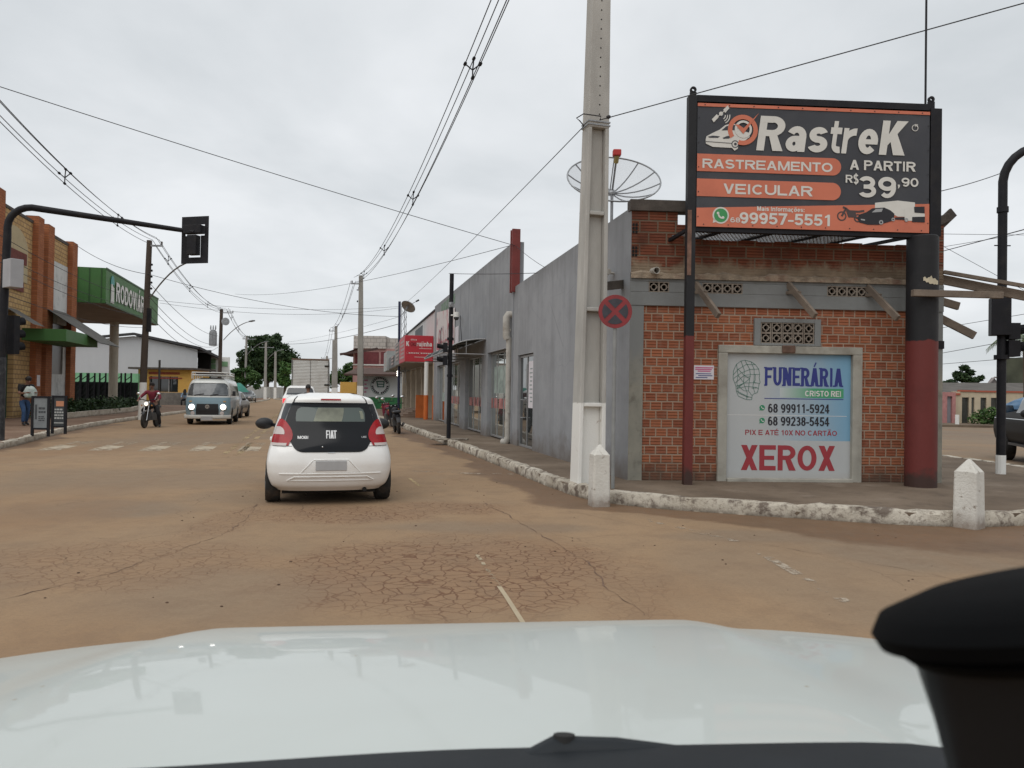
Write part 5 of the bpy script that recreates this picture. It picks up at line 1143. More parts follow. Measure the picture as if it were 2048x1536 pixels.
p = at(484, 770, 100); tree('round_tree', 'small dense green tree standing above the parked dark car', p.x, 100, 4.6, [(-.8, 0, 2.9, 1.7, 1.5), (.9, 0, 2.7, 1.6, 1.4), (0, 0, 3.7, 1.4, .9), (1.7, 0, 2.2, .9, .9), (-1.7, 0, 2.4, .9, 1.)], LEAF2, 3800, .2, 3)
p = at(569, 770, 135); tree('light_tree', 'light green tree beside the box truck', p.x, 135, 8, [(0, 0, 4.2, 1.4, 1.7), (.3, 0, 5.9, 1.2, 1.2), (-.5, 0, 3.0, 1.2, 1.2), (.6, 0, 2.6, 1.0, 1.2)], LEAF3, 2600, .26, 4)
p = at(690, 770, 150); tree('hill_tree', 'mid green tree mass between the far poles and the pink house', p.x, 150, 8, [(-3, 0, 3, 2.6, 2.2), (-.5, 0, 4.2, 2.8, 2.4), (2, 0, 5.2, 2.6, 2.4), (4, 0, 3.2, 2.6, 2.8), (5, 2, 6, 2.5, 2)], LEAF2, 5000, .34, 5)
p = at(1924, 770, 62); tree('corner_tree', 'dark bushy tree behind the cream house at the side street', p.x, 62, 4.4, [(-.4, 0, 3.0, 1.05, .9), (.7, 0, 2.8, .9, .75), (.1, 0, 3.8, .75, .65), (1.2, 0, 3.3, .5, .45), (-1.1, 0, 2.7, .7, .55)], LEAF1, 3400, .14, 6, .12)
p = at(1902, 770, 66); tree('leafy_tree', 'low dark tree behind the pink house', p.x, 66, 3.2, [(0, 0, 2.3, .8, .5), (-.9, 0, 2.2, .7, .45)], LEAF1, 1200, .14, 7, .1)
# house at the side street
ch = thing('cream_house', 'cream walled house with red coping and grilled windows at the side street', 'house', (30, 48, 0)); Yc = 47.
X_ = lambda u: at(u, 800, Yc).x
Z_ = lambda u, v: at(u, v, Yc).z
CRM = mat('cream_paint', (.50, .42, .30), .85, .1, 1., streak=.4); b = MB()
ops = [(1924, 1938), (1943, 1949), (1961, 1973), (1982, 1996), (2056, 2070)]
zt = 2.05; xs = [X_(1906)]
for a, c_ in ops: xs += [X_(a), X_(c_)]
xs += [X_(2200)]
for i in range(0, len(xs), 2): b.box(xs[i], xs[i+1], Yc, Yc+.25, 0, zt)
for i, (a, c_) in enumerate(ops): b.box(X_(a), X_(c_), Yc, Yc+.25, zt-.35, zt); b.box(X_(a), X_(c_), Yc, Yc+.25, 0, .1 if i == 0 else .5)
b.build('wall', CRM, ch)
b = MB(); b.box(X_(1920), X_(1950), Yc-.06, Yc+.3, zt+.0, zt+.10); b.box(X_(1950), X_(2200), Yc-.06, Yc+.3, zt-.02, zt+.08); b.box(X_(1906), X_(1920), Yc-.06, Yc+.3, zt-.22, zt-.10); b.build('red_coping', flat('coping_red', (.36, .09, .05)), ch)
GRL = flat('grille_dark', (.10, .10, .085))
for a, c_ in ops:
    b = MB()
    for k in range(7): xx = X_(a) + (X_(c_)-X_(a))*k/6; b.box(xx-.012, xx+.012, Yc+.08, Yc+.11, .1, zt-.35)
    gr2 = b.build('window_grille', GRL, ch); b = MB(); b.box(X_(a), X_(c_), Yc+.2, Yc+.24, .1, zt-.35); b.build('glass', GLASS, gr2)
b = MB(); b.add([(X_(1888), Yc+.5, 2.0), (X_(2200), Yc+.5, 2.0), (X_(2200), Yc+4, 2.75), (X_(1888), Yc+4, 2.65)], [(0, 1, 2, 3)]); b.box(X_(1880), X_(2200), Yc+4, Yc+4.2, 0, 2.6); b.build('roof', mat('fibre_roof', (.10, .09, .08), .9, .25, 1.5), ch)
b = MB(); p0, p1, p2 = at(1975, 773, 53), at(1988, 755, 53), at(2003, 775, 53); b.prism([(p0.x, p0.z), (p1.x, p1.z), (p2.x, p2.z)], 53, 53.3); b.bar((p1.x, 52.8, p1.z), (p1.x+2.5, 55, p1.z-.0), .1, .1); b.add([(p1.x, 52.8, p1.z+.05), (p2.x+.4, 52.8, p2.z-.1), (p2.x+2.8, 56, p2.z-.1), (p1.x+2.4, 56, p1.z+.05)], [(0,1,2,3)]); b.bar((p0.x-.2, 52.9, p0.z-.1), (p1.x, 52.9, p1.z+.04), .15, .06); b.build('gable', mat('gable_grey', (.24, .21, .2), .9, .2), ch)
ph = thing('pink_house', 'pink painted house front with grey door at the edge of the side street', 'house', (27, 47, 0)); b = MB(); b.box(X_(1850), X_(1889), Yc-.3, Yc, 0, 2.0); b.box(X_(1899), X_(1906), Yc-.3, Yc, 0, 2.0); b.box(X_(1889), X_(1899), Yc-.3, Yc, 1.75, 2.0); b.build('wall', flat('pink_paint', (.40, .19, .18), .8, .15), ph)
b = MB(); b.box(X_(1889), X_(1899), Yc-.15, Yc-.1, 0, 1.75); b.build('door', flat('door_grey', (.22, .22, .24)), ph)
b = MB(); leaves(b, (X_(1948), 45.5, .55), (1.0, .7, .55), 420, .11, hr, .1); leaves(b, (X_(1966), 45.6, .6), (.8, .6, .6), 340, .11, hr, .1); leaves(b, (X_(1932), 45.8, .4), (.6, .5, .4), 200, .1, hr, .1); o = b.build('bush', LEAF2); tag(o, 'low green bush against the cream house wall', 'bush')
for u, lb in ((1930, 'thin white marker post left of the green bush by the cream house'), (1963, 'thin white marker post in front of the green bush')):
    p = on(u, 853, .1); b = MB(); b.tube([(p.x, 44.4, 0), (p.x, 44.4, .68)], .11, 8); o = b.build('marker_post', WHITE); tag(o, lb.replace('left of', 'next to'), 'post', 'white marker posts by the cream house')
b = MB(); b.prism([(20, 43.8), (60, 40), (60, 60), (20, 60)], .004, .13, 'xy'); tag(b.build('pavement_far', PAVE), kind='structure')
# palm behind the side street signal
pp_ = at(2050, 668, 40); pm = thing('palm_tree', 'palm with drooping fronds behind the black signal pole', 'palm', (pp_.x, 40, 0)); b = MB(); b.tube([(pp_.x, 40, 0), (pp_.x+.1, 40, 2), (pp_.x, 40, pp_.z-.2)], [.18, .14, .11], 8); b.build('trunk', BARK, pm)
pr = random.Random(9); b = MB()
for k in range(18):
    a = 6.28*k/18 + pr.uniform(-.1, .1); up_ = pr.uniform(.1, .9); Ln = pr.uniform(1.5, 2.1); sp = []
    for j in range(13):
        q_ = j/12; sp.append(Vector((pp_.x + math.cos(a)*Ln*q_*(1-.15*q_), 40 + math.sin(a)*Ln*q_, pp_.z + up_*q_*1.2 - 1.7*q_*q_*(.6+.4*up_))))
    b.tube(sp, [.02*(1-.06*j) for j in range(13)], 4)
    for j in range(2, 12):
        d_ = (sp[j+1]-sp[j-1]).normalized(); s_ = d_.cross(Vector((0, 0, 1))).normalized()
        for sg_ in (-1, 1):
            for q_ in (0, .5):
                p = sp[j].lerp(sp[j+1], q_); tip = p + (s_*sg_*.42 + d_*.28 + Vector((0, 0, -.26)))*(1-.4*abs(j-6)/6); b.add([p-d_*.025, p+d_*.025, tip], [(0, 1, 2)])
b.build('frond', leaf_mat('palm_leaf', (.06, .10, .03), (.13, .17, .06)), pm)
dk = MB(); p0 = at(2008, 780, 54); dk.box(p0.x, p0.x+9, 53.6, 54, 0, at(2020, 716, 54).z); o = dk.build('dark_house', mat('olive_roof', (.07, .075, .05), .9, .3, 1.)); tag(o, 'dark olive house block under the palm fronds', 'house')

# pink house and market wall at the end of the right side
mk = thing('market_wall', 'white and green painted shop wall with a round trolley emblem beyond the parked motorcycles', 'wall', (-10, 60, 0)); Ym = 60.
x0, x1 = at(714, 790, Ym).x, at(796, 790, Ym).x; zg, zt = at(760, 792, Ym).z, at(760, 752, Ym).z
zg = 1.05; b = MB(); b.box(x0, x1, Ym, Ym+3, zg, zt); b.build('white_wall', mat('market_white', (.52, .54, .54), .85, .08, 1.), mk)
b = MB(); b.box(x0, x1, Ym-.01, Ym+3, 0, zg); b.build('green_dado', flat('market_green', (.035, .16, .06), .8, .2), mk)
cx, cz = at(760, 771, Ym).x, at(760, 771, Ym).z; b = MB(); n_ = 26
for k in range(n_):
    if k % 7 == 6: continue
    a0 = 2*math.pi*k/n_; b.box(-.05, .05, -.02, 0, .52, .66, Matrix.Translation((cx, Ym-.005, cz)) @ Matrix.Rotation(a0, 4, 'Y'))
b.build('ring_lettering', INK, mk)
b = MB(); b.bar((cx-.30, Ym-.02, cz+.30), (cx+.34, Ym-.02, cz+.30), .02, .08); b.bar((cx-.25, Ym-.02, cz+.1), (cx+.28, Ym-.02, cz+.1), .02, .08); b.bar((cx-.2, Ym-.02, cz-.1), (cx+.3, Ym-.02, cz-.1), .02, .08); b.bar((cx-.25, Ym-.02, cz+.32), (cx-.15, Ym-.02, cz-.14), .02, .08); b.bar((cx+.32, Ym-.02, cz+.32), (cx+.28, Ym-.02, cz-.14), .02, .08); b.ring(cx, cz, .70, .73, Ym-.02, Ym-.005, 30); b.build('trolley_emblem', flat('emblem_green', (.05, .14, .11)), mk)
b = MB()
for k in range(4): b.box(x0+.55, cx-.95-.1*(k % 2), Ym-.02, Ym-.005, zt-.42-.3*k, zt-.30-.3*k)
b.build('magenta_lettering', flat('market_magenta', (.42, .16, .24)), mk)
b = MB(); b.add([(x0-.8, Ym-1.2, zt+.1), (x1+.3, Ym-1.2, zt+.1), (x1+.3, Ym+4, zt+.75), (x0-.8, Ym+4, zt+.75)], [(0,1,2,3)]); b.box(x0-.8, x1+.3, Ym-1.22, Ym-1.15, zt-.02, zt+.12); b.build('tin_roof', mat('rust_roof', (.085, .05, .04), .9, .3, 2.), mk)
yb = MB(); p0, p1 = at(680, 780, 66), at(712, 780, 66); yb.box(p0.x, p1.x, 66, 68, 0, at(690, 764, 66).z); o = yb.build('yellow_stall', YP); tag(o, 'small yellow stall partly hidden behind the market wall', 'stall')
ph2 = thing('pink_shop_house', 'two storey pink and maroon house with white tiled parapet above the market wall', 'house', (-14, 70, 0)); Yp = 70.
P_ = lambda u, v: (at(u, v, Yp).x, at(u, v, Yp).z)
b = MB(); x0, x1 = P_(706, 730)[0], P_(806, 730)[0]; b.box(x0, x1, Yp, Yp+8, 0, P_(740, 697)[1]); b.build('wall', flat('rose_paint', (.42, .24, .22), .8, .15), ph2)
b = MB(); b.box(P_(711, 700)[0], P_(758, 700)[0], Yp-.04, Yp+.05, P_(740, 728)[1], P_(740, 704)[1]); b.box(P_(762, 700)[0], P_(800, 700)[0], Yp-.04, Yp+.05, P_(770, 728)[1], P_(770, 704)[1]); b.build('maroon_panel', flat('maroon_paint', (.17, .045, .05), .8, .2), ph2)
b = MB(); b.box(P_(706, 700)[0], P_(804, 700)[0], Yp-.12, Yp+.1, P_(740, 731)[1], P_(740, 728.5)[1]); b.build('white_ledge', WHITE, ph2)
t, c = brick('white_tile', (.50, .46, .42), (.46, .42, .38), (.33, .30, .27), .55, .35, .03, 0, .25); WT = t.fin(c, .8)
b = MB(); b.box(P_(708, 690)[0], P_(772, 690)[0], Yp-.2, Yp+6, P_(740, 697)[1], P_(740, 672)[1]); b.box(P_(772, 690)[0], P_(806, 690)[0], Yp+.2, Yp+6, P_(780, 700)[1], P_(780, 676)[1]); b.build('parapet', WT, ph2)
b = MB(); b.add([(P_(686, 708)[0], Yp-1.2, P_(686, 710)[1]), (P_(722, 700)[0], Yp-1.2, P_(722, 697)[1]), (P_(722, 700)[0], Yp+4, P_(722, 697)[1]), (P_(686, 708)[0], Yp+4, P_(686, 710)[1])], [(0,1,2,3)]); b.bar((P_(686, 708)[0], Yp-1.2, P_(686, 710)[1]), (P_(760, 690)[0], Yp-1.2, P_(760, 699)[1]), .2, .2); b.build('tiled_eave', mat('eave_brown', (.075, .045, .04), .9, .3), ph2)
b = MB(); p0 = P_(806, 700); b.box(p0[0], p0[0]+8, Yp-2, Yp+6, 0, P_(800, 690)[1]); o = b.build('back_building', mat('dim_concrete', (.20, .185, .17), .9, .2, 1.)); tag(o, 'plain grey concrete building behind the sign boxes of the shop row', 'building')

# grey signboards on the left pavement
for i, (u0, u1, v0, v1, lb, mcol) in enumerate(((66, 98, 792, 872, 'grey framed signboard nearer the kerb beside the walking person', (.20, .215, .22)), (106, 132, 791, 867, 'dark framed signboard with an orange printed square beside the hedge', (.045, .05, .052)))):
    p = on((u0+u1)/2, v1, .15); y = p.y; xa, xb = at(u0, 800, y).x, at(u1, 800, y).x; zt = at(u0, v0, y).z
    d = thing('standing_signboard', lb, 'signboard', ((xa+xb)/2, y, .14), 0, 'framed signboards on the station pavement'); b = MB()
    b.box(xa-.03, xa+.03, y-.03, y+.03, .14, zt); b.box(xb-.03, xb+.03, y-.03, y+.03, .14, zt); b.box(xa, xb, y-.025, y+.025, zt-.05, zt); b.box(xa, xb, y-.025, y+.025, .32, .37)
    b.build('frame', BLKM, d)
    b = MB(); b.box(xa+.03, xb-.03, y-.01, y+.01, .37, zt-.05); pn = b.build('panel', flat('board_%s' % ('dark' if i else 'grey'), mcol, .6, .15), d)
    b = MB(); rr = random.Random(i); w_ = xb-xa
    if i == 0: lines(b, xa+.2*w_+.08, xb-.08, .75, .95, 2, y-.012, rr); lines(b, xa+.2*w_+.08, xb-.1, .55, .70, 3, y-.012, rr); b.box(xa+.07, xa+.12, y-.015, y-.011, .6, 1.0)
    else: lines(b, xa+.06, xb-.06, .55, .88, 4, y-.012, rr); b.box(xa+.05, xb-.05, y-.015, y-.011, .44, .47)
    b.build('printed_lines', flat('board_print_%d' % i, (.06, .065, .07) if i == 0 else (.40, .41, .39)), pn)
    if i: b = MB(); b.box(xa+.1, xb-.05, y-.014, y-.011, .93, 1.08); b.build('orange_square', flat('board_orange', (.50, .22, .12)), pn)

# ---------------------------------------------------------------- vehicles
def lerp_tab(tab, z):
    if z <= tab[0][0]: return tab[0][1:]
    for a, b in zip(tab, tab[1:]):
        if z <= b[0]:
            t = (z-a[0]) / (b[0]-a[0]); return tuple(p + (q-p)*t for p, q in zip(a[1:], b[1:]))
    return tab[-1][1:]
class Loft:
    """stack of rounded plan outlines: levels (z, half width, y of the near end, y of the far end); end roundness depth e0, e1 and power"""
    def __init__(s, levels, e0=.28, e1=.5, n0=2.6, n1=2.6, sm=2): s.l = levels; s.e0, s.e1, s.n0, s.n1 = e0, e1, n0, n1; s.h = .035
    def at(s, z):
        k = [lerp_tab(s.l, z + d) for d in (-s.h, -s.h/2, 0, s.h/2, s.h)]
        return tuple(sum(v) / 5 for v in zip(*k))
    def near(s, x, z, off=0.):
        w, y0, y1 = s.at(z); q = min(.9995, abs(x)/w); return (x, y0 + s.e0*(1 - (1-q**s.n0)**(1/s.n0)) - off, z)
    def side(s, y, z, sg=1, off=0.):
        w, y0, y1 = s.at(z); f = 1.
        if y < y0+s.e0: f = (1 - min(1, max(0, (y0+s.e0-y)/s.e0))**s.n0)**(1/s.n0)
        elif y > y1-s.e1: f = (1 - min(1, max(0, (y-y1+s.e1)/s.e1))**s.n1)**(1/s.n1)
        return (sg*(w*f + off), y, z)
    def ring(s, z, n=14):
        w, y0, y1 = s.at(z); P = []
        for k in range(2*n+1):
            a = math.pi + math.pi*k/(2*n); c, q = math.cos(a), math.sin(a)
            P.append((w*math.copysign(abs(c)**(2/s.n0), c), y0 + s.e0 - s.e0*abs(q)**(2/s.n0), z))
        for k in range(2*n+1):
            a = math.pi*k/(2*n); c, q = math.cos(a), math.sin(a)
            P.append((w*math.copysign(abs(c)**(2/s.n1), c), y1 - s.e1 + s.e1*abs(q)**(2/s.n1), z))
        return P
    def body(s, b, z0, z1, n=44, top=True, bottom=True):
        rows = [s.ring(z0 + (z1-z0)*k/n) for k in range(n+1)]; b.grid(rows, True)
        m = len(rows[0])
        if top: b.add(rows[-1], [tuple(range(m))])
        if bottom: b.add(rows[0], [tuple(range(m))[::-1]])
    def patch_near(s, b, rows, off=.006, nx=12, sub=3, sg=1):
        R_ = []
        for (za, a0, a1), (zb, b0, b1) in zip(rows, rows[1:]):
            for k in range(sub): t = k/sub; R_.append((za+(zb-za)*t, a0+(b0-a0)*t, a1+(b1-a1)*t))
        R_.append(rows[-1]); g = [[s.near(sg*(x0+(x1-x0)*i/nx), z, off) for i in range(nx+1)] for z, x0, x1 in R_]; b.grid(g)
        gb = [[s.near(sg*(x0+(x1-x0)*i/nx), z, -.004) for i in range(nx+1)] for z, x0, x1 in R_]
        for k in (0, -1): b.grid([g[k], gb[k]])
        b.grid([[r[0] for r in g], [r[0] for r in gb]]); b.grid([[r[-1] for r in g], [r[-1] for r in gb]])
    def patch_side(s, b, rows, sg=1, off=.006, ny=10, sub=3):
        R_ = []
        for (za, a0, a1), (zb, b0, b1) in zip(rows, rows[1:]):
            for k in range(sub): t = k/sub; R_.append((za+(zb-za)*t, a0+(b0-a0)*t, a1+(b1-a1)*t))
        R_.append(rows[-1]); b.grid([[s.side(y0+(y1-y0)*i/ny, z, sg, off) for i in range(ny+1)] for z, y0, y1 in R_])
RUB = mat('tyre_rubber', (.020, .019, .018), .85, .3, 6., dirt=((.10, .07, .05), .6, 5.)); RIM = mat('wheel_rim', (.28, .28, .28), .4, .1, 4., metal=.6); CHR = mat('chrome', (.6, .6, .6), .12, .05, metal=1.)
def car_paint(name, c, dirtc=(.32, .24, .17)):
    t = NT(name); x, y, z = t.xyz(); f = t.noise(3., 6)
    lo = t.math('SUBTRACT', 1., t.ramp(t.math('ADD', z, t.math('MULTIPLY', t.math('SUBTRACT', f, .5), .5)), .15, .65)); cc_ = t.mix(t.math('MULTIPLY', lo, .45), c, dirtc)
    cc_ = t.mix(t.math('MULTIPLY', t.ramp(t.noise(1.2, 4), .4, .7), .08), cc_, dirtc)
    return t.fin(cc_, t.math('ADD', .28, t.math('MULTIPLY', lo, .3)), spec=.5, coat=.5)
WPAINT = car_paint('white_car_paint', (.82, .82, .80), (.40, .31, .22)); PLASTB = mat('black_plastic', (.018, .018, .02), .5, .15, 5.); CGLASS = mat('car_glass', (.018, .022, .026), .05, .1, spec=.8); PLATE = flat('plate_grey', (.36, .36, .36), .6, .1)
def wheel(par, T, x, y, r=.29, w_=.19, rim=True, cap=None):
    b = MB(T); sg = 1 if x > 0 else -1; xo = x - sg*w_
    b.lathe([(r*.62, 0), (r*.93, .0), (r, .03), (r, w_-.03), (r*.93, w_), (r*.64, w_)], (xo, y, r), (sg, 0, 0), 28); ty = b.build('wheel', RUB, par, smooth=40)
    b = MB(T); b.lathe([(r*.64, 0), (r*.6, w_-.05), (r*.15, w_-.02), (.0, w_-.015)], (xo, y, r), (sg, 0, 0), 24)
    for k in range(5): a = 6.283*k/5; b.bar((x-sg*.015, y, r), (x-sg*.02, y+r*.58*math.cos(a), r+r*.58*math.sin(a)), .05, .02)
    b.build('rim', cap or RIM, ty, smooth=40)
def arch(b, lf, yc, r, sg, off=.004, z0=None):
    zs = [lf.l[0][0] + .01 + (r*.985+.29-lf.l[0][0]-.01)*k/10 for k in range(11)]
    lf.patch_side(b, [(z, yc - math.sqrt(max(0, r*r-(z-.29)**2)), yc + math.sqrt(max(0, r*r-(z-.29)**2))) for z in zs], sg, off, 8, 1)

# white hatchback ahead
mz = on(661, 1000); MX, MY = mz.x + .13, mz.y - .55
K = .985
BADGE = mat('badge_silver', (.5, .5, .5), .35, .05, metal=.5)
MRZ = R(16.5)
mob = thing('hatchback', 'white five door hatchback with black glass tailgate waiting ahead on the road', 'car', (MX, MY, 0), MRZ); T = frame(MX, MY, MRZ) @ Matrix.Diagonal((K, K, .985, 1))
lf = Loft([(.19, .66, .14, 3.30), (.22, .735, .06, 3.42), (.30, .785, .025, 3.5), (.42, .815, .0, 3.55), (.56, .825, .0, 3.55), (.68, .812, .02, 3.5), (.76, .79, .045, 3.45), (.82, .772, .075, 3.40), (.90, .757, .125, 3.2), (.99, .735, .185, 2.85), (1.02, .727, .20, 2.6), (1.13, .692, .255, 2.35), (1.24, .655, .315, 2.15), (1.325, .625, .35, 2.0), (1.36, .61, .345, 1.9), (1.40, .595, .33, 1.8), (1.43, .565, .345, 1.7), (1.455, .51, .40, 1.6), (1.475, .42, .52, 1.45), (1.487, .25, .70, 1.3)], .34, .7, 2.7, 2.4)
b = MB(T); lf.body(b, .19, 1.489, 70); b.build('body', WPAINT, mob, smooth=60)
b = MB(T); b.box(-.62, .62, .3, 3.2, .14, .25); b.tube([(.45, .1, .2), (.45, .5, .2)], .03, 8); b.build('underbody', DARK, mob)
b = MB(T); lf.patch_near(b, [(.708, -.36, .36), (.714, -.40, .40), (.73, -.44, .44), (.76, -.475, .475), (.80, -.50, .50), (.85, -.53, .53), (.98, -.585, .585), (1.10, -.59, .59), (1.20, -.562, .562), (1.30, -.525, .525), (1.358, -.505, .505)], .008, 24); gt = b.build('tailgate_glass', mat('gate_black', (.008, .009, .011), .12, .1, spec=.22), mob, smooth=60)
t = NT('rear_window'); x, y, z = t.xyz(); RW = t.fin((.075, .095, .087), .1, spec=.45)
b = MB(T); lf.patch_near(b, [(1.105, -.455, .455), (1.14, -.46, .46), (1.22, -.455, .455), (1.27, -.435, .435), (1.295, -.39, .39)], .011, 20); b.build('rear_window', RW, gt, smooth=60)
b = MB(T); lf.patch_near(b, [(1.108, -.23, .14), (1.17, -.21, .16), (1.24, -.19, .17), (1.288, -.17, .17)], .0135, 10); lf.patch_near(b, [(1.14, .40, .44), (1.2, .395, .44), (1.25, .38, .42)], .0135, 4); b.build('painted_see_through', mat('painted_through_light', (.17, .18, .135), .3, .35, 5.), gt, smooth=60)  # opaque lighter patches painted as daylight seen through the cabin
LRED = mat('lamp_red', (.30, .008, .012), .22, .25, 7., spec=.4); LWH = flat('lamp_clear', (.50, .44, .42), .25)
for sg in (-1, 1):
    b = MB(T); lf.patch_near(b, [(.792, .555, .762), (.83, .535, .765), (.88, .502, .757), (.93, .495, .742), (.98, .505, .728), (1.03, .53, .708), (1.08, .565, .69), (1.11, .59, .675), (1.135, .63, .665)], .016, 10, 3, sg); lp = b.build('tail_lamp', LRED, mob, smooth=60)
    b = MB(T); lf.patch_near(b, [(.935, .605, .738), (.955, .60, .735), (.985, .605, .727), (1.01, .62, .718), (1.035, .655, .708)], .021, 8, 3, sg); lf.patch_near(b, [(.79, .58, .76), (.825, .57, .765)], .020, 8, 2, sg); b.build('clear_lens', LWH, lp, smooth=60)
    b = MB(T); lf.patch_side(b, [(.93, .75, 2.3), (1.02, .78, 2.25), (1.15, .80, 2.05), (1.28, .82, 1.85), (1.33, .86, 1.75)], sg, .004); b.build('side_window', CGLASS, mob, smooth=60)
    b = MB(T); lf.patch_near(b, [(1.02, .60, .665), (1.10, .59, .662), (1.2, .565, .640), (1.29, .528, .613), (1.345, .506, .592)], .009, 6, 3, sg); b.build('quarter_glass', CGLASS, mob, smooth=60)
    b = MB(T); lf.patch_near(b, [(1.345, .487, .501), (1.40, .47, .484), (1.445, .43, .442)], .006, 3, 3, sg); b.build('roof_seam', DARK, mob)
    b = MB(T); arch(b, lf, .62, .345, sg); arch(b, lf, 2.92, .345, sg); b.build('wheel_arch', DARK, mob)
    wheel(mob, T, sg*.835, .60, .285, .195); wheel(mob, T, sg*.80, 2.92, .285, .18)
    b = MB(T); b.ball((sg*.90, 2.12, 1.00), (.135, .075, .09), 14, 10); b.bar((sg*.72, 2.15, .97), (sg*.80, 2.13, .98), .06, .05); b.build('door_mirror', PLASTB, mob, smooth=60)
    b = MB(T); lf.patch_near(b, [(.782, .50, .772), (.787, .50, .771)], .003, 10, 1, sg); lf.patch_side(b, [(.24, .335, .345), (.50, .30, .31), (.78, .40, .41)], sg, .003, 2); b.build('bumper_seam', DARK, mob)
    b = MB(T); b.bar(lf.side(1.35, .80, sg, .01), lf.side(1.60, .81, sg, .01), .025, .03); b.build('door_handle', WPAINT, mob)
b = MB(T); lf.patch_near(b, [(1.392, -.135, .135), (1.412, -.13, .13)], .010, 10); b.build('high_brake_lamp', LRED, mob, smooth=60)
b = MB(T); lf.patch_near(b, [(.698, -.05, .05), (.706, -.05, .05)], .008, 4); b.build('tailgate_latch', CHR, mob)
q_ = lf.near(0, .91)[1] - .012; SL = .70
tp = lambda x, z: (x, lf.near(x*.6, z)[1] - .0125, z)
def mtext(b, s, x0, z0, x1, z1, bold=0.): 
    b.text(s, x0, z0, x1, z1, 0, bold, 0, 1., lambda x, z: (x, lf.near(x, z)[1] - .0125, z))
b = MB(T)
for k, (ch_, xa_, xb_) in enumerate((('F', -.068, -.030), ('I', -.034, -.008), ('A', -.014, .036), ('T', .026, .074))): mtext(b, ch_, xa_, .885, xb_, .99, .04)
b.build('maker_lettering', BADGE, gt)
b = MB(T); mtext(b, 'MOBI', -.435, .880, -.295, .918, .06); mtext(b, 'LIKE', .40, .892, .47, .915, .04); b.build('model_lettering', BADGE, gt)
b = MB(T); b.ball((-.115, lf.near(-.115, .775)[1]-.012, .775), (.012, .012, .012), 8, 6); b.build('keyhole', CHR, gt)
BADGE_ = 0; PW2 = mat('white_recess', (.55, .555, .545), .45, .06); b = MB(T)
lf.patch_near(b, [(.44, -.385, .385), (.52, -.30, .30), (.595, -.225, .225), (.607, -.20, .20)], .003, 12); rc = b.build('plate_recess', WPAINT, mob, smooth=60)
b = MB(T)
for (p, q2) in (((.385, .44), (.235, .60)), ((-.385, .44), (-.235, .60)), ((-.225, .609), (.225, .609))):
    n_ = 8; b.tube([lf.near(p[0]+(q2[0]-p[0])*k/n_, p[1]+(q2[1]-p[1])*k/n_, .004) for k in range(n_+1)], .007, 6)
b.tube([lf.near(-.66+1.32*k/24, .425 if abs(k-12) > 9 else .425, .003) for k in range(25)], .010, 6); b.tube([lf.near(-.56+1.12*k/24, .385-.05*(1-min(1, (12-abs(k-12))/2)), .003) for k in range(25)], .011, 6); b.tube([lf.near(-.56+1.12*k/24, .335, .003) for k in range(25)], .007, 6); b.build('bumper_crease', WPAINT, mob, smooth=60)
b = MB(T); b.box(-.20, .20, lf.near(.15, .53)[1]-.012, lf.near(0, .53)[1]+.01, .465, .595); b.build('number_plate', PLATE, rc, bevel=.006)

def text_lines(): pass
# pale blue and white van with roof rack
vz = on(404, 850); VX, VY, VRZ = -12.62, 31.9, R(14.5)
van = thing('camper_van', 'pale blue and white old van with roof rack and lit headlights driving towards the camera', 'van', (VX, VY, 0), VRZ); T = frame(VX, VY, VRZ) @ Matrix.Scale(1.04, 4)
BLUE = car_paint('van_blue', (.20, .31, .37)); VWHITE = car_paint('van_white', (.60, .61, .58), (.42, .36, .29))
lf = Loft([(.30, .80, .10, 4.3), (.36, .84, .04, 4.4), (.60, .86, .0, 4.45), (.95, .855, .02, 4.45), (1.13, .84, .05, 4.42), (1.30, .815, .12, 4.38), (1.50, .78, .21, 4.33), (1.66, .745, .29, 4.28), (1.76, .70, .36, 4.22), (1.83, .62, .50, 4.1), (1.87, .48, .72, 3.9), (1.89, .30, 1.0, 3.7)], .42, .4, 2.8, 3.)
b = MB(T); lf.body(b, .30, 1.10, 30, False); b.build('lower_body', BLUE, van, smooth=60)
b = MB(T); lf.body(b, 1.10, 1.89, 36, True, False); b.build('upper_body', VWHITE, van, smooth=60)
b = MB(T); lf.patch_near(b, [(1.16, -.765, .765), (1.20, -.785, .785), (1.40, -.765, .765), (1.55, -.725, .725), (1.63, -.67, .67), (1.675, -.58, .58)], .006, 20); b.build('windscreen_seal', PLASTB, van, smooth=60)
t = NT('windscreen'); WS = t.fin(t.mix(t.ramp(t.noise(2.2, 4), .4, .65), (.05, .058, .065), (.14, .15, .155)), .06, spec=.8)
b = MB(T); lf.patch_near(b, [(1.185, -.735, .735), (1.22, -.755, .755), (1.40, -.735, .735), (1.54, -.695, .695), (1.61, -.64, .64), (1.65, -.56, .56)], .011, 20); ws = b.build('windscreen', WS, van, smooth=60)
b = MB(T); b.bar((-.5, lf.near(-.5, 1.2)[1]-.03, 1.18), (-.15, lf.near(-.2, 1.24)[1]-.03, 1.24), .02, .03); b.bar((.1, lf.near(.1, 1.2)[1]-.03, 1.18), (.4, lf.near(.4, 1.24)[1]-.03, 1.235), .02, .03); b.build('wiper_blade', PLASTB, ws)
b = MB(T); lf.patch_near(b, [(.40, -.42, .42), (.60, -.43, .43), (.84, -.40, .40)], .012, 14); gl_ = b.build('grille', PLASTB, van, smooth=60)
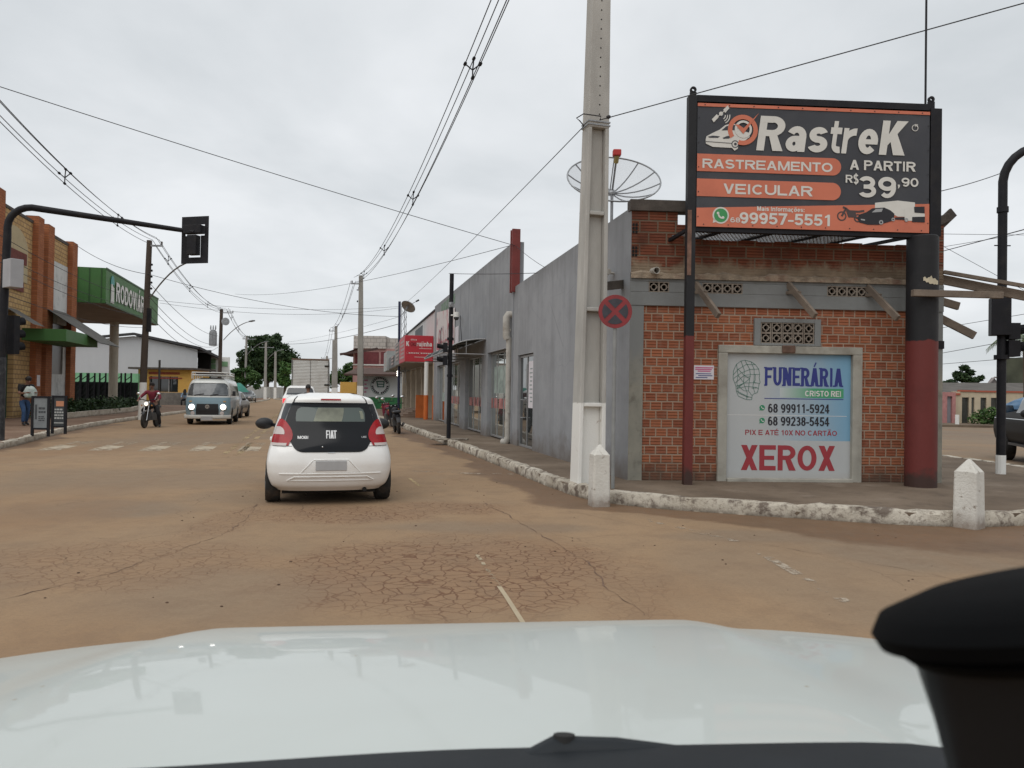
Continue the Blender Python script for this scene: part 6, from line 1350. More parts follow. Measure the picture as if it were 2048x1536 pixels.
b = MB(T); y_ = lf.near(0, .73)[1]-.02; b.ring(0, .73, .062, .078, y_, y_+.01, 20); b.prism([(-.05, .77), (-.035, .77), (-.012, .70), (0, .735), (.012, .70), (.035, .77), (.05, .77), (.018, .675), (0, .71), (-.018, .675)], y_, y_+.01); b.prism([(-.028, .79), (-.015, .79), (0, .755), (.015, .79), (.028, .79), (0, .735)], y_, y_+.01); b.build('round_emblem', CHR, gl_)
HLM = emat('headlight_on', (1, .98, .92), 7.)
for sg in (-1, 1):
    y_ = lf.near(.59, .71)[1]
    b = MB(T); b.lathe([(.14, .02), (.14, -.03), (.115, -.035)], (sg*.59, y_, .71), (0, 1, 0), 24); hb = b.build('headlight', CHR, van, smooth=40); b = MB(T); b.lathe([(.112, -.03), (.08, -.045), (0, -.05)], (sg*.59, y_, .71), (0, 1, 0), 20); b.build('lit_lens', HLM, hb, smooth=60)
    b = MB(T); b.lathe([(.078, .03), (.078, -.03), (.0, -.04)], (sg*.55, lf.near(.55, .47)[1], .47), (0, 1, 0), 16); b.build('fog_lamp', LWH, van, smooth=40)
    b = MB(T); b.box(sg*.62-.07, sg*.62+.07, lf.near(.62, .93)[1]-.012, lf.near(.62, .93)[1]+.02, .91, .96); b.build('indicator', flat('indicator_amber', (.48, .30, .14)), van)
    b = MB(T); lf.patch_side(b, [(1.16, .75, 1.45), (1.35, .78, 1.45), (1.58, .85, 1.42)], sg, .006); lf.patch_side(b, [(1.16, 1.65, 2.7), (1.58, 1.65, 2.7)], sg, .006); lf.patch_side(b, [(1.16, 2.85, 3.9), (1.58, 2.85, 3.9)], sg, .006); b.build('side_window', CGLASS, van, smooth=60)
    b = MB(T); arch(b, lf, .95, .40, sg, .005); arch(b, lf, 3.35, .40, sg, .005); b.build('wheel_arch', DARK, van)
    wheel(van, T, sg*.845, .95, .315, .18); wheel(van, T, sg*.86, 3.35, .315, .18)
    b = MB(T); b.box(sg*.94-.06, sg*.94+.06, .62, .66, 1.16, 1.36); b.tube([(sg*.80, .7, 1.2), (sg*.93, .65, 1.22)], .015, 6); b.build('door_mirror', PLASTB, van)
b = MB(T); rows = [[(x, lf.near(min(abs(x), .83)*(1 if x > 0 else -1), .45)[1] + dy, z) for x in [-.88+1.76*k/16 for k in range(17)]] for dy, z in ((-.02, .24), (-.10, .26), (-.12, .33), (-.10, .39), (-.02, .40))]
b.grid(rows); b.build('bumper', VWHITE, van, smooth=40)
b = MB(T); b.box(-.22, .22, -.135, -.115, .19, .34); b.build('number_plate', PLATE, van)
b = MB(T)
for x in (-.66, .66): b.tube([(x, .5, 2.0), (x, 3.4, 2.0)], .022, 6); b.tube([(x, .5, 2.1), (x, 3.4, 2.1)], .022, 6)
for y in (.5, .9, 1.5, 2.1, 2.7, 3.4): b.tube([(-.66, y, 2.0), (.66, y, 2.0)], .02, 6); [b.tube([(x, y, 1.84), (x, y, 2.1)], .018, 5) for x in (-.66, .66)]
b.tube([(-.66, .5, 2.1), (.66, .5, 2.1)], .022, 6); b.build('roof_rack', VWHITE, van)
b = MB(T); b.box(-.52, .52, .55, 2.8, 2.03, 2.08); b.build('rack_board', mat('rack_brown', (.05, .035, .03), .8), van)
b = MB(T); b.box(-.7, .7, .3, 4, .22, .32); b.build('underbody', DARK, van)

def saloon(name, label, x, y, rz, col, L_=4.2, h=1.42, lit=False, group=None, paint=None):
    d = thing(name, label, 'car', (x, y, 0), rz, group); T = frame(x, y, rz); s = h/1.42
    l = Loft([(.2, .72, .1, L_-.1), (.28, .80, .02, L_-.02), (.5, .84, 0, L_), (.68*s, .83, .05, L_-.03), (.80*s, .80, .35, L_-.10), (.88*s, .78, .85, L_-.25), (.95*s, .74, 1.05, L_-.55), (1.2*s, .64, 1.45, L_-.95), (1.34*s, .58, 1.75, L_-1.2), (1.40*s, .46, 2.0, L_-1.5), (1.42*s, .3, 2.2, L_-1.7)], .45, .45, 2.5, 2.5)
    b = MB(T); l.body(b, .2, h, 40); b.build('body', paint or car_paint(name+'_paint', col), d, smooth=60)
    b = MB(T); l.patch_near(b, [(.93*s, -.66, .66), (1.1*s, -.61, .61), (1.29*s, -.53, .53)], .006, 12); b.build('windscreen', CGLASS, d, smooth=60)
    b = MB(T); l.patch_near(b, [(.42, -.40, .40), (.58, -.42, .42)], .008, 10); b.build('grille', PLASTB, d, smooth=60)
    for sg in (-1, 1):
        b = MB(T); l.patch_side(b, [(.96*s, 1.45, L_-1.0), (1.2*s, 1.75, L_-1.25), (1.30*s, 1.95, L_-1.5)], sg, .006); b.build('side_window', CGLASS, d, smooth=60)
        b = MB(T); l.patch_near(b, [(.56, .48, .74), (.66, .46, .75), (.70*s, .5, .74)], .01, 6, 2, sg); b.build('headlight', LWH, d, smooth=60)
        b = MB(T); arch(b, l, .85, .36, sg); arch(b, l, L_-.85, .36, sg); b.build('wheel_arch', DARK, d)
        wheel(d, T, sg*.84, .85, .30, .19); wheel(d, T, sg*.84, L_-.85, .30, .19)
        b = MB(T); b.ball((sg*.86, 1.35, .98*s), (.10, .06, .07), 10, 6); b.build('door_mirror', PLASTB, d, smooth=60)
    b = MB(T); b.box(-.22, .22, -.012, .03, .36, .48); b.build('number_plate', PLATE, d)
    return d
saloon('following_car', 'dark grey car driving close behind the old blue and white van', -14.75, 39.2, R(11), (.10, .10, .11))
p = on(500, 805); saloon('parked_car', 'small dark green grey car parked at the far left kerb under the round tree', p.x + .0, 86, R(10), (.035, .045, .048))
tb = at(477, 788, 74); b = MB(); rows = []
for k in range(7):
    a = k/6; rows.append([(tb.x + (.12+.85*a)*math.cos(t_), 74 + (.12+.85*a)*math.sin(t_), 2.1-.85*a**1.3) for t_ in [6.283*i/16 for i in range(16)]])
b.grid(rows, True); b.grid([[(p_[0], p_[1], p_[2]-.02) for p_ in r][::-1] for r in rows], True)
um = thing('folded_canopy', 'teal cloth sunshade standing behind the old van', 'parasol', (tb.x, 74, 0)); b.build('cloth', flat('teal_cloth', (.06, .24, .19), .9, .2), um); b = MB(); b.tube([(tb.x, 74, 0), (tb.x, 74, 2.15)], .03, 6); b.build('pole', STEEL, um)

# white pickup and box truck further ahead
p = at(563, 840, 40); px0 = p.x + .93; PRZ = R(14)
pk = thing('pickup', 'white pickup with lit red tail lamps ahead of the hatchback', 'pickup truck', (px0, 40, 0), PRZ); T = frame(px0, 40, PRZ)
lf = Loft([(.40, .82, .1, 5.1), (.5, .88, 0, 5.2), (.95, .90, 0, 5.2), (1.10, .885, .03, 5.1), (1.14, .87, .06, 4.2), (1.30, .80, .62, 3.9), (1.55, .72, .78, 3.3), (1.68, .66, .85, 3.0), (1.74, .5, 1.0, 2.7)], .3, .5, 3.2, 2.6)
b = MB(T); lf.body(b, .40, 1.74, 36); b.build('body', WPAINT, pk, smooth=60)
b = MB(T); lf.patch_near(b, [(1.26, -.70, .70), (1.5, -.66, .66), (1.62, -.60, .60)], .008, 10); b.build('rear_window', CGLASS, pk, smooth=60)
LRE = emat('tail_red', (.75, .05, .06), .9)
for sg in (-1, 1):
    b = MB(T); lf.patch_near(b, [(.82, .66, .86), (1.06, .66, .865)], .012, 5, 2, sg); b.build('tail_lamp', LRE, pk)
    wheel(pk, T, sg*.89, 1.1, .37, .24); wheel(pk, T, sg*.89, 4.2, .37, .24)
    b = MB(T); lf.patch_side(b, [(1.2, 1.2, 3.3), (1.55, 1.3, 2.9)], sg, .006); b.build('side_window', CGLASS, pk)
b = MB(T); b.box(-.8, .8, -.12, .0, .48, .62); b.build('bumper', PLASTB, pk)
p0, p1 = at(582, 790, 53), at(655, 790, 53); TRZ = R(13); tx, ty = (p0.x+p1.x)/2, 53.2
tk = thing('box_truck', 'box truck with tall pale ribbed cargo body seen from behind', 'truck', (tx, ty, 0), TRZ); T = frame(tx, ty, TRZ); hw_ = (p1.x-p0.x)/2*1.0; zt = at(618, 718, 53).z
t = NT('cargo_sheet'); x, y, z = t.xyz(); s_ = t.math('SINE', t.math('MULTIPLY', z, 62.)); c = t.mix(t.ramp(s_, .5, 1.), (.62, .62, .59), (.52, .52, .50)); c = t.mix(t.math('MULTIPLY', t.ramp(t.noise(1., 5), .5, .7), .4), c, (.33, .30, .26)); t.bump(s_, .4, .02); CGO = t.fin(c, .6)
b = MB(T); b.box(-hw_, hw_, 0, 6.2, 1.05, zt-.05); b.build('cargo_box', CGO, tk)
b = MB(T); b.box(-hw_-.01, hw_+.01, -.03, .05, zt-.06, zt+.03); b.box(-hw_, hw_, -.04, .03, .98, 1.08); b.build('frame', mat('truck_rust', (.16, .10, .07), .8, .3, 5.), tk)
b = MB(T); b.box(-.015, .015, -.02, .0, 1.1, zt-.08); b.box(-hw_+.02, -hw_+.08, -.03, 0, 1.1, zt-.1); b.box(hw_-.08, hw_-.02, -.03, 0, 1.1, zt-.1); b.build('door_seam', mat('seam_grey', (.14, .135, .13), .7), tk)
b = MB(T)
for sx, z in ((hw_-.15, 1.9), (hw_-.15, 3.2), (-.55, 1.25), (.35, 1.25)): b.box(sx-.16, sx+.16, -.045, -.02, z-.05, z+.05)
b.build('hinge_plate', DARK, tk)
b = MB(T); b.box(-.9, .9, .4, 6, .6, 1.0); b.box(-1.05, 1.05, 6.5, 8.2, .6, 2.6); b.build('chassis_cab', mat('cab_white', (.45, .45, .44), .6), tk)
for sg in (-1, 1): wheel(tk, T, sg*1.05, 1.6, .48, .45); wheel(tk, T, sg*1.05, 6.9, .48, .28)

# dark vehicle with blue tarpaulin at the side street
sx_, sy_ = 12.6, 19.65; SV = R(-19.3)
# local: x across (left of image = -x), near end -y is the front of the vehicle (it faces the camera)
su = thing('loaded_pickup', 'dark grey pickup with blue tarpaulin load at the side street edge', 'pickup truck', (sx_, sy_, 0), SV); T = frame(sx_, sy_, SV) @ Matrix.Translation((.92, -3.75, 0))
lf = Loft([(.42, .80, .15, 5.0), (.52, .88, .02, 5.12), (.75, .92, .0, 5.15), (1.0, .915, .03, 5.12), (1.13, .89, .2, 5.05), (1.18, .86, 1.0, 4.9), (1.25, .80, 1.2, 3.4), (1.55, .72, 1.6, 3.25), (1.70, .64, 1.9, 3.1), (1.76, .5, 2.1, 2.9)], .45, .35, 2.6, 3.2)
DPK = car_paint('dark_pickup_paint', (.016, .015, .014), (.06, .046, .036)); DPK.node_tree.nodes['Principled BSDF'].inputs['Coat Weight'].default_value = 0; DPK.node_tree.nodes['Principled BSDF'].inputs['Specular IOR Level'].default_value = .08; DPK.node_tree.links.remove(DPK.node_tree.nodes['Principled BSDF'].inputs['Roughness'].links[0]); DPK.node_tree.nodes['Principled BSDF'].inputs['Roughness'].default_value = .55; b = MB(T); lf.body(b, .42, 1.76, 40); b.build('body', DPK, su, smooth=60)
for sg in (-1, 1):
    b = MB(T); lf.patch_side(b, [(1.22, 1.55, 3.1), (1.52, 1.85, 3.05), (1.62, 2.0, 3.0)], sg, .006); b.build('side_window', CGLASS, su, smooth=60)
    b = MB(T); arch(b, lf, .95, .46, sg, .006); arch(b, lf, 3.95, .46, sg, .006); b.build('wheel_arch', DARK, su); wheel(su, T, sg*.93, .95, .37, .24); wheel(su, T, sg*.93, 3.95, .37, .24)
    b = MB(T); b.ball((sg*1.02, 1.55, 1.22), (.12, .07, .10), 10, 8); b.build('door_mirror', PLASTB, su, smooth=60)
    b = MB(T); lf.patch_side(b, [(1.06, .5, 4.8), (1.075, .5, 4.8)], sg, .008, 14, 1); b.build('chrome_strip', CHR, su)
    b = MB(T); b.bar(lf.side(1.4, .45, sg, .05), lf.side(3.4, .45, sg, .05), .12, .06); b.build('side_step', PLASTB, su)
TARP = mat('blue_tarp', (.07, .15, .26), .45, .35, 4., dirt=((.20, .28, .36), .5, 3.), bump=.8, bs=9)
def lump(T, c, r, seed):
    b = MB(T); rows = []
    for i in range(13):
        th = math.pi*i/12; rows.append([])
        for k in range(22):
            a = 6.283*k/22; d = Vector((math.sin(th)*math.cos(a), math.sin(th)*math.sin(a), -math.cos(th))); q = 1 + .22*noise.noise((d.x*2.2+seed, d.y*2.2, d.z*2.2)) + .07*noise.noise((d.x*7, d.y*7+seed, d.z*7))
            rows[-1].append((c[0]+d.x*r[0]*q, c[1]+d.y*r[1]*q, c[2]+max(-.55, d.z)*r[2]*q))
    b.grid(rows, True); return b
o = lump(T, (.0, 4.25, 1.30), (.80, .75, .34), 1).build('tarp_bundle', TARP, smooth=60); tag(o, 'crumpled blue tarpaulin bundle lying in the dark pickup bed', 'tarpaulin')
o = lump(T, (.05, 2.6, 1.90), (.62, .85, .30), 4).build('tarp_bundle', TARP, smooth=60); tag(o, 'crumpled blue tarpaulin bundle tied on the dark pickup roof', 'tarpaulin')

# ---------------------------------------------------------------- people
SKIN = mat('skin_brown', (.20, .105, .07), .6, .1, 8.); HAIR = mat('hair_dark', (.015, .012, .011), .7, .2, 9.)
def skin_mesh(name, chains, m, par, T, sub=1, root=None):
    """chains: lists of (point, radius); the first point of a later chain is welded to the closest existing vertex"""
    vs, es, rs = [], [], []
    for ch in chains:
        prev = None
        for i, (p, r) in enumerate(ch):
            p = T @ Vector(p); j = None
            if i == 0:
                for k, v in enumerate(vs):
                    if (v - p).length < 1e-4: j = k
            if j is None: vs.append(p); rs.append(r if isinstance(r, tuple) else (r, r)); j = len(vs)-1
            if prev is not None: es.append((prev, j))
            prev = j
    q = par; M = None
    while q is not None and M is None: M = WM.get(q.name); q = q.parent
    iv = M.inverted(); me = bpy.data.meshes.new(name); me.from_pydata([tuple(iv @ v) for v in vs], es, []); o = bpy.data.objects.new(name, me); COL.objects.link(o); o.parent = par
    s = o.modifiers.new('skin', 'SKIN'); sv = me.skin_vertices[0].data if me.skin_vertices else None
    if sv is None:
        bm_ = None; import bmesh; bm_ = bmesh.new(); bm_.from_mesh(me); bm_.verts.layers.skin.verify(); bm_.to_mesh(me); bm_.free(); sv = me.skin_vertices[0].data
    for k, r in enumerate(rs): sv[k].radius = r
    sv[0].use_root = True; s.use_smooth_shade = True; d = o.modifiers.new('sub', 'SUBSURF'); d.levels = d.render_levels = sub
    me.materials.append(m); return o
def lp(a, b, t): return tuple(p + (q-p)*t for p, q in zip(a, b))
def person(label, T, J, shirt, pants, sleeve=.55, shoe=None, name='person', hat=None, cat='person'):
    """J: joints pelvis, chest, neck, head, and per side (l, r): shoulder, elbow, wrist, hand dir, hip, knee, ankle, toe"""
    base = T @ Vector(((J['pelvis'][0]), J['pelvis'][1], 0)); d = thing(name, label, cat, tuple(base)); ch = []
    pe, c_, nk, hd_ = J['pelvis'], J['chest'], J['neck'], J['head']
    ch.append([(pe, (.145, .11)), (lp(pe, c_, .5), (.125, .095)), (c_, (.15, .11)), (nk, .055), (lp(nk, hd_, .4), .055), (hd_, (.085, .10)), (lp(nk, hd_, 1.55), (.06, .07))])
    for s in 'lr':
        sh, el, wr, hn, hi, kn, an, to = (J[k+s] for k in ('sh', 'el', 'wr', 'hand', 'hip', 'kn', 'an', 'toe'))
        ch.append([(c_, .1), (sh, .062), (lp(sh, el, .5), .05), (el, .042), (lp(el, wr, .4), .04), (wr, .027), (lp(wr, hn, .45), (.040, .022))])
        base_ = lp(wr, hn, .45); dv = (Vector(hn)-Vector(wr)); n_ = dv.cross(Vector((0, 0, 1))); n_ = n_.normalized() if n_.length > 1e-3 else Vector((1, 0, 0)); dn = Vector((0, 0, -1))
        for k, ln in enumerate((.85, .98, .92, .72)):
            o_ = n_*(k-1.5)*.019; b0 = Vector(base_); m1 = b0 + dv*.45*ln + o_ + dn*.006; m2 = b0 + dv*.75*ln + o_ + dn*.028; ch.append([(base_, .02), (tuple(m1), .0095), (tuple(m2), .008)])
        th = Vector(wr) + dv*.25 + n_*(-.04); ch.append([(base_, .02), (tuple(th), .011), (tuple(th + dv*.35 + dn*.012), .009)])
        ch.append([(pe, .1), (hi, .085), (lp(hi, kn, .5), .075), (kn, .055), (lp(kn, an, .35), .055), (an, .036), (to, (.04, .03))])
    body = skin_mesh('body', ch, SKIN, d, T, 1)
    def cl(name, chains, m): return skin_mesh(name, chains, m, d, T, 1)
    sc_ = [[(lp(pe, c_, -.05), (.165, .13)), (lp(pe, c_, .5), (.15, .115)), (c_, (.172, .125)), (lp(c_, nk, .75), .075)]]
    for s in 'lr':
        sh, el, wr = J['sh'+s], J['el'+s], J['wr'+s]; sc_.append([(c_, .1), (sh, .078), (lp(sh, el, .5), .064)] + ([(el, .055), (lp(el, wr, .75), .046)] if sleeve > .9 else [(lp(sh, el, .8), .06)]))
    cl('shirt', sc_, shirt)
    pc_ = [[(lp(pe, c_, .12), (.16, .125)), (pe, (.165, .13))]]
    for s in 'lr': hi, kn, an = J['hip'+s], J['kn'+s], J['an'+s]; pc_.append([(pe, .1), (hi, .10), (lp(hi, kn, .5), .088), (kn, .07), (lp(kn, an, .5), .064), (lp(kn, an, .95), .058)])
    cl('trousers', pc_, pants)
    for s in 'lr':
        an, to = J['an'+s], J['toe'+s]; skin_mesh('shoe', [[(lp(an, to, -.25), .042), (lp(an, to, .4), .048), (lp(an, to, 1.15), (.045, .034))]], shoe or PLASTB, d, T, 1)
    hv = Vector(hd_); up_ = (hv - Vector(nk)).normalized(); fw = Vector(J.get('face', (0, -1, 0))).normalized(); rt = fw.cross(up_).normalized(); A = lambda f, r, u: T @ (hv + fw*f + rt*r + up_*u)
    b = MB(); 
    for r in (-.034, .034): b.ball(tuple(A(.092, r, .015)), (.014, .014, .010), 8, 6)
    b.build('eye', HAIR, d); b = MB(); b.tube([A(.09, 0, .01), A(.125, 0, -.028), A(.095, 0, -.036)], [.010, .017, .012], 8); b.build('nose', SKIN, d, smooth=60); b = MB(); b.tube([A(.088, -.028, -.062), A(.10, 0, -.064), A(.088, .028, -.062)], [.005, .010, .005], 6); b.build('mouth', flat('lip_brown', (.16, .06, .05)), d)
    for r in (-.088, .088): b = MB(); b.ball(tuple(A(-.005, r, .0)), (.014, .022, .032), 8, 6); b.build('ear', SKIN, d, smooth=60)
    b = MB(); rows = []
    for i in range(9):
        t_ = math.pi*.60*i/8; rows.append([tuple(A(-.012 + (.112+.002)*math.sin(t_)*math.cos(a) * (1 if math.cos(a) < .3 or t_ < 1.0 else .86), .098*math.sin(t_)*math.sin(a), .035 + .108*math.cos(t_))) for a in [6.283*k/18 for k in range(18)]])
    b.grid(rows, True); b.build('hair' if hat is None else 'helmet', HAIR if hat is None else hat, d, smooth=80); return d
MAR = mat('maroon_cloth', (.16, .020, .035), .9, .2, 8.); BLKC = mat('black_cloth', (.014, .013, .014), .9, .3, 8.); JEAN = mat('blue_jeans', (.035, .075, .16), .9, .25, 8.); LBL = mat('pale_blue_cloth', (.24, .34, .46), .9, .15, 6.); WCL = mat('white_cloth', (.52, .52, .52), .9, .1, 8.)
def rider_joints(foot='r'):
    J = dict(pelvis=(0, .28, .86), chest=(0, .17, 1.24), neck=(0, .12, 1.44), head=(0, .09, 1.58))
    for s, k in (('l', -1), ('r', 1)):
        J['sh'+s] = (k*.20, .14, 1.36); J['el'+s] = (k*.36, -.06, 1.14); J['wr'+s] = (k*.36, -.30, 1.03); J['hand'+s] = (k*.33, -.42, 1.02)
        J['hip'+s] = (k*.11, .24, .82); J['kn'+s] = (k*.27, -.10, .66); J['an'+s] = (k*.20, .10, .34); J['toe'+s] = (k*.22, -.06, .28)
    k = 1 if foot == 'r' else -1
    J['kn'+foot] = (k*.30, -.05, .52); J['an'+foot] = (k*.33, .06, .10); J['toe'+foot] = (k*.36, -.10, .045); return J
def motorcycle(label, x, y, rz, col, lit=False, group=None, lean=0., name='motorcycle', scooter=False):
    d = thing(name, label, 'motorcycle', (x, y, 0), rz, group); T = frame(x, y, rz) @ Matrix.Rotation(lean, 4, 'Y'); r = .29
    for yy_, nm in ((-.62, 'front'), (.62, 'rear')):
        b = MB(T); b.lathe([(r-.07, -.035), (r-.02, -.045), (r, -.02), (r, .02), (r-.02, .045), (r-.07, .035)], (0, yy_, r), (1, 0, 0), 26); w_ = b.build('wheel', RUB, d, smooth=50)
        b = MB(T); b.lathe([(r-.085, -.03), (r-.07, -.03), (r-.07, .03), (r-.085, .03)], (0, yy_, r), (1, 0, 0), 24); b.tube([(-.05, yy_, r), (.05, yy_, r)], .045, 10)
        for k in range(10): a = 6.283*k/10; b.tube([(.02*(-1)**k, yy_, r), (0, yy_+(r-.08)*math.cos(a), r+(r-.08)*math.sin(a))], .005, 4)
        b.build('rim', CHR, w_)
    b = MB(T)
    for s in (-.075, .075): b.tube([(s, -.62, r), (s, -.36, 1.0)], .022, 8)
    b.build('fork', CHR, d)
    b = MB(T); rows = [[(.06*math.cos(R(-90+36*k))*1., -.62+.345*math.cos(R(a)), r+.345*math.sin(R(a))) for k in range(1)] for a in range(20, 150, 10)]
    pts = [(-.62+.33*math.cos(R(a)), r+.33*math.sin(R(a))) for a in range(30, 150, 12)]
    b.grid([[(-.06, p, q), (0, p, q+.02), (.06, p, q)] for p, q in pts]); pts2 = [(.62+.36*math.cos(R(a)), r+.36*math.sin(R(a))) for a in range(20, 160, 14)]; b.grid([[(-.07, p, q), (0, p, q+.02), (.07, p, q)] for p, q in pts2]); b.build('mudguard', PLASTB, d, smooth=60)
    b = MB(T); b.ball((0, -.02, .82), (.13, .27, .13), 14, 10); 
    if scooter: b.prism([(-.36, .45), (-.42, .95), (-.36, 1.0), (-.28, .45)], -.17, .17, 'yz'); b.ball((0, .45, .62), (.14, .36, .16), 12, 8)
    b.build('fuel_tank', col, d, smooth=60)
    b = MB(T); b.box(-.13, .13, .2, .80, .74, .83); b.build('seat', PLASTB, d, bevel=.03)
    b = MB(T); b.box(-.15, .15, -.22, .24, .28, .56); b.tube([(0, -.1, .5), (0, -.22, .66)], .09, 10); b.tube([(-.16, -.15, .3), (-.18, .2, .24), (-.17, .8, .36)], [.03, .03, .05], 8); b.build('engine', mat('engine_grey', (.07, .07, .07), .5, .3, 9.), d, bevel=.02)
    b = MB(T); b.tube([(-.38, -.26, 1.05), (-.18, -.34, 1.06), (0, -.36, 1.01), (.18, -.34, 1.06), (.38, -.26, 1.05)], .016, 6); b.build('handlebar', BLKM, d)
    b = MB(T); b.lathe([(.10, .05), (.10, -.02), (.085, -.05)], (0, -.44, .90), (0, 1, 0), 18); h_ = b.build('headlamp', CHR, d, smooth=40); b = MB(T); b.lathe([(.085, -.045), (.05, -.06), (0, -.065)], (0, -.44, .90), (0, 1, 0), 18); b.build('lens', emat('moto_lamp', (1, .93, .8), .9) if lit else LWH, h_, smooth=60)
    for s in (-1, 1): b = MB(T); b.tube([(s*.24, -.32, 1.05), (s*.33, -.28, 1.24)], .008, 5); b.ball((s*.36, -.28, 1.28), (.075, .018, .05), 10, 6); mr_ = b.build('mirror', CHR, d, smooth=60)
    for s in (-1, 1): b = MB(T); b.ball((s*.18, -.42, .84), (.03, .04, .03), 8, 6); b.build('indicator', flat('amber_lens', (.45, .2, .05)), d)
    return d
mp = on(277, 857); MRZ2 = R(6)
motorcycle('dark motorcycle with round lit headlamp ridden by a person in maroon', mp.x, 29.2, MRZ2, BLKM, True)
person('person in a maroon long sleeved shirt riding the dark motorcycle with one foot down', frame(mp.x, 29.2, MRZ2), rider_joints('r'), MAR, BLKC, 1.)
pw = on(50, 851, .14); PT = frame(pw.x, 26.4, R(55), .14)
J = dict(pelvis=(0, .05, .90), chest=(0, -.06, 1.25), neck=(0, -.14, 1.43), head=(0, -.20, 1.56), face=(0, -1, -.35))
for s, k in (('l', -1), ('r', 1)):
    J['sh'+s] = (k*.19, -.10, 1.36); J['el'+s] = (k*.27, -.18, 1.10); J['wr'+s] = (k*.16, -.42, 1.12); J['hand'+s] = (k*.08, -.54, 1.16); J['hip'+s] = (k*.10, .05, .86)
    J['kn'+s] = (k*.11, -.08 + .10*k, .50); J['an'+s] = (k*.12, .02 + .17*k, .09); J['toe'+s] = (k*.13, -.14 + .17*k, .04)
person('walking person in black top and blue jeans by the station entrance', PT, J, BLKC, JEAN, .55)
o = lump(PT, (.0, -.36, 1.10), (.20, .15, .26), 7).build('cloth_bag', mat('bag_cloth', (.42, .47, .44), .9, .3, 6., dirt=((.20, .38, .26), .6, 4.)), smooth=60); tag(o, 'white and green bag held by the walking person in jeans', 'bag')
bp_ = at(358, 800, 60.5); bt = frame(bp_.x, 61.6, R(5))
J = dict(pelvis=(0, .1, .62), chest=(0, .05, .98), neck=(0, .0, 1.18), head=(0, -.04, 1.32))
for s, k in (('l', -1), ('r', 1)):
    J['sh'+s] = (k*.19, .03, 1.11); J['el'+s] = (k*.27, -.05, .85); J['wr'+s] = (k*.18, -.28, .74); J['hand'+s] = (k*.12, -.38, .72); J['hip'+s] = (k*.1, .08, .60); J['kn'+s] = (k*.16, -.34, .55); J['an'+s] = (k*.15, -.32, .12); J['toe'+s] = (k*.16, -.48, .06)
person('seated person in a pale blue shirt on the stone bench by the yellow kiosk', bt, J, LBL, BLKC, 1.)
rp_ = at(616, 800, 28); motorcycle('dark motorcycle mostly hidden in front of the white hatchback', rp_.x, 28, R(194), BLKM)
J = rider_joints('l'); J['face'] = (0, -1, 0)
person('person with dark hair riding the motorcycle hidden by the white hatchback', frame(rp_.x, 28, R(194)), J, BLKC, JEAN, 1.)
for u, v, yy_, rz, lb, cl_ in ((797, 866, 29.0, R(70), 'dark motorcycle leaning at the kerb nearest the hatchback', BLKM), (781, 852, 31.2, R(75), 'dark red motorcycle parked behind another at the kerb', MAR)):
    p = on(u, v); motorcycle(lb, p.x - .05, p.y, rz - R(90) + R(110) if False else rz + R(125), cl_, False, 'motorcycles parked at the right kerb', R(7), 'motorcycle', True)

# ---------------------------------------------------------------- poles, lamps and wires
WIRE = mat('cable_black', (.025, .025, .028), .7); WPOLE = mat('timber_pole', (.085, .065, .052), .9, .3, 4., streak=.5, bump=.4, bs=20)
def split2(name, zc, up_, lo): return split_mat(name, zc, up_, lo)
WPB = pole_mat('timber_pole_white_foot', 1.75, (.085, .065, .052)); CPB = pole_mat('far_pole_concrete', 1.85, (.33, .315, .285))
def far_pole(name, label, top, base, Y, m, r0=.16, r1=.11, arms=True, square=False, tilt=0):
    t_, b_ = at(top[0], top[1], Y), at(base, 800, Y); d = thing(name, label, 'utility pole', (b_.x, Y, 0), 0, 'utility poles along the street'); b = MB()
    if square: b.add([(b_.x-r0, Y-r0*.8, 0), (b_.x+r0, Y-r0*.8, 0), (b_.x+r0, Y+r0*.8, 0), (b_.x-r0, Y+r0*.8, 0), (t_.x-r1, Y-r1*.8, t_.z), (t_.x+r1, Y-r1*.8, t_.z), (t_.x+r1, Y+r1*.8, t_.z), (t_.x-r1, Y+r1*.8, t_.z)], [(0,3,2,1),(4,5,6,7),(0,1,5,4),(1,2,6,5),(2,3,7,6),(3,0,4,7)])
    else: b.tube([(b_.x, Y, 0), ((b_.x+t_.x)/2, Y, t_.z/2), (t_.x, Y, t_.z)], [r0, (r0+r1)/2, r1], 10)
    b.build('shaft', m, d, smooth=40); return d, t_
def crossarm(d, t_, dz, x0, x1, n=3):
    b = MB(); z = t_.z - dz; b.box(t_.x+x0, t_.x+x1, t_.y-.07, t_.y-.01, z-.04, z+.04); b.build('cross_arm', STEEL, d); b = MB()
    for k in range(n): x = t_.x + x0 + (x1-x0)*(k+.1)/(n-.8); b.lathe([(.02, 0), (.05, .04), (.035, .08), (.05, .12), (.02, .17)], (x, t_.y-.04, z+.04), (0, 0, 1), 8)
    b.build('insulator', flat('porcelain', (.10, .085, .08)), d)
def street_lamp(label, p0, p1, Y, Y1, cat='street lamp'):
    a, c = at(p0[0], p0[1], Y), at(p1[0], p1[1], Y1); d = thing('street_lamp', label, cat, tuple(a), 0, 'lamp arms on the utility poles'); b = MB()
    pts = []
    for k in range(9):
        t_ = k/8; pts.append((a.x+(c.x-a.x)*t_, a.y+(c.y-a.y)*t_, a.z+(c.z-a.z)*(1-(1-t_)**1.8)))
    b.tube(pts, .035, 6); b.build('arm', STEEL, d, smooth=60); b = MB(); dr_ = Vector(pts[-1])-Vector(pts[-2]); e_ = Vector(pts[-1]); b.bar(e_, e_ + dr_.normalized()*.75, .26, .10); b.build('lamp_head', flat('lamp_grey', (.16, .165, .17)), d, bevel=.02)
